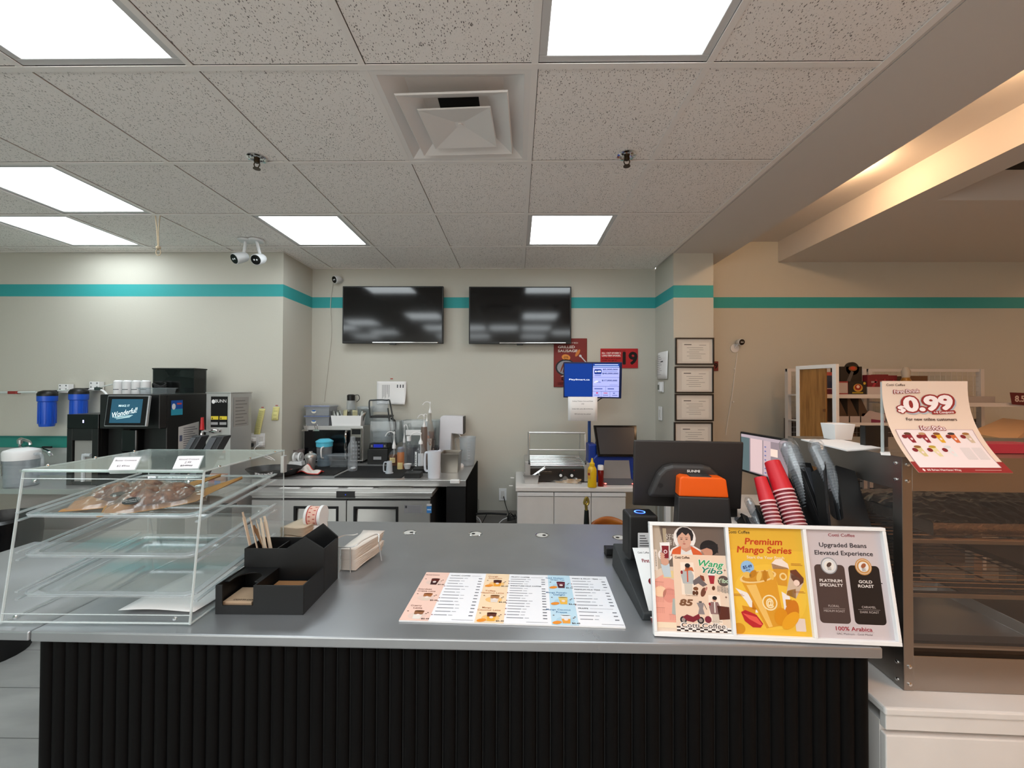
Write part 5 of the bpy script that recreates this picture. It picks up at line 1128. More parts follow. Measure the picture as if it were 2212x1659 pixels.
# ---- menu board on the counter
q = [at(861.6, 1343, Z=CT), at(1351.5, 1358.5, Z=CT), at(1308.5, 1250, Z=CT), at(913, 1238.7, Z=CT)]
ang2 = math.atan2(q[1].y-q[0].y, q[1].x-q[0].x); t = thing('menu_board', 'long laminated drink menu lying flat on the counter', 'menu', (q[0].x, q[0].y, CT), ang2)
mw = (q[1]-q[0]).length; mh = .299
MB().box(0, mw, 0, mh, .0005, .004, WHITE).obj('board', t)
P = Print(lambda x, y, hh: (x, y, .0041+hh)); P.rect(0, 0, mw, mh, 'e6e6ea', 0)
for x, wd, col in ((0, .132, 'e6c2b4'), (.338, .13, 'e9cfae'), (.68, .12, 'b7d3e2')): P.rect(mw*x, 0, mw*(x+wd), mh, col, 1)
def cup(P, x, y, s, c1, c2, c3, l=3):
    P.poly([(x-s*.42, y+s), (x+s*.42, y+s), (x+s*.3, y-s*.2), (x-s*.3, y-s*.2)], c1, l); P.poly([(x-s*.42, y+s), (x+s*.42, y+s), (x+s*.36, y+s*.45), (x-s*.36, y+s*.45)], c2, l+1)
    P.ell(x, y+s*.35, s*.17, s*.17, c3, l+2, n=12); P.ell(x, y+s, s*.42, s*.1, c2, l+1, n=12)
def splash(P, x, y, s, c, l=2): P.ell(x, y+s*.2, s*.75, s*.5, c, l, n=12)
data = [(.066, (('Americano', None, '3a1614', '5a2018'), ('Stardust', 'Creme Latte', 'd8c4b4', 'a0633a'), ('Creamy', 'Latte', 'dcd4cc', '8a5a3a')), '6a3a2c', 'dcc0b4'),
        (.403, (('Orange', 'Americano', 'e0982a', '4a1c14'), ('Toffee', 'Hazelnut Latte', 'd9cdc4', 'a8754a'), ('Mango', 'Coconut Latte', 'e0a23a', '5c2c1c')), 'b5652a', 'e6b878'),
        (.74, (('Iced Shaken', 'Grape Tea', '4a1a26', '6a2638'), ('Mango Pomelo', 'Delight', 'e6b048', 'e0c070'), ('Mango Coconut', 'Frappe', 'e0983c', 'd8dce0')), '2f6a9a', 'a8c8d8')]
for xc, items, tc_, sp_ in data:
    for k, (a1, a2, c1, c2) in enumerate(items):
        yy = mh*(.93-.335*k); X = mw*xc
        P.text(a1, X-.014, yy, .0055*len(a1), .0085, tc_, 4, .012)
        if a2: P.text(a2, X-.006, yy-.013, .0052*len(a2), .0085, tc_, 4, .012)
        splash(P, X+.002, yy-.06, .035, sp_); cup(P, X+.004, yy-.062, .034, c1, c2, 'e6d6d0')
        P.text('$5.49', X+.03, yy-.068, .022, .006, '3a2420', 6, .015)
        if xc > .4 and k != 1 or xc == .74 and k == 1: P.ell(X-.022, yy-.066, .014, .008, 'e08a2a', 5, .3, n=10)
        for j in range(3): P.ell(X+(-.030, .030, .026)[j], yy-.03-.006*j, .003, .002, '5a3a2c', 4, n=6)
rr = random.Random(9)
for xc, wd, heads in ((.138, .195, {0: 'CLASSIC COFFEE'}), (.472, .2, {0: 'FRUITY COFFEE', 4: 'SIGNATURE MILK COFFEE'}), (.804, .19, {0: 'FRESH & FRUIT TEAS', 4: 'PREMIUM MILK TEAS', 10: 'FRAPPE'})):
    n_ = 17 if xc > .4 and xc < .7 else 14
    for k in range(n_):
        y = mh*(.93-.052*k*(17/n_)); X = mw*xc
        if k in heads: P.text(heads[k], X+.005+.0024*len(heads[k]), y, .0048*len(heads[k]), .0066, '33333a', 2, .02); P.rect(X+.0048*len(heads[k])+.010, y-.0005, X+mw*wd-.012, y+.0005, '55555c', 2)
        else:
            L_ = rr.uniform(.035, .06); P.rect(X+.004, y-.0016, X+.004+L_, y+.0016, '74747c', 2); P.rect(X+.008+L_, y-.0014, X+.02+L_, y+.0014, '9a9aa2', 2)
            P.rect(X+mw*wd-.018, y-.0022, X+mw*wd-.006, y+.0022, '5c5c64', 2)
            if rr.random() < .3: P.rect(X-.003, y-.002, X+.001, y+.002, '8a3030', 2)
    P.rect(mw*xc+.06, mh*.03, mw*xc+.12, mh*.037, '9a9aa2', 2)
P.obj('menu_print', t)
# ================================================================== white cabinet with grill and terminal
KZ = .77
cx0, cx1, cy0 = .006, .875, 3.28
t = thing('base_cabinet', 'white laminate base cabinet with three doors under the hot dog grill', 'cabinet', (cx0, cy0, 0)); w = cx1-cx0
MB().box(0, w, .02, .585, .08, KZ-.036, WHITEM).box(.03, w-.03, .05, .58, 0, .08, BLACKM).obj('carcass', t)
MB().box(-.012, w+.16, -.02, .588, KZ-.036, KZ, WHITEM).obj('worktop', t, bev=.006)
us = (1116, 1196.5, 1277, 1357)
for k in range(3):
    a, b = at(us[k], 1080, Y=cy0).x-cx0+.003, at(us[k+1], 1080, Y=cy0).x-cx0-.003; a = max(a, .003); b = min(b, w-.002)
    d = MB().box(a, b, 0, .018, .09, KZ-.082, WHITEM).obj('door', t, bev=.002)
    MB().box(a, b, -.008, .018, KZ-.076, KZ-.046, WHITE).obj('handle_rail', d, bev=.003)
def on_k(u, v): return at(u, v, Z=KZ)
for u, v in ((1108, 1031), (1105, 1048)):
    q = at(u, v, Y=3.4); MB().box(-.02, .01, -.004, .004, -.003, .003, WHITE).obj('hook', t, loc=(q.x-cx0, .1, q.z))
# roller grill
gy = 3.42; a, b = at(1134, 1033, Y=gy), at(1274, 936, Y=gy); w = b.x-a.x; h = b.z-KZ
t = thing('roller_grill', 'steel hot dog roller grill with a glass sneeze guard and two knobs', 'grill', (a.x, gy, KZ))
g_ = MB(); hb = h*.40
g_.box(0, .045, 0, .36, .01, hb*1.05, STEELR); g_.box(w-.045, w, 0, .36, .01, hb*1.0, STEELR); g_.box(.045, w-.045, .02, .36, .01, hb*.62, STEELR); g_.obj('housing', t, bev=.003)
MB().box(.045, w-.045, .0, .02, .01, hb*.7, mt('grill_panel', '2a2420', rough=.35)).obj('control_panel', t, bev=.002)
P = Print(lambda x, y, hh: (x, -hh-.0005, y)); P.text('HOT DOG GRILL', w*.33, hb*.55, w*.17, .008, 'a09080', 1, .01); P.rect(w*.24, hb*.45, w*.42, hb*.455, '7a6a3a', 1)
for x in (.58, .76): P.ell(w*(x-.0), hb*.62, .003, .003, 'c04040', 1)
P.obj('panel_print', t)
for x in (.55, .72):
    k_ = MB().lathe([(.022, 0), (.021, -.012), (0, -.012)], BLACKM, ax='Y', c=(w*x, 0, hb*.38), n=20).lathe([(.012, -.012), (.011, -.02), (0, -.02)], WHITE, ax='Y', c=(w*x, 0, hb*.38), n=16); k_.obj('knob', t)
for k in range(7): MB().cyl((.045, .05+.045*k, hb*.80+.006*k), (w-.045, .05+.045*k, hb*.80+.006*k), .0125, CHROME, n=18).obj('roller', t)
fr = MB(); e = .035
for x in (e, w-e): fr.tube([(x, .02, hb*.9), (x, .0, h*.62), (x, .02, h)], .005, STEEL); fr.tube([(x, .02, h), (x, .3, h*.95), (x, .33, hb)], .004, STEEL)
fr.cyl((e, .02, h), (w-e, .02, h), .009, STEEL, n=10); fr.cyl((e, .0, h*.66), (w-e, .0, h*.66), .006, STEEL, n=10); fr.cyl((e, .3, h*.95), (w-e, .3, h*.95), .004, STEEL, n=8)
for x in (e, w-e): fr.lathe([(.018, -.006), (.018, .006)], mt('knob_dark', '3a3f40'), ax='X', c=(x, .01, h*.40), n=16)
fr.obj('guard_frame', t)
GG = clear('guard_glass', 'f0f4f2', gloss=1, haze=.05)
for pts in ([(e, .0, h*.42), (w-e, .0, h*.42), (w-e, .0, h*.66), (e, .0, h*.66)], [(e, .0, h*.66), (w-e, .0, h*.66), (w-e, .02, h), (e, .02, h)], [(e, .02, h), (w-e, .02, h), (w-e, .3, h*.95), (e, .3, h*.95)]):
    MB().add(pts, [(0, 1, 2, 3)], GG).obj('guard_glass', t, fix=False)
# pan with tongs
p = on_k(1148, 1046); t = thing('steel_pan', 'small deep steel pan with tongs at the left end of the white cabinet', 'pan', (p.x, p.y+.04, KZ))
MB().open_box(-.062, .062, -.04, .07, 0, .075, .002, STEEL, .85, .85).obj('pan', t, bev=.003)
r_ = MB()
for q in ((-.07, .07, -.047, -.04), (-.07, .07, .07, .077), (-.07, -.062, -.04, .07), (.062, .07, -.04, .07)): r_.box(q[0], q[1], q[2], q[3], .072, .076, STEEL)
r_.obj('rim', t)
t2 = thing('tongs', 'chrome serving tongs resting in the small steel pan', 'tongs', (p.x, p.y+.04, KZ))
for y, z in ((0, 0), (.018, .012)): MB().prism([(-.045, .02), (-.03, .018), (.12, .115+z), (.115, .124+z), (-.03, .035)], .012, CHROME, M=Matrix.Translation((0, y, 0))).obj('arm', t2, bev=.002)
# bun bag
p = on_k(1226, 1044); rr = random.Random(2)
t = thing('bun_bag', 'clear plastic bag with flat buns lying before the roller grill', 'bag', (p.x, p.y+.02, KZ), -.28)
for k in range(3): MB().box(-.1+.01*k, .09+.012*k, -.02+.01*k, .02+.012*k, .002+.010*k, .011+.010*k, mt('flatbread', 'c9a77c', rough=.8)).obj('flatbread', t, bev=.004)
MB().grid(lambda u, v: Vector((-.13+.25*u, -.04+.09*v, .004+(.04+.012*math.sin(u*17)+.008*math.sin(v*13+u*9))*math.sin(PI*u)**.5*math.sin(PI*v)**.6)), 26, 12, clear('bag_film', 'f4f4f2', gloss=1.6, haze=.14, hcol='dcd8d2', rough=.15), smooth=False).obj('film', t)
# mustard and ketchup
MUS = mt('mustard_yellow', 'd8b01c', rough=.3); KET = mt('ketchup_red', '6e1410', rough=.2)
p = on_k(1279, 1052); s = p.y/F; H_ = 62*s
t = thing('mustard_bottle', 'yellow mustard squeeze bottle on the white cabinet edge', 'bottle', p)
MB().lathe([(0, 0), (9.5*s, 0), (10*s, .04*H_), (9.3*s, .25*H_), (10*s, .5*H_), (9.5*s, .62*H_), (7*s, .7*H_), (5.6*s, .73*H_)], MUS, sy=.7, n=24).obj('body', t)
MB().lathe([(5.6*s, .73*H_), (5.6*s, .82*H_), (3*s, .86*H_), (2.2*s, .95*H_), (1.6*s, H_), (0, H_)], MUS, n=18).obj('nozzle_cap', t)
P = Print(lambda x, y, hh: ((9.9*s+hh)*math.sin(x), -(7.2*s+hh)*math.cos(x)-.0, y)); P.rect(-1.3, .3*H_, -.5, .62*H_, 'c8923a', 1, n=6); P.rect(-1.2, .42*H_, -.6, .5*H_, '8a2a24', 2, n=4); P.obj('label', t)
p = on_k(1297.5, 1050)+Vector((0, .0, 0)); H_ = 45*p.y/F; t = thing('ketchup_bottle', 'dark red ketchup jar with a white cap beside the mustard', 'bottle', p)
MB().lathe([(0, 0), (6.5*s, 0), (6.8*s, .05*H_), (6.2*s, .4*H_), (6.8*s, .7*H_), (5.5*s, .8*H_), (0, .8*H_)], KET, n=20).obj('body', t); MB().lathe([(6.4*s, .78*H_), (6.4*s, .97*H_), (5.5*s, H_), (0, H_)], WHITE, n=20).obj('cap', t)
# lottery terminal
BLU = mt('terminal_blue', '12338a', rough=.4)
ty = 3.36; a, b = at(1283, 1044, Y=ty), at(1381, 923, Y=ty)
t = thing('lottery_terminal', 'blue lottery terminal with a dark touch screen and grey scanner bay', 'terminal', (a.x, ty, KZ)); w = b.x-a.x; h = b.z-KZ
m_ = MB(); m_.prism([(0, 0), (w*.95, 0), (w*.95, h*.40), (w*.9, h*.5), (w*.10, h*.5), (.0, h*.42)], .3, BLU, M=Matrix.Translation((0, .07, 0)))
m_.box(-.03, w*.1, .08, .22, 0, h*.68, BLU); m_.box(w*.15, w*.3, .15, .25, h*.45, h*.7, BLU); m_.obj('housing', t, bev=.012)
gm = mt('bay_grey', '8b8a8a', rough=.5); m_ = MB()
m_.add([(w*.22, .06, h*.08), (w*.86, .06, h*.08), (w*.82, .065, h*.40), (w*.27, .065, h*.40)], [(0, 1, 2, 3)], gm)
m_.add([(w*.18, -.02, .004), (w*.92, -.02, .004), (w*.86, .06, h*.08), (w*.22, .06, h*.08)], [(0, 1, 2, 3)], mt('bay_dark', '55555a', rough=.4)); m_.obj('scanner_bay', t, sol=.004)
for x in (.24, .84): P = Print(lambda X_, y, hh: (w*x+X_, -.026-hh, .014+y), emit=2.5); P.ell(0, 0, .009, .005, 'f04a42', 1); P.obj('scan_light', t)
P = Print(lambda X_, y, hh: (X_, .058-hh, y), emit=1); P.rect(w*.905, h*.2, w*.925, h*.21, '4ac06a', 1); P.obj('status_light', t)
M_ = Matrix.Translation((w*.1, .02, h*.48)) @ Matrix.Rotation(-.3, 4, 'X')
sc = MB(); sc.prism([(0, 0), (w*.86, 0), (w*.92, h*.56), (-w*.06, h*.56)], .02, GLOSSB, M=M_); sc = sc.obj('touch_screen', t, bev=.004)
MB().prism([(w*.05, .02), (w*.81, .02), (w*.86, h*.52), (-w*.0, h*.52)], .001, mt('screen_dim', '303033', rough=.25), M=M_ @ Matrix.Translation((0, -.0015, 0))).obj('display', sc)
# sign screen on pole
py = 3.62; pz = at(1273, 870, Y=py).z; q = at(1273, 900, Y=py)
t = thing('lottery_display', 'blue lottery display screen on a blue pole above the roller grill', 'display', (q.x, py, KZ))
MB().cyl((0, 0, 0), (0, 0, pz-KZ+.1), .0135, mt('pole_blue', '0f3f86', rough=.4), n=16).obj('pole', t)
MB().box(-.028, .028, -.03, .04, 0, .012, BLU).obj('base_plate', t, bev=.003)
A, B, C_, D = at(1218, 858, Y=3.50), at(1341, 860, Y=3.42), at(1349.5, 786, Y=3.36), at(1224, 784, Y=3.44)
o0 = Vector((q.x, py, KZ))
ex = (B-A); ez = (D-A); wS, hS = ex.length, ez.length; exn, ezn = ex.normalized(), (ez-ex.normalized()*ez.dot(ex.normalized())).normalized(); nn = exn.cross(ezn)
def sfn(x, y, hh): return A+exn*x+ezn*y+nn*(.001+hh)-o0
m_ = MB(); vs = [sfn(x, y, d) for d in (-.03, -.001) for x, y in ((-.004, -.004), (wS+.004, -.004), (wS+.004, hS+.004), (-.004, hS+.004))]
m_.add(vs, [(3, 2, 1, 0), (4, 5, 6, 7), (0, 1, 5, 4), (1, 2, 6, 5), (2, 3, 7, 6), (3, 0, 4, 7)], mt('screen_blue_shell', '0c1c4c', rough=.35)); sd_ = m_.obj('screen_shell', t, bev=.003)
MB().tube([sfn(wS*.5, hS*.3, -.03), Vector((0, 0, pz-KZ+.08))], .012, BLACK).obj('mount_arm', t)
MB().tube([sfn(wS*.7, 0, -.02), sfn(wS*.6, -.04, -.05), Vector((.02, -.01, pz-KZ-.06))], .004, BLACK, sub=3).obj('screen_cable', t)
P = Print(sfn, emit=.22); W2, H2_ = wS, hS; P.rect(.006, .008, W2*.5, H2_-.006, '04307f', 1); P.text('PlaySmart.ca', W2*.275, H2_*.52, W2*.36, .013, 'dfe6f2', 2, .015)
P.rect(W2*.51, .008, W2*.965, H2_-.006, '9fa6e6', 1); P.rect(W2*.51, H2_*.87, W2*.965, H2_-.006, '0e3a94', 2); P.rect(W2*.515, H2_*.885, W2*.955, H2_*.91, '9fb4e6', 3); P.rect(W2*.54, H2_*.94, W2*.94, H2_*.96, 'c0cbee', 3)
P.rr(W2*.535, H2_*.68, W2*.66, H2_*.82, .008, '12307c', 2); P.text('649', W2*.597, H2_*.755, W2*.1, .014, 'e6e8f8', 3, .03)
P.text('$5,000,000', W2*.81, H2_*.815, W2*.25, .011, '152a66', 2, .03); P.text('$40,000,000', W2*.81, H2_*.70, W2*.27, .012, '152a66', 2, .03); P.rect(W2*.68, H2_*.755, W2*.93, H2_*.765, '5060a8', 2)
P.rect(W2*.54, H2_*.635, W2*.65, H2_*.65, '3a4a98', 2); P.rect(W2*.51, H2_*.585, W2*.965, H2_*.593, '4a55a8', 2); P.text('$17,000,000', W2*.80, H2_*.50, W2*.26, .012, '152a66', 2, .03)
P.ell(W2*.57, H2_*.46, .018, .008, 'e8eaf8', 2, .3); P.text('LottoMax', W2*.6, H2_*.455, W2*.1, .008, '1a3a8c', 3, .03); P.rect(W2*.8, H2_*.37, W2*.94, H2_*.378, '5060a8', 2)
for y in (.33, .185): P.rect(W2*.51, H2_*y, W2*.965, H2_*(y+.008), '2a3a8c', 2)
P.rect(W2*.735, H2_*.185, W2*.738, H2_*.33, '2a3a8c', 2); P.rect(W2*.66, .008, W2*.664, H2_*.185, '2a3a8c', 2); P.rect(W2*.81, .008, W2*.814, H2_*.185, '2a3a8c', 2)
P.rect(W2*.54, H2_*.25, W2*.68, H2_*.275, '3a4a90', 2); P.rect(W2*.77, H2_*.25, W2*.88, H2_*.275, '3a4a90', 2)
P.rect(W2*.57, H2_*.12, W2*.605, H2_*.16, 'b03a6a', 2); P.rect(W2*.7, H2_*.13, W2*.77, H2_*.15, 'b8344a', 2); P.poly([(W2*.88, H2_*.12), (W2*.905, H2_*.15), (W2*.855, H2_*.15)], '2a3a8c', 2)
for x in (.54, .69, .85): P.rect(W2*x, H2_*.07, W2*(x+.09), H2_*.085, '3a4a90', 2)
P.obj('display', sd_)
# taped sheet below the display
A, B, D = at(1227, 909, Y=3.43), at(1290.5, 909, Y=3.41), at(1227, 857, Y=3.44); wN, hN = (B-A).length, (D-A).length
t = thing('payment_notice', 'white printed payment notice taped below the blue lottery display', 'notice', A, math.atan2((B-A).y, (B-A).x))
MB().grid(lambda u, v: Vector((wN*u, -.004*math.sin(u*6), hN*v)), 8, 2, PAPER).obj('sheet', t, sol=.0006)
P = Print(lambda x, y, hh: (x, -.0055-hh, y)); P.text('Lottery Tickets, Cash and Debit', wN*.5, hN*.82, wN*.7, .008, '33333a', 1, .01); P.text('only', wN*.5, hN*.71, wN*.1, .008, '33333a', 1, .01)
P.text('Under $25, add a $0.10 POS fee.', wN*.5, hN*.5, wN*.72, .008, '33333a', 1, .01); P.text('$25 and over, fee waived.', wN*.5, hN*.29, wN*.55, .008, '33333a', 1, .01); P.obj('printing', t)
# cables in the gap
o = MB().tube([at(1088, 1072, Y=3.85), at(1092, 1090, Y=3.8), at(1099, 1110, Y=3.6), at(1104, 1122, Y=3.55)], .004, BLACK, sub=5)
o.tube([at(1028, 1112, Y=3.69)+Vector((0, 0, .008)), at(1060, 1111, Y=3.69)+Vector((0, 0, .008)), at(1095, 1113, Y=3.69)+Vector((0, 0, .008))], .009, BLACKM, sub=3)
for k in range(5): o.tube([at(1096, 1117+2*k, Y=3.6), at(1103+3*k, 1108+3*k, Y=3.58), at(1112, 1122-3*k, Y=3.6)], .004, BLACK, sub=4)
o = o.obj('black_cables'); tag(o, 'tangle of black cables on the floor ledge beside the white cabinet', 'cables')
o = MB()
for k in range(3): o.tube([at(1029, 1115+3*k, Y=3.6), at(1036, 1122+2*k, Y=3.55), at(1040, 1132, Y=3.5)], .003, WHITE, sub=4)
o.tube([at(1078, 1130, Y=3.6), at(1087, 1122, Y=3.6), at(1100, 1117, Y=3.6)], .0035, WHITE, sub=4); o.tube([at(1041, 1131, Y=3.5), at(1052, 1110, Y=3.5)], .003, BLACK)
o = o.obj('white_cables'); tag(o, 'thin white cables behind the black slatted counter end', 'cables')
o = MB().tube([at(1030, 1079, Y=3.865), at(1034, 1079, Y=3.865), at(1034, 1100, Y=3.865), at(1030, 1101, Y=3.865)], .002, mt('mark_grey', '55524e'), n=6).obj('wall_bracket'); tag(o, 'thin dark square bracket on the wall right of the slatted counter end', 'bracket')

# ---- wooden chair and umbrella
WOOD = mt('orange_wood', 'b5691f', rough=.4, noise=.35, nscale=6, stretch=(1, 1, 9), ncol='8a4513')
q = at(1314, 1117, Y=2.35); t = thing('wooden_chair', 'curved orange wood chair back behind the counter', 'chair', (q.x, 2.35, 0)); zt = q.z
MB().grid(lambda u, v: Vector(((u-.5)*.215*(1-.25*max(0, v-.6)), .03*math.sin(PI*u)-.02, .62+(zt-.62)*v-(.028*(2*u-1)**2 if v > .5 else 0)*v)), 16, 8, WOOD).obj('backrest', t, sol=.012)
MB().grid(lambda u, v: Vector(((u-.5)*.38, -.02-.38*v, .45-.01*math.sin(PI*u))), 10, 6, WOOD).obj('seat', t, sol=.014)
for x in (-.17, .17):
    for y in (-.03, -.36): MB().cyl((x, y, 0), (x*.9, y, .44), .011, STEEL, n=10).obj('leg', t)
for x in (-.08, .08): MB().tube([(x*1.6, -.03, .44), (x, .012, .64)], .008, STEEL).obj('back_post', t)
q = at(1267, 1125, Y=2.32); t = thing('umbrella', 'folded black umbrella with a golden hooked handle behind the counter', 'umbrella', (q.x, 2.32, .03))
zt = at(1267, 1075, Y=2.32).z-.03; zh = at(1267, 1102, Y=2.32).z-.03
MB().lathe([(.004, 0), (.02, .05), (.028, zh*.5), (.016, zh*.9), (.012, zh)], mt('umbrella_black', '0e120e', rough=.5, bump=.6, nscale=30)).obj('canopy', t)
MB().tube([(0, 0, zh-.02), (-.003, 0, zh+.03), (-.012, 0, zt-.03), (0, 0, zt), (.010, 0, zt-.025), (.002, 0, zh+.03)], .0085, mt('gold_handle', '9a8440', rough=.25, metal=.6), sub=4).obj('handle', t)

# ---- POS terminal
MON = mt('monitor_dark', '2a2523', rough=.42); MONG = mt('monitor_grey', '322f2e', rough=.45); ORG = mt('orange_plastic', 'e85a08', rough=.4)
A, B, D = at(1367, 1092, Y=1.50), at(1596, 1099, Y=1.46), at(1377, 951, Y=1.47)
t = thing('pos_terminal', 'dark point-of-sale monitor seen from behind with an orange neck', 'monitor', (A.x, A.y, CT), math.atan2((B-A).y, (B-A).x)); w = (B-A).length; zb = A.z-CT; h = D.z-A.z
M_ = Matrix.Translation((0, 0, zb)) @ Matrix.Rotation(.10, 4, 'X')
MB().box(0, w+.008, 0, .012, 0, h, MON, M=M_).obj('screen_back', t, bev=.005, seg=3)
hump = [(.045, .035), (w-.05, .03), (w-.07, .1), (w-.085, .135), (w-.11, .148), (.115, .15), (.09, .14), (.078, .12)]
hump = [(w*.12, h*.19), (w*.87, h*.19), (w*.80, h*.42), (w*.77, h*.55), (w*.70, h*.65), (w*.63, h*.68), (w*.35, h*.68), (w*.27, h*.64), (w*.21, h*.54)]
MB().prism(hump, .04, MONG, M=M_ @ Matrix.Translation((0, -.038, 0))).obj('back_housing', t, bev=.014, seg=4)
P = Print(lambda x, y, hh: M_ @ Vector((x, -.0385-hh, y))); P.text('SUNMI', w*.535, h*.60, w*.115, .0085, 'e8e4e0', 1, .035); P.obj('logo', t); P = Print(lambda x, y, hh: M_ @ Vector((x, -.0385-hh, y)))
for k in range(7):
    for j in range(7):
        if (k-3)**2+(j-3)**2 < 11: P.rect(w*.235+.0026*k-.008, h*.375+.0026*j-.008, w*.235+.0026*k-.0062, h*.375+.0026*j-.0066, '121110', 1)
P.obj('speaker_vents', t)
nx0, nx1 = w*.375, w*.80
ra = at(1480, 1028, Y=1.40).z-CT; rb = at(1480, 1070, Y=1.40).z-CT
MB().prism([(nx0-.003, rb), (nx1+.002, rb), (nx1-.006, ra-.006), (nx1-.02, ra), (nx1-.035, ra+.0), (nx0+.03, ra+.0), (nx0+.012, ra+.002), (nx0, ra-.004)], .05, ORG, M=Matrix.Translation((0, -.10, 0))).obj('orange_neck_cover', t, bev=.005, seg=3)
MB().box(nx0+.035, nx1-.05, -.095, -.02, ra-.012, ra+.003, MONG).obj('hinge_block', t, bev=.003)
MB().prism([(nx0-.02, 0), (nx1+.03, 0), (nx1+.004, rb), (nx0-.004, rb)], .05, MONG, M=Matrix.Translation((0, -.10, 0))).obj('neck', t, bev=.005)
MB().box(nx0-.06, nx1-.0, -.13, .06, .0005, .02, MONG).obj('base', t, bev=.005)
# scanner box with blue ring, and base wedge
p = at(1392, 1122, Y=1.36); zt = p.z-CT+.012; sx_ = at(1358, 1150, Y=1.36).x
t = thing('scanner_box', 'black scanner box with a glowing blue ring on top beside the monitor', 'scanner', (sx_, 1.36, CT)); w = .098
MB().box(0, w, 0, .085, .083, zt, BLACK).obj('body', t, bev=.008, seg=3)
P = Print(lambda x, y, hh: (w*.5+x, .042+y, zt+.0005+hh), emit=2.2); N = 28
P.put([(r*math.cos(2*PI*i/N), r*math.sin(2*PI*i/N)*1.0) for r in (.015, .0185) for i in range(N)], [(i, (i+1) % N, N+(i+1) % N, N+i) for i in range(N)], '3a62ff', 1); P.obj('blue_ring', t)
P = Print(lambda x, y, hh: (x, -.0005-hh, y)); P.rr(.03, zt*.54, .08, zt*.76, .002, 'c0c2c4', 1)
for k in range(5): P.rect(.036, zt*(.57+.035*k), .07-.004*k, zt*(.582+.035*k), '3a3a3e', 2)
P.obj('label', t)
t = thing('terminal_base', 'dark grey wedge-shaped printer base beneath the scanner box', 'base', (sx_-.018, 1.16, CT))
m_ = MB(); m_.add([(0, 0, 0), (.13, 0, 0), (.13, .36, 0), (0, .36, 0), (.004, .0, .02), (.13, .0, .02), (.13, .36, .082), (.004, .36, .082)], [(3, 2, 1, 0), (4, 5, 6, 7), (0, 1, 5, 4), (1, 2, 6, 5), (2, 3, 7, 6), (3, 0, 4, 7)], mt('wedge_grey', '2c2f31', rough=.45)); m_.obj('wedge', t, bev=.004)
p = at(1328, 1206, Z=CT); t = thing('card_reader', 'small black card slot box left of the scanner box on the counter', 'card reader', p)
MB().box(-.032, .030, 0, .05, 0, .006, BLACK).box(-.032, .030, .012, .05, .006, .032, BLACK).obj('body', t, bev=.003)
# leaflet behind the frame
A, D = at(1408, 1345, Z=CT), at(1366, 1183, Y=1.30); B = A+Vector((.12, .0, 0)); t = thing('leaflet', 'white coffee leaflet leaning behind the left end of the poster frame', 'leaflet', A)
ezv = D-A; fn = lambda x, y, hh: Vector((x, 0, 0))+ezv*y+Vector((0, -.001-hh, .0))
MB().grid(lambda u, v: fn(.14*u, v, 0), 2, 2, PAPER).obj('sheet', t, sol=.0006)
P = Print(lambda x, y, hh: fn(x, y, hh+.0005)); P.text('Cotti Coffee', .030, .93, .035, .028, '3a3438', 1, .01); P.text('First', .030, .81, .022, .05, '8a2f3a', 1, .03); P.ell(.033, .52, .012, .05, '7a2028', 1); P.rect(.0, 0, .14, .06, '7a2a2c', 1); P.obj('printing', t)

# ---- triple poster frame
A, B = at(1411, 1371, Z=CT), at(1942, 1394, Z=CT)
fr = thing('poster_frame', 'white three-panel poster frame leaning on the right end of the counter', 'poster frame', (A.x, A.y, CT+.001), rot=Euler((-.175, 0, math.atan2((B-A).y, (B-A).x)))); W_ = (B-A).length; H_ = .286; e = .0085
PW = (W_-4*e)/3
m_ = MB(); m_.box(0, W_, -.012, .004, 0, e*1.2, WHITE); m_.box(0, W_, -.012, .004, H_-e, H_, WHITE)
for k in range(4): m_.box(k*(PW+e), k*(PW+e)+e, -.012, .004, e*1.2, H_-e, WHITE)
m_.obj('frame', fr, bev=.0012)
MB().box(.002, W_-.002, .004, .007, .002, H_-.002, WHITE).obj('back_board', fr)
MB().prism([(0, 0), (.05, 0), (.05, .2), (.03, .2)], .003, WHITE, M=Matrix.Translation((W_*.5, .007, .002)) @ Matrix.Rotation(1.2, 4, 'Z')).obj('easel_leg', fr)
ph = H_-e*2.2
def poster(k, l0=0):
    ox = e+k*(PW+e); return Print(lambda x, y, hh: (ox+x*PW, -.001-hh, e*1.2+y*ph))
AS = PW/ph      # x unit per y unit
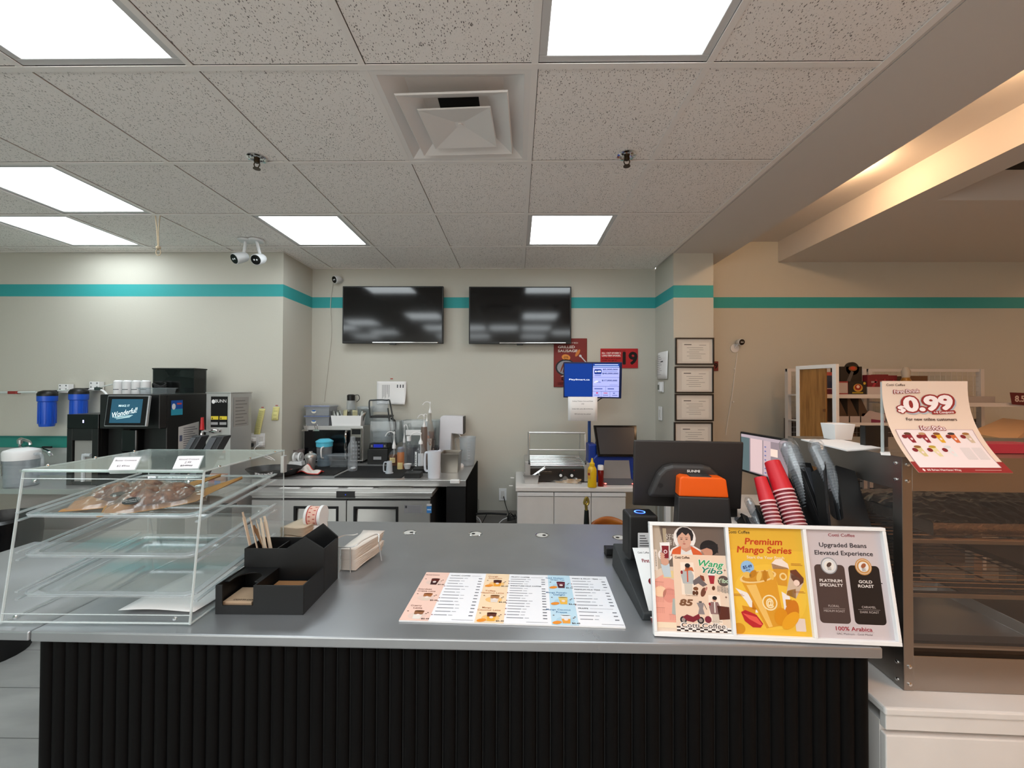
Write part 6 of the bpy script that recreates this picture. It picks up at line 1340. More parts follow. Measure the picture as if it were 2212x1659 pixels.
# poster 3
P = poster(2); P.rect(0, 0, 1, 1, 'c4b9bb', 0)
def tx(P, s_, x, y, w, h, c, l=2, b=.015, sh=0, rot=0): P.text(s_, x, y, w, h*1.28, c, l, b, rot, sh)
tx(P, 'Cotti Coffee', .49, .945, .35, .022, '8c3a40'); tx(P, 'Upgraded Beans', .49, .85, .62, .033, '2c282c'); tx(P, 'Elevated Experience', .49, .775, .76, .033, '2c282c')
for x0, x1, c, a1, a2, b1, b2, ring_ in ((.08, .475, '4a3a36', 'PLATINUM', 'SPECIALTY', 'FLORAL', 'MEDIUM ROAST', '8e9096'), (.525, .925, '231b18', 'GOLD', 'ROAST', 'CARAMEL', 'DARK ROAST', 'c08a4a')):
    pts = []
    for cx, cy, q in ((x1-.05, .66-.03, 0), (x0+.05, .66-.03, 1), (x0+.05, .165, 2), (x1-.05, .165, 3)): pts += [(cx+.05*math.cos(PI/2*(q+j/4)), cy+.035*math.sin(PI/2*(q+j/4))) for j in range(5)]
    P.poly(pts, c, 1); xc = (x0+x1)/2
    P.ell(xc, .655, .108, .108*AS, ring_, 2, n=28); P.ell(xc, .655, .094, .094*AS, 'dcd4cc', 3, n=28); P.ell(xc, .655, .088, .088*AS, ring_ if x0 > .3 else 'cfd0d4', 4, n=28); P.ell(xc, .655, .066, .066*AS, 'e0dad4', 5, n=28); P.ell(xc, .665, .035, .02, '55403a' if x0 < .3 else '9a5a3a', 6, .4); tx(P, 'IIAC', xc, .635, .05, .010, '6a5a54', 6); tx(P, '2022', xc, .62, .05, .008, '6a5a54', 6)
    tx(P, a1, xc, .515, .29 if x0 < .3 else .17, .021, 'd8d0cc', 2, .03); tx(P, a2, xc, .475, .3 if x0 < .3 else .2, .021, 'd8d0cc', 2, .03)
    tx(P, b1, xc, .285, .14 if x0 < .3 else .18, .016, 'b8aca8', 2, 0); P.rect(xc-.14, .262, xc+.14, .264, 'b8aca8', 2); tx(P, b2, xc, .24, .27 if x0 < .3 else .24, .016, 'b8aca8', 2, 0)
tx(P, '100% Arabica', .5, .085, .46, .028, '9a2f3a', 2, .02); P.rect(.28, .060, .75, .0615, '8a7a7a', 2); tx(P, 'IIAC Platinum · Gold Medal', .5, .04, .45, .014, '6a5a5c', 2, 0); P.obj('poster', fr)
# poster 2
P = poster(1); P.rect(0, 0, 1, 1, 'e3b138', 0); P.rect(0, .78, 1, 1, 'dcab38', 1); P.ell(.5, .35, .48, .3, 'e8b83e', 1, n=32)
tx(P, 'Cotti Coffee', .155, .95, .3, .022, '2c241c', 2, .015); tx(P, 'Premium', .48, .862, .5, .048, 'c0401c', 2, .025, .15); tx(P, 'Mango Series', .48, .782, .73, .048, 'c0401c', 2, .025, .15); tx(P, 'Start the Year Fresh', .49, .712, .5, .022, 'ead9c8', 2, .01)
star = [(.235+(.095 if i % 2 else .083)*math.cos(2*PI*i/48), .615+(.095 if i % 2 else .083)*AS*math.sin(2*PI*i/48)) for i in range(48)]; P.poly(star, '8fb4d8', 2)
tx(P, '$5.49', .235, .62, .12, .022, '2a3a6a', 3, .03, 0, .15); tx(P, 'each', .24, .592, .06, .013, '2a3a6a', 3, .02, 0, .1)
for pts, c in (([(.56, .66), (.78, .62), (.74, .45), (.62, .46)], 'cf8f2a'), ([(.56, .66), (.62, .70), (.70, .705), (.78, .66), (.79, .61), (.57, .61)], 'ead8cc'), ([(.80, .58), (.97, .5), (.84, .34), (.72, .38)], 'c9b09a'), ([(.80, .60), (.88, .61), (.97, .53), (.96, .49), (.88, .45), (.80, .53)], '6a3a26'), ([(.74, .41), (.85, .43), (.84, .34), (.72, .37)], 'c08420')): P.poly(pts, c, 3)
P.ell(.7, .54, .05, .05*AS, 'e6c88a', 4); P.ell(.7, .54, .03, .03*AS, 'cf8f2a', 5); P.ell(.87, .485, .04, .04*AS, 'e6c8b8', 4)
P.poly([(.05, .42), (.2, .38), (.3, .3), (.34, .2), (.26, .2), (.18, .3)], 'e6ddd8', 2); P.poly([(.66, .4), (.76, .36), (.78, .2), (.68, .16)], 'e6ddd8', 2)
P.poly([(.12, .26), (.30, .24), (.28, .16), (.14, .18)], 'd08a1e', 3); P.poly([(.26, .3), (.38, .29), (.36, .22), (.25, .23)], 'c87a18', 3); P.poly([(.7, .33), (.78, .33), (.77, .27), (.7, .27)], 'c07a18', 3)
P.poly([(.13, .5), (.60, .56), (.66, .1), (.42, .06)], 'd6952a', 4); P.poly([(.2, .45), (.33, .46), (.50, .08), (.45, .07)], 'e6b660', 5); P.ell(.365, .53, .25, .055, 'e6c488', 5, .13); P.ell(.365, .535, .22, .045, 'c88a2a', 6, .13)
for k in range(5): P.ell(.22+.08*k, .545+.012*math.sin(k*2), .055, .03, ('e2b458', 'b8781c')[k % 2], 7, .5*k)
P.put([(.49+r*math.cos(2*PI*i/28), .295+r*AS*math.sin(2*PI*i/28)) for r in (.082, .1) for i in range(28)], [(i, (i+1) % 28, 28+(i+1) % 28, 28+i) for i in range(28)], 'ecd7a8', 6); tx(P, '@', .49, .293, .095, .052, 'ecd7a8', 6, .04)
P.poly([(.1, .2), (.16, .22), (.30, .18), (.38, .1), (.34, .065), (.24, .065), (.14, .12)], 'b5262a', 5); P.poly([(.12, .19), (.3, .16), (.37, .09), (.33, .09), (.2, .14)], 'e0584a', 6)
P.ell(.62, .17, .09, .08, 'd58a18', 7, .5); P.ell(.76, .2, .14, .085, 'c8741a', 6, 1.0); P.ell(.74, .14, .13, .06, 'e09c20', 8, .5); P.ell(.06, .05, .08, .05, 'c98a1c', 3); P.rr(.8, .045, .93, .16, .01, 'dcc8bc', 2)
for x, y in ((.86, .66), (.86, .405), (.05, .36)): P.rect(x-.04, y, x+.09, y+.004, 'a05a2a', 6); P.rect(x-.04, y-.012, x+.11, y-.008, 'a05a2a', 6)
P.obj('poster', fr)
# poster 1
P = poster(0); P.rect(0, 0, 1, 1, 'd8c3b0', 0); P.poly([(.1, 1), (1, 1), (1, .6), (.2, .6)], '6c5c53', 1); P.poly([(0, 1), (.12, 1), (.16, .6), (0, .55)], 'b3a392', 1); P.poly([(.15, .97), (.2, .97), (.2, .75), (.16, .72)], 'a8977e', 2)
for s_, x, y in (('好味', .27, .885), ('源自', .27, .825)): tx(P, s_, x, y, .17, .035, 'c8bfb6', 2, 0)
# figure behind
P.ell(.78, .79, .125, .075, '201c1c', 2); P.ell(.74, .745, .085, .06, 'c08a72', 3); P.poly([(.66, .81), (.9, .83), (.9, .74), (.83, .77), (.75, .79), (.67, .77)], '241f20', 4)
# main person cut-out with white outline
P.ell(.45, .88, .155, .115, 'e6ddd8', 3); P.poly([(.22, .70), (.26, .77), (.36, .81), (.56, .81), (.68, .76), (.73, .70)], 'e6ddd8', 3)
P.poly([(.24, .70), (.28, .765), (.38, .80), (.54, .80), (.65, .755), (.70, .70)], 'cf5a30', 4); P.poly([(.38, .70), (.40, .80), (.52, .80), (.56, .70)], 'd9d4d0', 5); P.poly([(.40, .83), (.52, .83), (.53, .77), (.46, .745), (.40, .77)], 'c4907a', 6)
P.ell(.445, .865, .095, .085, 'cf9e88', 7); P.poly([(.345, .875), (.34, .925), (.375, .965), (.43, .985), (.50, .98), (.555, .955), (.575, .91), (.56, .86), (.535, .85), (.53, .90), (.505, .93), (.47, .905), (.42, .935), (.385, .91), (.365, .90)], '2a2325', 8)
for x in (.405, .475): P.ell(x, .868, .016, .004, '3a2a28', 9); P.rect(x-.02, .882, x+.02, .885, '2a2020', 9)
P.ell(.44, .823, .02, .005, 'a8584e', 9); P.ell(.437, .843, .008, .01, 'b98672', 9)
# hand with cup
P.ell(.17, .71, .1, .06, 'e6ddd8', 4); P.poly([(.10, .83), (.24, .835), (.23, .66), (.12, .65)], 'e6ddd8', 4); P.poly([(.125, .80), (.225, .80), (.215, .68), (.135, .675)], '7a1c26', 5); P.rect(.115, .80, .235, .825, 'e8e4e2', 6); P.ell(.175, .742, .026, .026*AS, 'e0c8c8', 6); P.ell(.175, .742, .014, .014*AS, '7a1c26', 7)
for k in range(4): P.ell(.13, .72-.02*k, .035, .011, 'cc9a84', 8, -.2)
P.ell(.16, .645, .055, .035, 'cc9a84', 7); P.poly([(.1, .62), (.22, .63), (.24, .5), (.14, .5)], 'b9c4cc', 5)
P.rr(.005, .56, .06, .76, .01, 'dccfc2', 3)
for k in range(9): P.rect(.035, .6+.016*k, .045, .61+.016*k, '44403e', 4)
# calendar area
P.poly([(0, .47), (.12, .52), (.28, .47), (.28, .08), (0, .08)], 'e3a08e', 3); P.ell(.08, .36, .08, .055, 'ecc6a4', 4); P.ell(.2, .33, .09, .07, 'd98f80', 4); P.rect(.02, .03, .28, .08, 'e6d2b8', 3); P.rect(.13, .49, .27, .56, 'dfc48c', 4)
for bx_, by_ in ((.01, .40), (.16, .33), (.01, .26), (.01, .16), (.18, .1)):
    P.rect(bx_, by_+.05, bx_+.12, by_+.0525, '9a5f58', 5)
    for i in range(5):
        for j in range(4): P.rect(bx_+.01+.023*i, by_+.005+.011*j, bx_+.018+.023*i, by_+.009+.011*j, 'b8766c', 5)
P.poly([(.24, .3), (.3, .3), (.3, .14), (.22, .16)], 'a8aca6', 5)
# sticker sheet
P.rect(.27, .005, .995, .72, 'e4c7b0', 6); tx(P, 'Cotti Coffee', .40, .69, .2, .018, '4a2c20', 7, .03)
tx(P, 'Wang', .79, .635, .33, .045, 'e6dccf', 7, .09, .3, -.05); tx(P, 'Wang', .79, .635, .33, .045, '2f9a62', 8, .03, .3, -.05); tx(P, 'Yibo', .80, .57, .27, .04, 'e6dccf', 7, .09, .3, -.05); tx(P, 'Yibo', .80, .57, .27, .04, '2c7c66', 8, .03, .3, -.05)
def person(x, y, s, jacket, pants, seat=False):
    P.poly([(x-s*.3, y+s*.52), (x+s*.3, y+s*.52), (x+s*.36, y-s*.5), (x-s*.3, y-s*.5)], 'ecd9c8', 7)
    P.poly([(x-s*.2, y+s*.28), (x+s*.18, y+s*.28), (x+s*.28, y+s*.1), (x+s*.24, y-s*.15), (x-s*.22, y-s*.15), (x-s*.3, y+s*.1)], jacket, 8)
    P.poly([(x-s*.18, y-s*.15), (x+s*.2, y-s*.15), (x+s*.18, y-s*.48), (x-s*.16, y-s*.48)], pants, 8); P.poly([(x-s*.03, y+s*.28), (x+s*.03, y+s*.28), (x+s*.02, y-s*.1), (x-s*.04, y-s*.1)], 'c4533a' if not seat else 'e0d8d0', 9)
    P.ell(x, y+s*.37, s*.10, s*.085, 'cc9a84', 9); P.ell(x+s*.02, y+s*.42, s*.12, s*.07, '241f20', 10); P.ell(x-s*.26, y+s*.2, s*.05, s*.06, '8a1f28', 10)
person(.46, .49, .30, 'aeb0b0', 'c9c0b4'); tx(P, 'Cotti Coffee', .50, .335, .16, .010, '6a5248', 8, 0); P.poly([(.44, .6), (.53, .6), (.55, .56), (.5, .57), (.42, .56)], 'c4653a', 9)
P.poly([(.83, .25), (.99, .24), (.99, .13), (.85, .12)], '5a2c20', 8); person(.80, .21, .26, '8a6a68', 'd0bfae', True); tx(P, 'Cotti Coffee', .80, .105, .17, .010, '6a5248', 8, 0)
P.poly([(.52, .47), (.62, .52), (.66, .48), (.72, .44), (.66, .42), (.6, .45), (.54, .43)], '6a5f60', 8); P.ell(.56, .40, .035, .018, '7a4a30', 8); P.poly([(.63, .53), (.68, .52), (.69, .47), (.62, .49)], '7a3a28', 7)
P.poly([(.74, .53), (.83, .53), (.81, .45), (.76, .45)], 'a02a34', 8); P.rect(.735, .525, .835, .545, 'e8e2de', 8)
P.ell(.94, .48, .075, .05, '5a4a44', 8); tx(P, 'Yibo', .94, .48, .15, .032, 'b9c8a8', 9, .03)
for x, y in ((.53, .36), (.80, .41), (.57, .36)): P.ell(x, y, .022, .02, '5a3420', 8, .6)
P.ell(.66, .37, .05, .03, '6e4030', 8, .9); P.ell(.70, .40, .025, .012, 'b8766a', 9, .9)
for k in range(2): tx(P, '好喝咖啡', .93, .41-.028*k, .16, .02, '6a6462', 8, 0, 0, -.12)
tx(P, '85', .42, .265, .17, .045, '7a5238', 8, .05, .2); P.poly([(.56, .27), (.66, .27), (.64, .22), (.66, .165), (.57, .165), (.59, .22)], '8a8080', 8); P.line(.66, .26, .69, .21, .008, '55504e', 8); P.rect(.59, .27, .63, .285, '55504e', 8)
for x in (.37, .60): P.ell(x, .11, .045, .045*AS, '2a2526', 8); P.ell(x, .11, .025, .025*AS, '9a8a84', 9)
P.poly([(.36, .135), (.42, .16), (.5, .14), (.58, .17), (.6, .13), (.5, .09), (.42, .1)], '7a2430', 9); P.ell(.70, .12, .045, .032, '7a2a38', 8)
for i in range(14):
    for j in range(3):
        if (i+j) % 2 == 0: P.rect(.275+.0515*i, .006+.0145*j, .275+.0515*(i+1), .0205+.0145*j, '2a1a16', 7)
        else: P.rect(.275+.0515*i, .006+.0145*j, .275+.0515*(i+1), .0205+.0145*j, 'e8e0da', 7)
tx(P, 'Cotti Coffee', .63, .060, .60, .036, 'e6ddd6', 8, .09); tx(P, 'Cotti Coffee', .63, .060, .58, .034, '2c1a18', 9, .015)
for x, y in ((.70, .62), (.97, .58), (.96, .33), (.7, .56)): P.poly([(x-.02, y), (x, y+.005), (x+.02, y), (x, y-.005)], '7a4a3a', 8); P.poly([(x, y+.014), (x+.006, y), (x, y-.014), (x-.006, y)], '7a4a3a', 8)
P.obj('poster', fr)

# ---- cup and lid dispensers
HB = mt('dispenser_black', '111112', rough=.35); RED = mt('cup_red', 'c41e2a', rough=.45); REDD = mt('cup_sleeve_dark', '7c1c28', rough=.5)
rack = thing('cup_dispenser', 'black slanted cup and lid dispenser rack behind the poster frame', 'dispenser', (.62, 1.24, CT))
ro = Vector((.62, 1.24, CT))
def axis(ub, vb, ut, vt, Yb, Yt): return at(ub, vb, Y=Yb), at(ut, vt, Y=Yt)
def channel(ub, vb, ut, vt, Yb, Yt, wpx, dep=.03):
    """an open black channel whose back plate runs along the axis"""
    a, b = axis(ub, vb, ut, vt, Yb, Yt); d = (b-a); L_ = d.length; z = d.normalized(); x = Vector((0, 1, 0)).cross(z).normalized(); y = z.cross(x)
    M = Matrix.Translation(a-ro) @ Matrix((x, y, z)).transposed().to_4x4(); w2 = wpx*Yb/F
    m_ = MB(); m_.box(0, w2, .0, .006, -.16, L_, HB, M=M); m_.box(0, .005, .006, dep, -.16, L_-.01, HB, M=M); m_.box(w2-.005, w2, .006, dep, -.16, L_-.01, HB, M=M)
    m_.box(.012, w2-.012, -.004, .0, -.16, L_-.02, mt('channel_face', '2b2d31', rough=.25), M=M)
    return m_.obj('channel', rack, bev=.0015)
channel(1690, 1131, 1655, 1062, 1.30, 1.38, 20); channel(1728, 1131, 1688, 1030, 1.30, 1.42, 22); channel(1655, 1135, 1631, 1090, 1.33, 1.40, 20); channel(1614, 1138, 1601, 1108, 1.34, 1.40, 16)
def slotboard(ub, vb, ut, vt, Yb, Yt, wb, wt, s0, s1):
    a, b = axis(ub, vb, ut, vt, Yb, Yt); d = b-a; L_ = d.length; z = d.normalized(); x = Vector((1, 0, 0)); y = z.cross(x).normalized(); x = y.cross(z)
    M = Matrix.Translation(a-ro) @ Matrix((x, y, z)).transposed().to_4x4(); Wb, Wt = wb*Yb/F, wt*Yt/F
    u = lambda f, g: (f*(Wb+(Wt-Wb)*g), g*L_)
    arc = [u(s0+(s1-s0)*(1-math.cos(PI*k/8))/2, .22-.10*math.sin(PI*k/8)) for k in range(9)]
    pts = [(0, -.12), (Wb, -.12), (Wb, 0), u(1, 1), u(s1+.02, 1)]+list(reversed(arc))+[u(s0-.02, 1), u(0, 1)]
    return MB().prism(pts, .012, HB, M=M).obj('slotted_panel', rack, bev=.003)
slotboard(1733, 1135, 1722, 997, 1.27, 1.38, 72, 34, .08, .30) if False else None
channel(1776, 1134, 1724, 997, 1.27, 1.40, 30, .06); channel(1810, 1136, 1783, 998, 1.20, 1.33, 17, .06)
slotboard(1795, 1136, 1783, 998, 1.18, 1.31, 84, 56, .0, .34)
MB().box(.15, .36, .04, .30, .0005, .02, HB).box(.15, .3, .2, .29, .02, .12, HB).obj('rack_base', rack, bev=.003)
def cupstack(name, lb, ub, vb, ut, vt, Yb, Yt, rpx, n0, grp, big):
    a, b = axis(ub, vb, ut, vt, Yb, Yt); d = b-a; L_ = d.length; z = d.normalized(); q = z.to_track_quat('Z', 'Y').to_matrix().to_4x4(); r = rpx*Yt/F
    cl = .095 if big else .075; M = Matrix.Translation(b) @ q
    # topmost upside-down cup and nested rims below
    t = thing(name, lb, 'cups', b); Mi = q
    prof = [(r*.78, 0), (r*.80, -.004), (r, -cl), (r*1.05, -cl-.001), (r*1.05, -cl-.006), (r, -cl-.006)]
    MB().lathe(prof, RED, n=28, M=Mi).obj('cup', t); MB().lathe([(r*1.0, -cl-.0), (r*1.07, -cl-.001), (r*1.07, -cl-.0055), (r, -cl-.006)], mt('cup_rim_pink', 'e0b8b8', rough=.5), n=28, M=Mi).obj('cup_rim', t)
    P = Print(lambda x, y, hh: Mi @ Vector(((r*(.80+.20*y)+.0008+hh)*math.sin(x), -(r*(.80+.20*y)+.0008+hh)*math.cos(x), -cl*y)))
    P.rect(-.75, .3, -.35, .55, 'e0d4d4', 1, n=3); P.rect(.1, .1, .14, .8, '7c1c28', 1); P.rect(.3, .12, .36, .35, '7c1c28', 1)
    if big: P.put([(1.0+k_*.34*math.cos(2*PI*i/24), .5+k_*.22*math.sin(2*PI*i/24)) for k_ in (.82, 1) for i in range(24)], [(i, (i+1) % 24, 24+(i+1) % 24, 24+i) for i in range(24)], 'ead8d8', 1); P.text('@', 1.0, .5, .3, .2, 'ead8d8', 1, .03)
    P.obj('cup_print', t)
    for k in range(n0):
        zz = -cl-.012-.0115*k
        if -zz > L_+.02: break
        MB().lathe([(r*.93, zz+.006), (r*.96, zz-.001)], REDD, n=24, M=Mi).lathe([(r*.98, zz-.001), (r*1.04, zz-.002), (r*1.04, zz-.0055), (r*.98, zz-.006)], mt('cup_rim_pink', 'e0b8b8'), n=24, M=Mi).obj('nested_cup', t)
cupstack('paper_cup_stack', 'stack of small red paper cups in the dispenser, the left one', 1672, 1131, 1642, 1032, 1.27, 1.34, 15, 12, 'red paper cup stacks', False)
cupstack('paper_cup_stack', 'stack of large red paper cups with a round white logo, the right one', 1718, 1131, 1668, 998, 1.26, 1.36, 19, 22, 'red paper cup stacks', True)
LID = clear('lid_plastic', 'e6e9ec', gloss=1.6, haze=.22, hcol='cdd3da', rough=.1)
def lidstack(lb, ub, vb, ut, vt, Yb, Yt, rpx):
    a, b = axis(ub, vb, ut, vt, Yb, Yt); d = b-a; L_ = d.length; q = d.normalized().to_track_quat('Z', 'Y').to_matrix().to_4x4(); r = rpx*Yt/F
    t = thing('lid_stack', lb, 'lids', a, group='clear plastic lid stacks'); n = int(L_/.009); m_ = MB(); prof = []
    for k in range(n): z_ = L_*k/n; prof += [(r*1.0, z_), (r*1.0, z_+.003), (r*.92, z_+.0045), (r*.92, z_+.0085)]
    prof += [(r*.9, L_), (r*.6, L_+.012), (r*.55, L_+.016), (0, L_+.016)]
    m_.lathe(prof, LID, n=22, M=q, smooth=False); m_.obj('lids', t)
    MB().lathe([(r*1.05, L_*.6), (r*1.07, L_*1.0), (r*.9, L_+.02), (r*.5, L_+.03), (0, L_+.026)], clear('film_wrap', 'f6f6f6', gloss=1.2, haze=.04, rough=.15), n=14, M=q, smooth=False).obj('film_wrap', t)
lidstack('tall stack of clear lids right of the large red cups', 1768, 1126, 1704, 966, 1.33, 1.45, 17)
lidstack('stack of clear lids in the slot of the big black panel on the right', 1826, 1102, 1765, 968, 1.24, 1.36, 15)
lidstack('small stack of clear lids at the left end of the dispenser', 1643, 1135, 1622, 1092, 1.37, 1.42, 9)

# ================================================================== right cabinet and warming case
DT = -.04
R0 = Vector((1.053, 1.13)); top = 1.367; bot = .735
cab = thing('side_cabinet', 'beige-lit white cabinet carrying the steel warming case at the right', 'cabinet', (.955, 1.075, 0), DT)
MB().box(.0, 1.5, .02, .62, .0, bot-.05, WHITEM).obj('carcass', cab)
MB().box(-.006, 1.5, -.006, .64, bot-.022, bot-.001, WHITEM).obj('worktop', cab, bev=.005)
MB().box(.0, 1.5, .0, .019, .02, bot-.075, WHITEM).obj('front_panel', cab, bev=.003); MB().box(.0, 1.5, -.0, .019, bot-.062, bot-.024, WHITEM).obj('upper_rail', cab, bev=.002)
CASE = mt('case_steel', 'a09a94', rough=.33, metal=1, bump=.05, nscale=60, stretch=(1, 1, 12))
wc = thing('warming_case', 'stainless glass-sided food warming case on the right cabinet', 'display case', (R0.x, R0.y, bot), DT); H_ = top-bot; W_ = 1.3; D_ = .5
px = .027
zt_ = at(2000, 1063, Y=1.12).z-bot; z1 = at(2000, 1172, Y=1.12).z-bot; z2 = at(2000, 1290, Y=1.12).z-bot; z3 = at(2000, 1400, Y=1.12).z-bot; z4 = at(2000, 1422, Y=1.12).z-bot
m_ = MB(); m_.box(0, px, 0, .003, 0, H_, CASE); m_.box(0, .003, 0, px*1.1, 0, H_, CASE); m_.box(W_-px, W_, 0, .003, 0, H_, CASE)
m_.box(0, .003, D_-px, D_, 0, H_, CASE); m_.box(0, W_, D_-.003, D_, 0, .05, CASE); m_.box(0, px, D_-.003, D_, 0, H_, CASE); m_.obj('corner_posts', wc, bev=.001)
MB().box(px, W_-px, .001, .02, zt_, H_-.001, CASE).box(.002, .02, px, D_-px, zt_, H_-.001, CASE).obj('top_band', wc, bev=.001)
MB().box(0, W_, 0, D_, H_-.002, H_, CASE).obj('top_plate', wc)
MB().box(px, W_-px, .001, .02, 0, z4, CASE).box(.002, .02, px, D_-px, .0, z4, CASE).obj('bottom_band', wc, bev=.001)
MB().box(px, W_-px, .02, .026, z4, z3-.0, mt('dark_gap', '1b1714', rough=.5)).obj('dark_strip', wc)
MB().box(.006, W_-.006, .006, D_-.006, .0, z4-.01, mt('case_floor', '3a3430', rough=.4, metal=.6)).obj('floor_plate', wc)
for z in (z1, z2, z3): MB().box(px, W_-px, .002, .016, z-.006, z+.006, CASE).obj('shelf_rail', wc, bev=.001)
WSH = mt('wire_shelf', '5a5450', rough=.3, metal=.8)
for z in (z1, z2):
    m_ = MB()
    for k in range(16): m_.cyl((.01, .03+k*.029, z-.002), (W_-.01, .03+k*.029, z-.002), .002, WSH, n=6)
    for k in range(9): m_.cyl((.03+k*.155, .02, z-.005), (.03+k*.155, D_-.01, z-.005), .0025, WSH, n=6)
    m_.obj('wire_shelf', wc)
MB().add([(.0015, px, z4), (.0015, D_-px, z4), (.0015, D_-px, zt_), (.0015, px, zt_)], [(0, 1, 2, 3)], clear('case_glass', 'd8d4d0', gloss=1, haze=.02)).obj('side_glass', wc, fix=False)
MB().add([(px, .001, z3), (W_-px, .001, z3), (W_-px, .001, zt_), (px, .001, zt_)], [(0, 1, 2, 3)], clear('case_glass', 'd8d4d0')).obj('front_glass', wc, fix=False)
PF = mt('perforated_steel', '6f6860', rough=.4, metal=.8); m_ = MB(); m_.box(W_*.0+.03, W_*.36, D_-.03, D_-.027, z4, z1+.02, PF); m_.box(W_-.01, W_-.006, .03, D_-.02, z4, zt_, PF); m_.obj('inner_panel', wc)
m_ = MB()
for i in range(9):
    for j in range(14): m_.box(.06+.045*i, .078+.045*i, D_-.0312, D_-.03, z4+.03+.026*j, z4+.034+.026*j, DARKV)
m_.obj('slots', wc)
scw = MB()
for z in (H_-.02, H_-.065, .065, .018):
    scw.lathe([(.005, 0), (.0045, -.003), (0, -.0042)], CHROME, ax='Y', c=(px*.55, 0, z), n=12)
    scw.lathe([(.005, 0), (.0045, -.003), (0, -.0042)], CHROME, ax='X', c=(0, px*.7, z), n=12)
scw.obj('rivets', wc)
# foil tray
FO = mt('crumpled_foil', 'a89e96', rough=.2, metal=1, bump=1.2, nscale=55); rr = random.Random(8)
t = thing('foil_tray', 'foil-covered tray on the top shelf of the warming case', 'tray', (R0.x+.03, R0.y+.05, bot+z1+.001), DT)
MB().open_box(.1, .95, .0, .36, 0, .035, .002, FO).obj('pan', t)
MB().grid(lambda u, v: Vector((.09+.87*u+.004*math.sin(v*40), -.01+.38*v+.006*math.sin(u*53)*(1 if v in (0, 1) else .3), .037+.045*math.sin(PI*v)*math.sin(PI*u)**.4+rr.uniform(0, .006))), 60, 26, FO, smooth=False).obj('foil_sheet', t)
t = thing('baking_tray', 'steel tray on the lowest level of the warming case', 'tray', (R0.x+.04, R0.y+.06, bot+z4-.004), DT)
MB().open_box(.0, .42, .0, .33, 0, .03, .002, STEEL, .94, .94).obj('tray', t, bev=.004)
t = thing('baking_tray', 'dark steel tray on the middle shelf of the warming case', 'tray', (R0.x+.5, R0.y+.06, bot+z2+.001), DT)
MB().open_box(.0, .5, .0, .33, 0, .02, .002, mt('dark_tray', '332c28', rough=.4, metal=.6), .96, .96).obj('tray', t, bev=.004)
o = MB().box(0, .25, 0, .02, 0, .05, mt('burgundy_box', '5a1c24', rough=.5)).obj('burgundy_box', loc=(R0.x+.50, R0.y+.44, bot+z1+.001)); tag(o, 'burgundy printed box behind the foil tray in the warming case', 'box')
# promotion sheet on acrylic holder
A = at(1905, 823, Y=1.185); Bq = at(2090, 822, Y=1.185); wP = Bq.x-A.x; zT = A.z; zB = at(1975, 1021, Y=1.08).z; dz = zT-zB; Lp = dz
t = thing('price_poster', 'cream poster with 0.99 in burgundy outline curling over the warming case', 'poster', (A.x, 1.185, zT)); 
def cf(x, y, hh):     # x 0..1, y 1 top .. 0 bottom
    s_ = 1-y; yy = -.105*(max(0, s_-.05)/.95)**2.3; dyds = -.105*2.3*(max(0, s_-.05)/.95)**1.3/.95; n_ = Vector((0, -dz, 0))+Vector((0, 0, dyds)); n_.normalize(); 
    return Vector((wP*x+.004*s_*0, yy, -dz*s_)) + Vector((0, -abs(n_.y), abs(n_.z)))*(hh)
MB().grid(lambda u, v: cf(u, v, 0), 4, 60, mt('poster_cream', 'dfc9b8', rough=.6)).obj('sheet', t)
P = Print(lambda x, y, hh: cf(x, y, hh+.0009)); AS3 = wP/dz
P.rect(0, .0, 1, .10, '8f2b2c', 1, ny=16, n=2); P.poly([(.11, .555-.15), (.87, .555-.15), (.92, .36), (.93, .08), (.90, .045), (.17, .045), (.13, .08), (.085, .36)], 'e6d9d8', 2) if False else None
P.rect(.05, .045, .93, .43, 'e6d8d8', 2, n=4, ny=30)
for a in ((.05, .43, .93, .434), (.05, .045, .056, .43), (.924, .045, .93, .43)): P.rect(a[0], a[1], a[2], a[3], 'a8848a', 3, ny=10)
def ol(s_, x, y, w, h, b0, b1, c0='8f2b2c', c1='efe4e4', rot=.04, l=4):
    h *= 1.4; P.text(s_, x, y, w*1.0, h, c0, l, b0, rot); P.text(s_, x, y, w*.985, h, c1, l+3, b1, rot)
P.text('Cotti Coffee', .155, .953, .22, .028, '332a2c', 3, .012)
ol('First Drink', .28, .875, .30, .030, .10, .02); P.text('0.99', .53, .725-.014, .56, .165, 'a8b4c0', 3, .12, .05); ol('0.99', .515, .725, .56, .118, .12, .05, rot=.05, l=5); ol('$', .195, .665, .075, .05, .14, .05, l=5)
P.put([(a, b) for a, b in [(.54+.0, .605), (.80, .615), (.815, .63), (.80, .655), (.55, .645), (.53, .625)]], [(0, 1, 2, 3, 4, 5)], '8f2b2c', 10); P.text('+4 Coupons', .67, .63, .23, .026, 'efe4e4', 11, .02, .03)
P.text('For new online customers', .51, .548, .58, .033, '3a2a2c', 3, .02); ol('Hot Picks', .48, .445, .28, .034, .10, .02, rot=0, l=5)
cc = [('8a2430', '5a3a2c'), ('8a2430', 'b8906a'), ('d8a02a', '7a4a30'), ('c8663a', '3a3438'), ('c8b49a', '9a6a3a'), ('cfc08a', '8a5a30'), ('ddd0a0', 'b89a3a'), ('dcdcdc', 'd0d0d0')]
for i, (c1, c2) in enumerate(cc):
    x = .17+.165*i if i < 5 else .2+.165*(i-5); y = .335 if i < 5 else .195
    P.poly([(x-.045, y+.05), (x+.03, y+.05), (x+.045, y-.045), (x-.0, y-.045)], c1, 4); P.ell(x-.008, y+.052, .04, .014, c2, 5); P.ell(x-.055, y+.02, .03, .02, '7a2028', 6); P.ell(x+.012, y-.005, .014, .012, 'e8d0d0', 6)
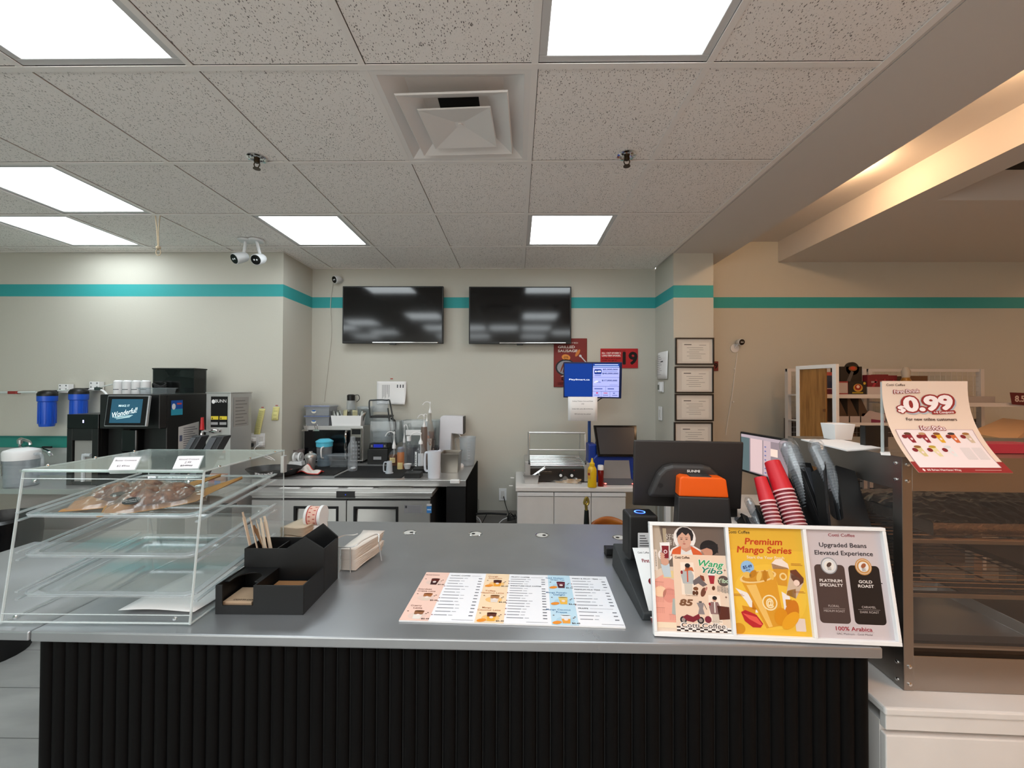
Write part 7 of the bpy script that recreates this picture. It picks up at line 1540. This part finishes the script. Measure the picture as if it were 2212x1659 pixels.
for x in (.71, .84): P.rr(x-.055, .12, x+.055, .24, .005, 'd6cccc', 3)
P.text('60 Brian Harrison Way', .29, .022, .36, .018, 'ead6d2', 3, .02); P.ell(.075, .022, .012, .012, 'ead6d2', 3); P.rect(.62, .02, .9, .024, 'd8aaa6', 3); P.obj('printing', t)
t = thing('sign_holder', 'clear acrylic sign holder standing on the warming case behind the price poster', 'sign holder', (A.x+.012, 1.198, top+.001))
MB().box(0, wP-.03, .0, .003, 0, zT-top-.004, ACR).box(0, wP-.03, -.0, .06, 0, .003, ACR).box(-.001, .003, -.002, .005, 0, zT-top-.004, ACRE).obj('acrylic_plate', t)
p = at(1928, 973, Z=top); o = MB().box(-.022, .05, .01, .03, 0, at(1928, 925, Y=p.y).z-top, BLACK).obj('black_stand', loc=(p.x, p.y+.06, top+.001)); tag(o, 'small black stand behind the acrylic sign holder on the warming case', 'stand')
def toppoly(name, lb, cat, px_, m, th=.002, Z=top+.001):
    q = [at(u, v, Z=Z) for u, v in px_]; o = MB().prism([(0, 0)], .001, m) if False else MB()
    o.add([(p_.x, p_.y, Z) for p_ in q]+[(p_.x, p_.y, Z+th) for p_ in q], [tuple(range(len(q))), tuple(range(len(q), 2*len(q)))]+[(i, (i+1) % len(q), len(q)+(i+1) % len(q), len(q)+i) for i in range(len(q))], m); o = o.obj(name); tag(o, lb, cat); return o
toppoly('paper_sheets', 'white paper sheets lying on top of the warming case', 'paper', ((1730, 951), (1818, 952), (1905, 970), (1830, 975)), PAPER, .004)
toppoly('small_card', 'small pale card at the front left of the warming case top', 'card', ((1901, 977), (1922, 977), (1924, 984), (1903, 983)), PAPER)
p = at(1894, 966, Z=top); t = thing('white_tub', 'white plastic tub on the warming case behind the acrylic sign holder', 'tub', (p.x+.03, 1.52, top+.001)); MB().open_box(-.035, .04, -.03, .04, 0, .058, .002, WHITE, .8, .8).obj('tub', t, bev=.002)
p = at(2104, 978, Z=top); o = MB(); N = 20; R_, r_ = .02, .011
o.tube([(R_*math.cos(2*PI*i/N), 0, R_+r_+R_*math.sin(2*PI*i/N)) for i in range(N+1)], r_, mt('lime_green', '3fae22', rough=.35), n=10); o = o.obj('green_ring', loc=(p.x, p.y+.02, top+.0015)); tag(o, 'bright green plastic ring beside the price poster on the warming case', 'ring')
p = at(2150, 984, Z=top); o = MB().box(0, .16, 0, .06, 0, .028, mt('crimson_box', 'a02438', rough=.4)).obj('crimson_box', loc=(p.x, p.y+.03, top+.001), bev=.001); tag(o, 'flat crimson box at the right edge on top of the warming case', 'box')

# ================================================================== desk, monitor and shop shelving at the right
DZ = .80
t = thing('office_desk', 'white desk behind the point-of-sale monitor with clutter on it', 'desk', (1.13, 1.95, 0))
MB().box(0, .75, 0, 1.0, DZ-.03, DZ, WHITEM).obj('desk_top', t, bev=.003)
for x in (.0, .71):
    for y in (.0, .96): MB().box(x, x+.04, y, y+.04, 0, DZ-.03, WHITE).obj('leg', t)
A, B = at(1599, 1017, Y=2.60), at(1719, 1047, Y=2.15); zt = at(1598, 932, Y=2.6).z
t = thing('desktop_monitor', 'black desktop monitor with a lit window layout, turned to the left', 'monitor', (A.x, A.y, A.z), math.atan2((B-A).y, (B-A).x)); w = (B-A).length; h = zt-A.z
MB().box(0, w, 0, .02, 0, h, BLACK).obj('casing', t, bev=.004)
P = Print(lambda x, y, hh: (x, -.0008-hh, y), emit=.30); P.rect(.012, .014, w-.01, h-.012, '7d6f74', 1); P.rect(.012, .014, w*.2, h-.03, '4c5a5c', 2); P.rect(w*.22, .02, w*.45, h-.03, 'b9a0a0', 2); P.rect(w*.47, .02, w*.6, h-.03, 'a89296', 2)
for k in range(7): P.rect(w*.49, h*(.12+.1*k), w*.52, h*(.15+.1*k), '5a5f8a', 3)
P.rect(w*.6, h*.55, w*.72, h*.72, 'cdb4a8', 3); P.rect(.012, h-.03, w-.01, h-.012, '9a8a90', 2); P.obj('display', t)
MB().box(w*.4, w*.6, .02, .06, -(A.z-DZ)+.001, h*.3, BLACK).box(w*.3, w*.7, -.02, .14, -(A.z-DZ)+.0005, -(A.z-DZ)+.012, BLACK).obj('stand', t)
o = MB().box(0, .14, 0, .32, 0, .018, mt('keyboard_grey', '4a4c52', rough=.5)).obj('keyboard', loc=(1.22, 2.05, DZ+.0005), rot=(0, 0, -.1), bev=.003); tag(o, 'dark grey keyboard on the desk behind the point-of-sale monitor', 'keyboard')
kk = MB()
for i in range(5):
    for j in range(13): kk.box(.012+.025*i, .032+.025*i, .01+.0235*j, .029+.0235*j, .018, .023, mt('key_grey', '6a6c72', rough=.5))
kk.obj('keys', o)
o = MB().box(0, .10, 0, .14, 0, .03, mt('blue_folder', '1c2f80', rough=.4)).obj('blue_folder', loc=(1.20, 1.97-.0, DZ+.024) if False else (1.42, 1.98, DZ+.0005), bev=.002); tag(o, 'dark blue folder on the desk by the keyboard', 'folder')
t = thing('small_printer', 'black desk printer with white labels beside the desktop monitor', 'printer', (1.16, 2.42, DZ+.0005)); MB().box(0, .14, 0, .16, 0, .11, BLACK).obj('body', t, bev=.006); MB().box(.02, .12, -.03, .03, .111, .114, PAPER).obj('paper', t)
# posts under the monitor
t = thing('storage_rack', 'white and grey metal shelf uprights seen below the point-of-sale monitor', 'rack', (at(1438, 1110, Y=2.5).x, 2.5, 0))
for x, m, w_ in ((-.04, mt('upright_grey', '7a7c78', rough=.4), .022), (.0, WHITE, .03), (.045, mt('upright_beige', 'c4bcae'), .02)): MB().box(x, x+w_, 0, .03, 0, .98, m).obj('upright', t)
MB().box(-.05, .09, .0, .3, .5, .52, WHITE).obj('shelf', t)
# framed wooden panel at the end of the shelving
A, B = at(1719, 850, Y=3.25), at(1806, 850, Y=2.95); zt = at(1806, 786, Y=2.95).z; wF = Vector((B.x-A.x, B.y-A.y)).length
t = thing('end_panel', 'white metal frame with a light wood panel at the end of the shelving', 'panel', (A.x, A.y, 0), math.atan2(B.y-A.y, B.x-A.x))
m_ = MB(); e = .028; m_.box(0, e, 0, .03, 0, zt, WHITE); m_.box(wF-e, wF, 0, .03, 0, zt, WHITE); m_.box(e, wF-e, 0, .03, zt-e, zt, WHITE); m_.box(e, wF-e, 0, .03, .1, .13, WHITE); m_.obj('frame', t, bev=.002)
MB().box(e, wF*.74, .008, .022, .13, zt-e, mt('light_oak', 'a3733c', rough=.5, noise=.25, nscale=5, stretch=(12, 12, 1), ncol='7f5628')).obj('wood_panel', t)
MB().box(wF*.70, wF*.735, -.004, .008, 1.39, 1.41, mt('wood_latch', '6a4422')).obj('latch', t)
# shelving
def shelving(name, lb, x0, x1, zs, y0=3.15, y1=3.6, grid=True, ztop=1.735, z0g=1.0):
    t = thing(name, lb, 'shelving', (x0, y0, 0)); w = x1-x0; SW = mt('shelf_white', 'cfc9c4', rough=.5)
    for z in zs:
        s_ = MB(); s_.box(.0, w, 0, y1-y0-.02, z-.012, z, SW); s_.box(0, w, -.004, .002, z-.026, z+.004, SW); s_.obj('shelf', t)
    u_ = MB()
    for x in (0, w-.03): u_.box(x, x+.03, y1-y0-.02, y1-y0+.02, 0, ztop, SW)
    u_.box(0, w, y1-y0-.01, y1-y0+.01, ztop-.025, ztop, SW); u_.obj('upright_frame', t)
    g_ = MB(); WR = mt('grid_wire', 'bdb6b0', rough=.5); yb = y1-y0
    n = int(w/.045)
    for k in range(n): g_.cyl((.02+k*w/n, yb, z0g), (.02+k*w/n, yb, ztop-.02), .0017, WR, n=4)
    for k in range(int((ztop-z0g)/.045)): g_.cyl((.02, yb, z0g+k*.045), (w-.02, yb, z0g+k*.045), .0017, WR, n=4)
    g_.obj('grid_back', t)
    MB().box(0, w, yb+.02, yb+.035, .05, z0g+.3, mt('dark_back', '4f4740', rough=.8)).obj('back_board', t)
    return t
SZ = [at(1850, 853, Y=3.15).z, at(1850, 914, Y=3.15).z, at(1850, 985, Y=3.15).z]
shelving('gondola_shelf', 'white shelving with grid back holding snack boxes, left bay', 2.36, 3.04, SZ)
SZ2 = [at(2050, 871, Y=3.15).z, at(2050, 960, Y=3.15).z]
shelving('gondola_shelf', 'white shelving with grid back, nearly empty right bay', 3.06, 4.05, SZ2)
def sbox(name, lb, u0, u1, v0, v1, Y, col, zi, dp=.1, grp=None, pr=None, open_=False, cat='box'):
    a, b = at(u0, v1, Y=Y), at(u1, v0, Y=Y); w, h = b.x-a.x, b.z-SZ[zi] if zi is not None else b.z-a.z; z = SZ[zi]+.0005 if zi is not None else a.z
    t = thing(name, lb, cat, (a.x, Y, z), group=grp); m = mt('box_'+col, col, rough=.5)
    (MB().open_box(0, w, 0, dp, 0, h, .003, m) if open_ else MB().box(0, w, 0, dp, 0, h, m)).obj('carton', t, bev=.001)
    if pr: P = Print(lambda x, y, hh: (x*w, -.0006-hh, y*h)); pr(P); P.obj('printing', t)
    return t
def pep(P): P.ell(.52, .52, .26, .3, 'b88a3a', 1); P.ell(.52, .56, .18, .22, '8a2418', 2); P.ell(.52, .6, .09, .12, 'd8b8a0', 3); P.rect(.2, .1, .8, .2, 'a08a2a', 1); P.ell(.88, .85, .07, .1, 'c8a038', 1)
sbox('snack_box', 'black snack carton with red and gold emblem on the top shelf', 1833, 1872, 824, 852, 3.2, '141210', 0, .1, pr=pep)
t = sbox('snack_display', 'tall black arched snack display box standing behind the black carton', 1815, 1862, 792, 852, 3.33, '16120f', 0, .1, pr=lambda P: (P.ell(.58, .93, .2, .09, '7a4a24', 1), P.ell(.58, .94, .12, .06, 'b04028', 2), P.poly([(.1, .15), (.3, .15), (.62, .8), (.5, .85)], '55504c', 1), P.ell(.12, .3, .07, .07, 'b8903a', 1)))
a, b = at(1830, 792, Y=3.33), at(1853, 785, Y=3.33); MB().lathe([((b.x-a.x)*.62, 0), ((b.x-a.x)*.62, .02)], mt('box_16120f', '16120f'), ax='Y', n=24).obj('arched_top', t, loc=((a.x+b.x)/2-t.location.x, 0, b.z-t.location.z-(b.x-a.x)*.5))
sbox('snack_box', 'white and red small carton left of the black snack carton', 1809, 1832, 824, 852, 3.2, '8a2c30', 0, .08, pr=lambda P: P.rect(.1, .12, .95, .9, 'b0a29c', 1))
sbox('snack_box', 'dark blue and red carton seen through the white metal frame', 1785, 1798, 804, 852, 3.25, '22304a', 0, .08, pr=lambda P: (P.rect(0, .85, .9, 1, 'a85048', 1), P.rect(0, .0, 1, .25, '5a2430', 1), P.rect(.1, .25, .9, .28, 'c8b0a8', 2)))
sbox('white_tray_box', 'white open carton under the dark red packets', 1874, 1907, 836, 852, 3.2, 'b8aeaa', 0, .1)
for k, (u, v) in enumerate(((1874, 810), (1893, 809), (1912, 811))):
    t = sbox('snack_packet', 'dark red foil packet leaning on the top shelf', u, u+26, v, 836, 3.3+.02*k, '6e1620', 0, .05, 'dark red foil packets', lambda P: (P.poly([(.1, .1), (.3, .1), (.8, .7), (.7, .8)], 'a03040', 1), P.rect(.3, .6, .8, .68, 'a89090', 1)), cat='packet')
p = at(1957, 822, Y=3.3); t = thing('honey_bottle', 'amber bottle with a pale top standing on the shelf behind the poster', 'bottle', (p.x, 3.3, SZ[0])); h = at(1957, 793, Y=3.3).z-SZ[0]
MB().lathe([(0, 0), (.035, 0), (.035, h*.5), (.02, h*.65)], mt('honey', '9a6a24', rough=.3)).obj('body', t); MB().lathe([(.025, h*.62), (.03, h*.85), (.015, h), (0, h)], mt('pale_cap', 'b0a698')).obj('cap', t)
sbox('cardboard_box', 'brown cardboard box on the shelf right of the amber bottle', 1965, 2004, 812, 872, 3.35, '5e4028', None, .15)
for k, u in enumerate((1808, 1832, 1856)):
    a = at(u, 914, Y=3.2); t = thing('cardboard_tray', 'tall slanted brown cardboard tray on the second shelf', 'tray', (a.x, 3.2, SZ[1]+.0005), group='slanted cardboard trays'); m = mt('tray_cardboard', '4a3626', rough=.8)
    MB().prism([(0, 0), (.075, 0), (.075, .06), (0, .22)], .003, m).prism([(0, 0), (.075, 0), (.075, .05), (0, .05)], .003, mt('tray_front', 'a89c98'), M=Matrix.Translation((0, -.02, 0))).box(-.003, .0, 0, .15, 0, .22, m).box(.0, .075, .15, .153, 0, .1, m).obj('tray', t)
t = sbox('pink_box', 'white and magenta open snack box on the second shelf', 1862, 1912, 893, 914, 3.2, '7a2a48', 1, .12, pr=lambda P: (P.poly([(0, .5), (1, .2), (1, .9), (.3, 1.3)], 'b0a09c', 1),))
t = sbox('white_carton', 'pale upright carton behind the magenta snack box', 1838, 1862, 868, 914, 3.36, '8a8078', 1, .05, cat='carton')
for k, (u0, u1, c) in enumerate(((1806, 1836, 'a09894'), (1838, 1872, '5c4430'))):
    a, b = at(u0, 975, Y=3.25), at(u1, 930, Y=3.25); t = thing('slanted_tray', ('white slanted carton on the lowest shelf', 'brown slanted carton on the lowest shelf, right of the white one')[k], 'carton', (a.x, 3.25, SZ[2]+.0005)); h = b.z-SZ[2]
    MB().prism([(0, 0), (b.x-a.x, 0), (b.x-a.x, h*.35), (0, h)], .12, mt('box_'+c, c)).obj('carton', t)
# long white carton on right bay, price tag
t = sbox('long_carton', 'long white flat carton on the right shelving bay', 2085, 2150, 857, 871, 3.2, 'a59b94', None, .25); t.location.z = SZ2[0]+.0005
p = at(2200, 862, Y=3.12); t = thing('shelf_price_tag', 'dark red shelf tag with white 8.5 at the right edge', 'price tag', (p.x, 3.12, p.z)); P = Print(lambda x, y, hh: (x, -hh, y)); P.poly([(-.05, -.04), (.08, -.05), (.09, .045), (-.065, .05)], '5a1f20', 0); P.text('8.5', .01, 0, .07, .045, 'c8b8b0', 1, .03); P.obj('tag', t)
# wooden board table
TZ = 1.345; L0, B0 = at(2092, 934, Z=TZ), at(2166, 903, Z=TZ)
F0 = at(2212, 955, Z=TZ); dF = (F0-L0).normalized()*.36
t = thing('wooden_table', 'high table with a light wood top at the far right behind the case', 'table', (0, 0, 0)); q = [L0, B0, B0+dF, L0+dF]
WT_ = mt('light_wood_top', 'c49768', rough=.45, noise=.15, nscale=6, stretch=(1, 8, 1)); m_ = MB(); m_.add([(p_.x, p_.y, TZ-.02) for p_ in q]+[(p_.x, p_.y, TZ) for p_ in q], [(3, 2, 1, 0), (4, 5, 6, 7), (0, 1, 5, 4), (1, 2, 6, 5), (2, 3, 7, 6), (3, 0, 4, 7)], WT_); m_.obj('table_top', t)
m_ = MB(); cc_ = (q[0]+q[2])/2
for p_ in q: r_ = p_+(cc_-p_)*.08; m_.box(r_.x-.02, r_.x+.02, r_.y-.02, r_.y+.02, 0, TZ-.02, mt('table_leg', '8a7a6c'))
m_.obj('legs', t); 
o = None
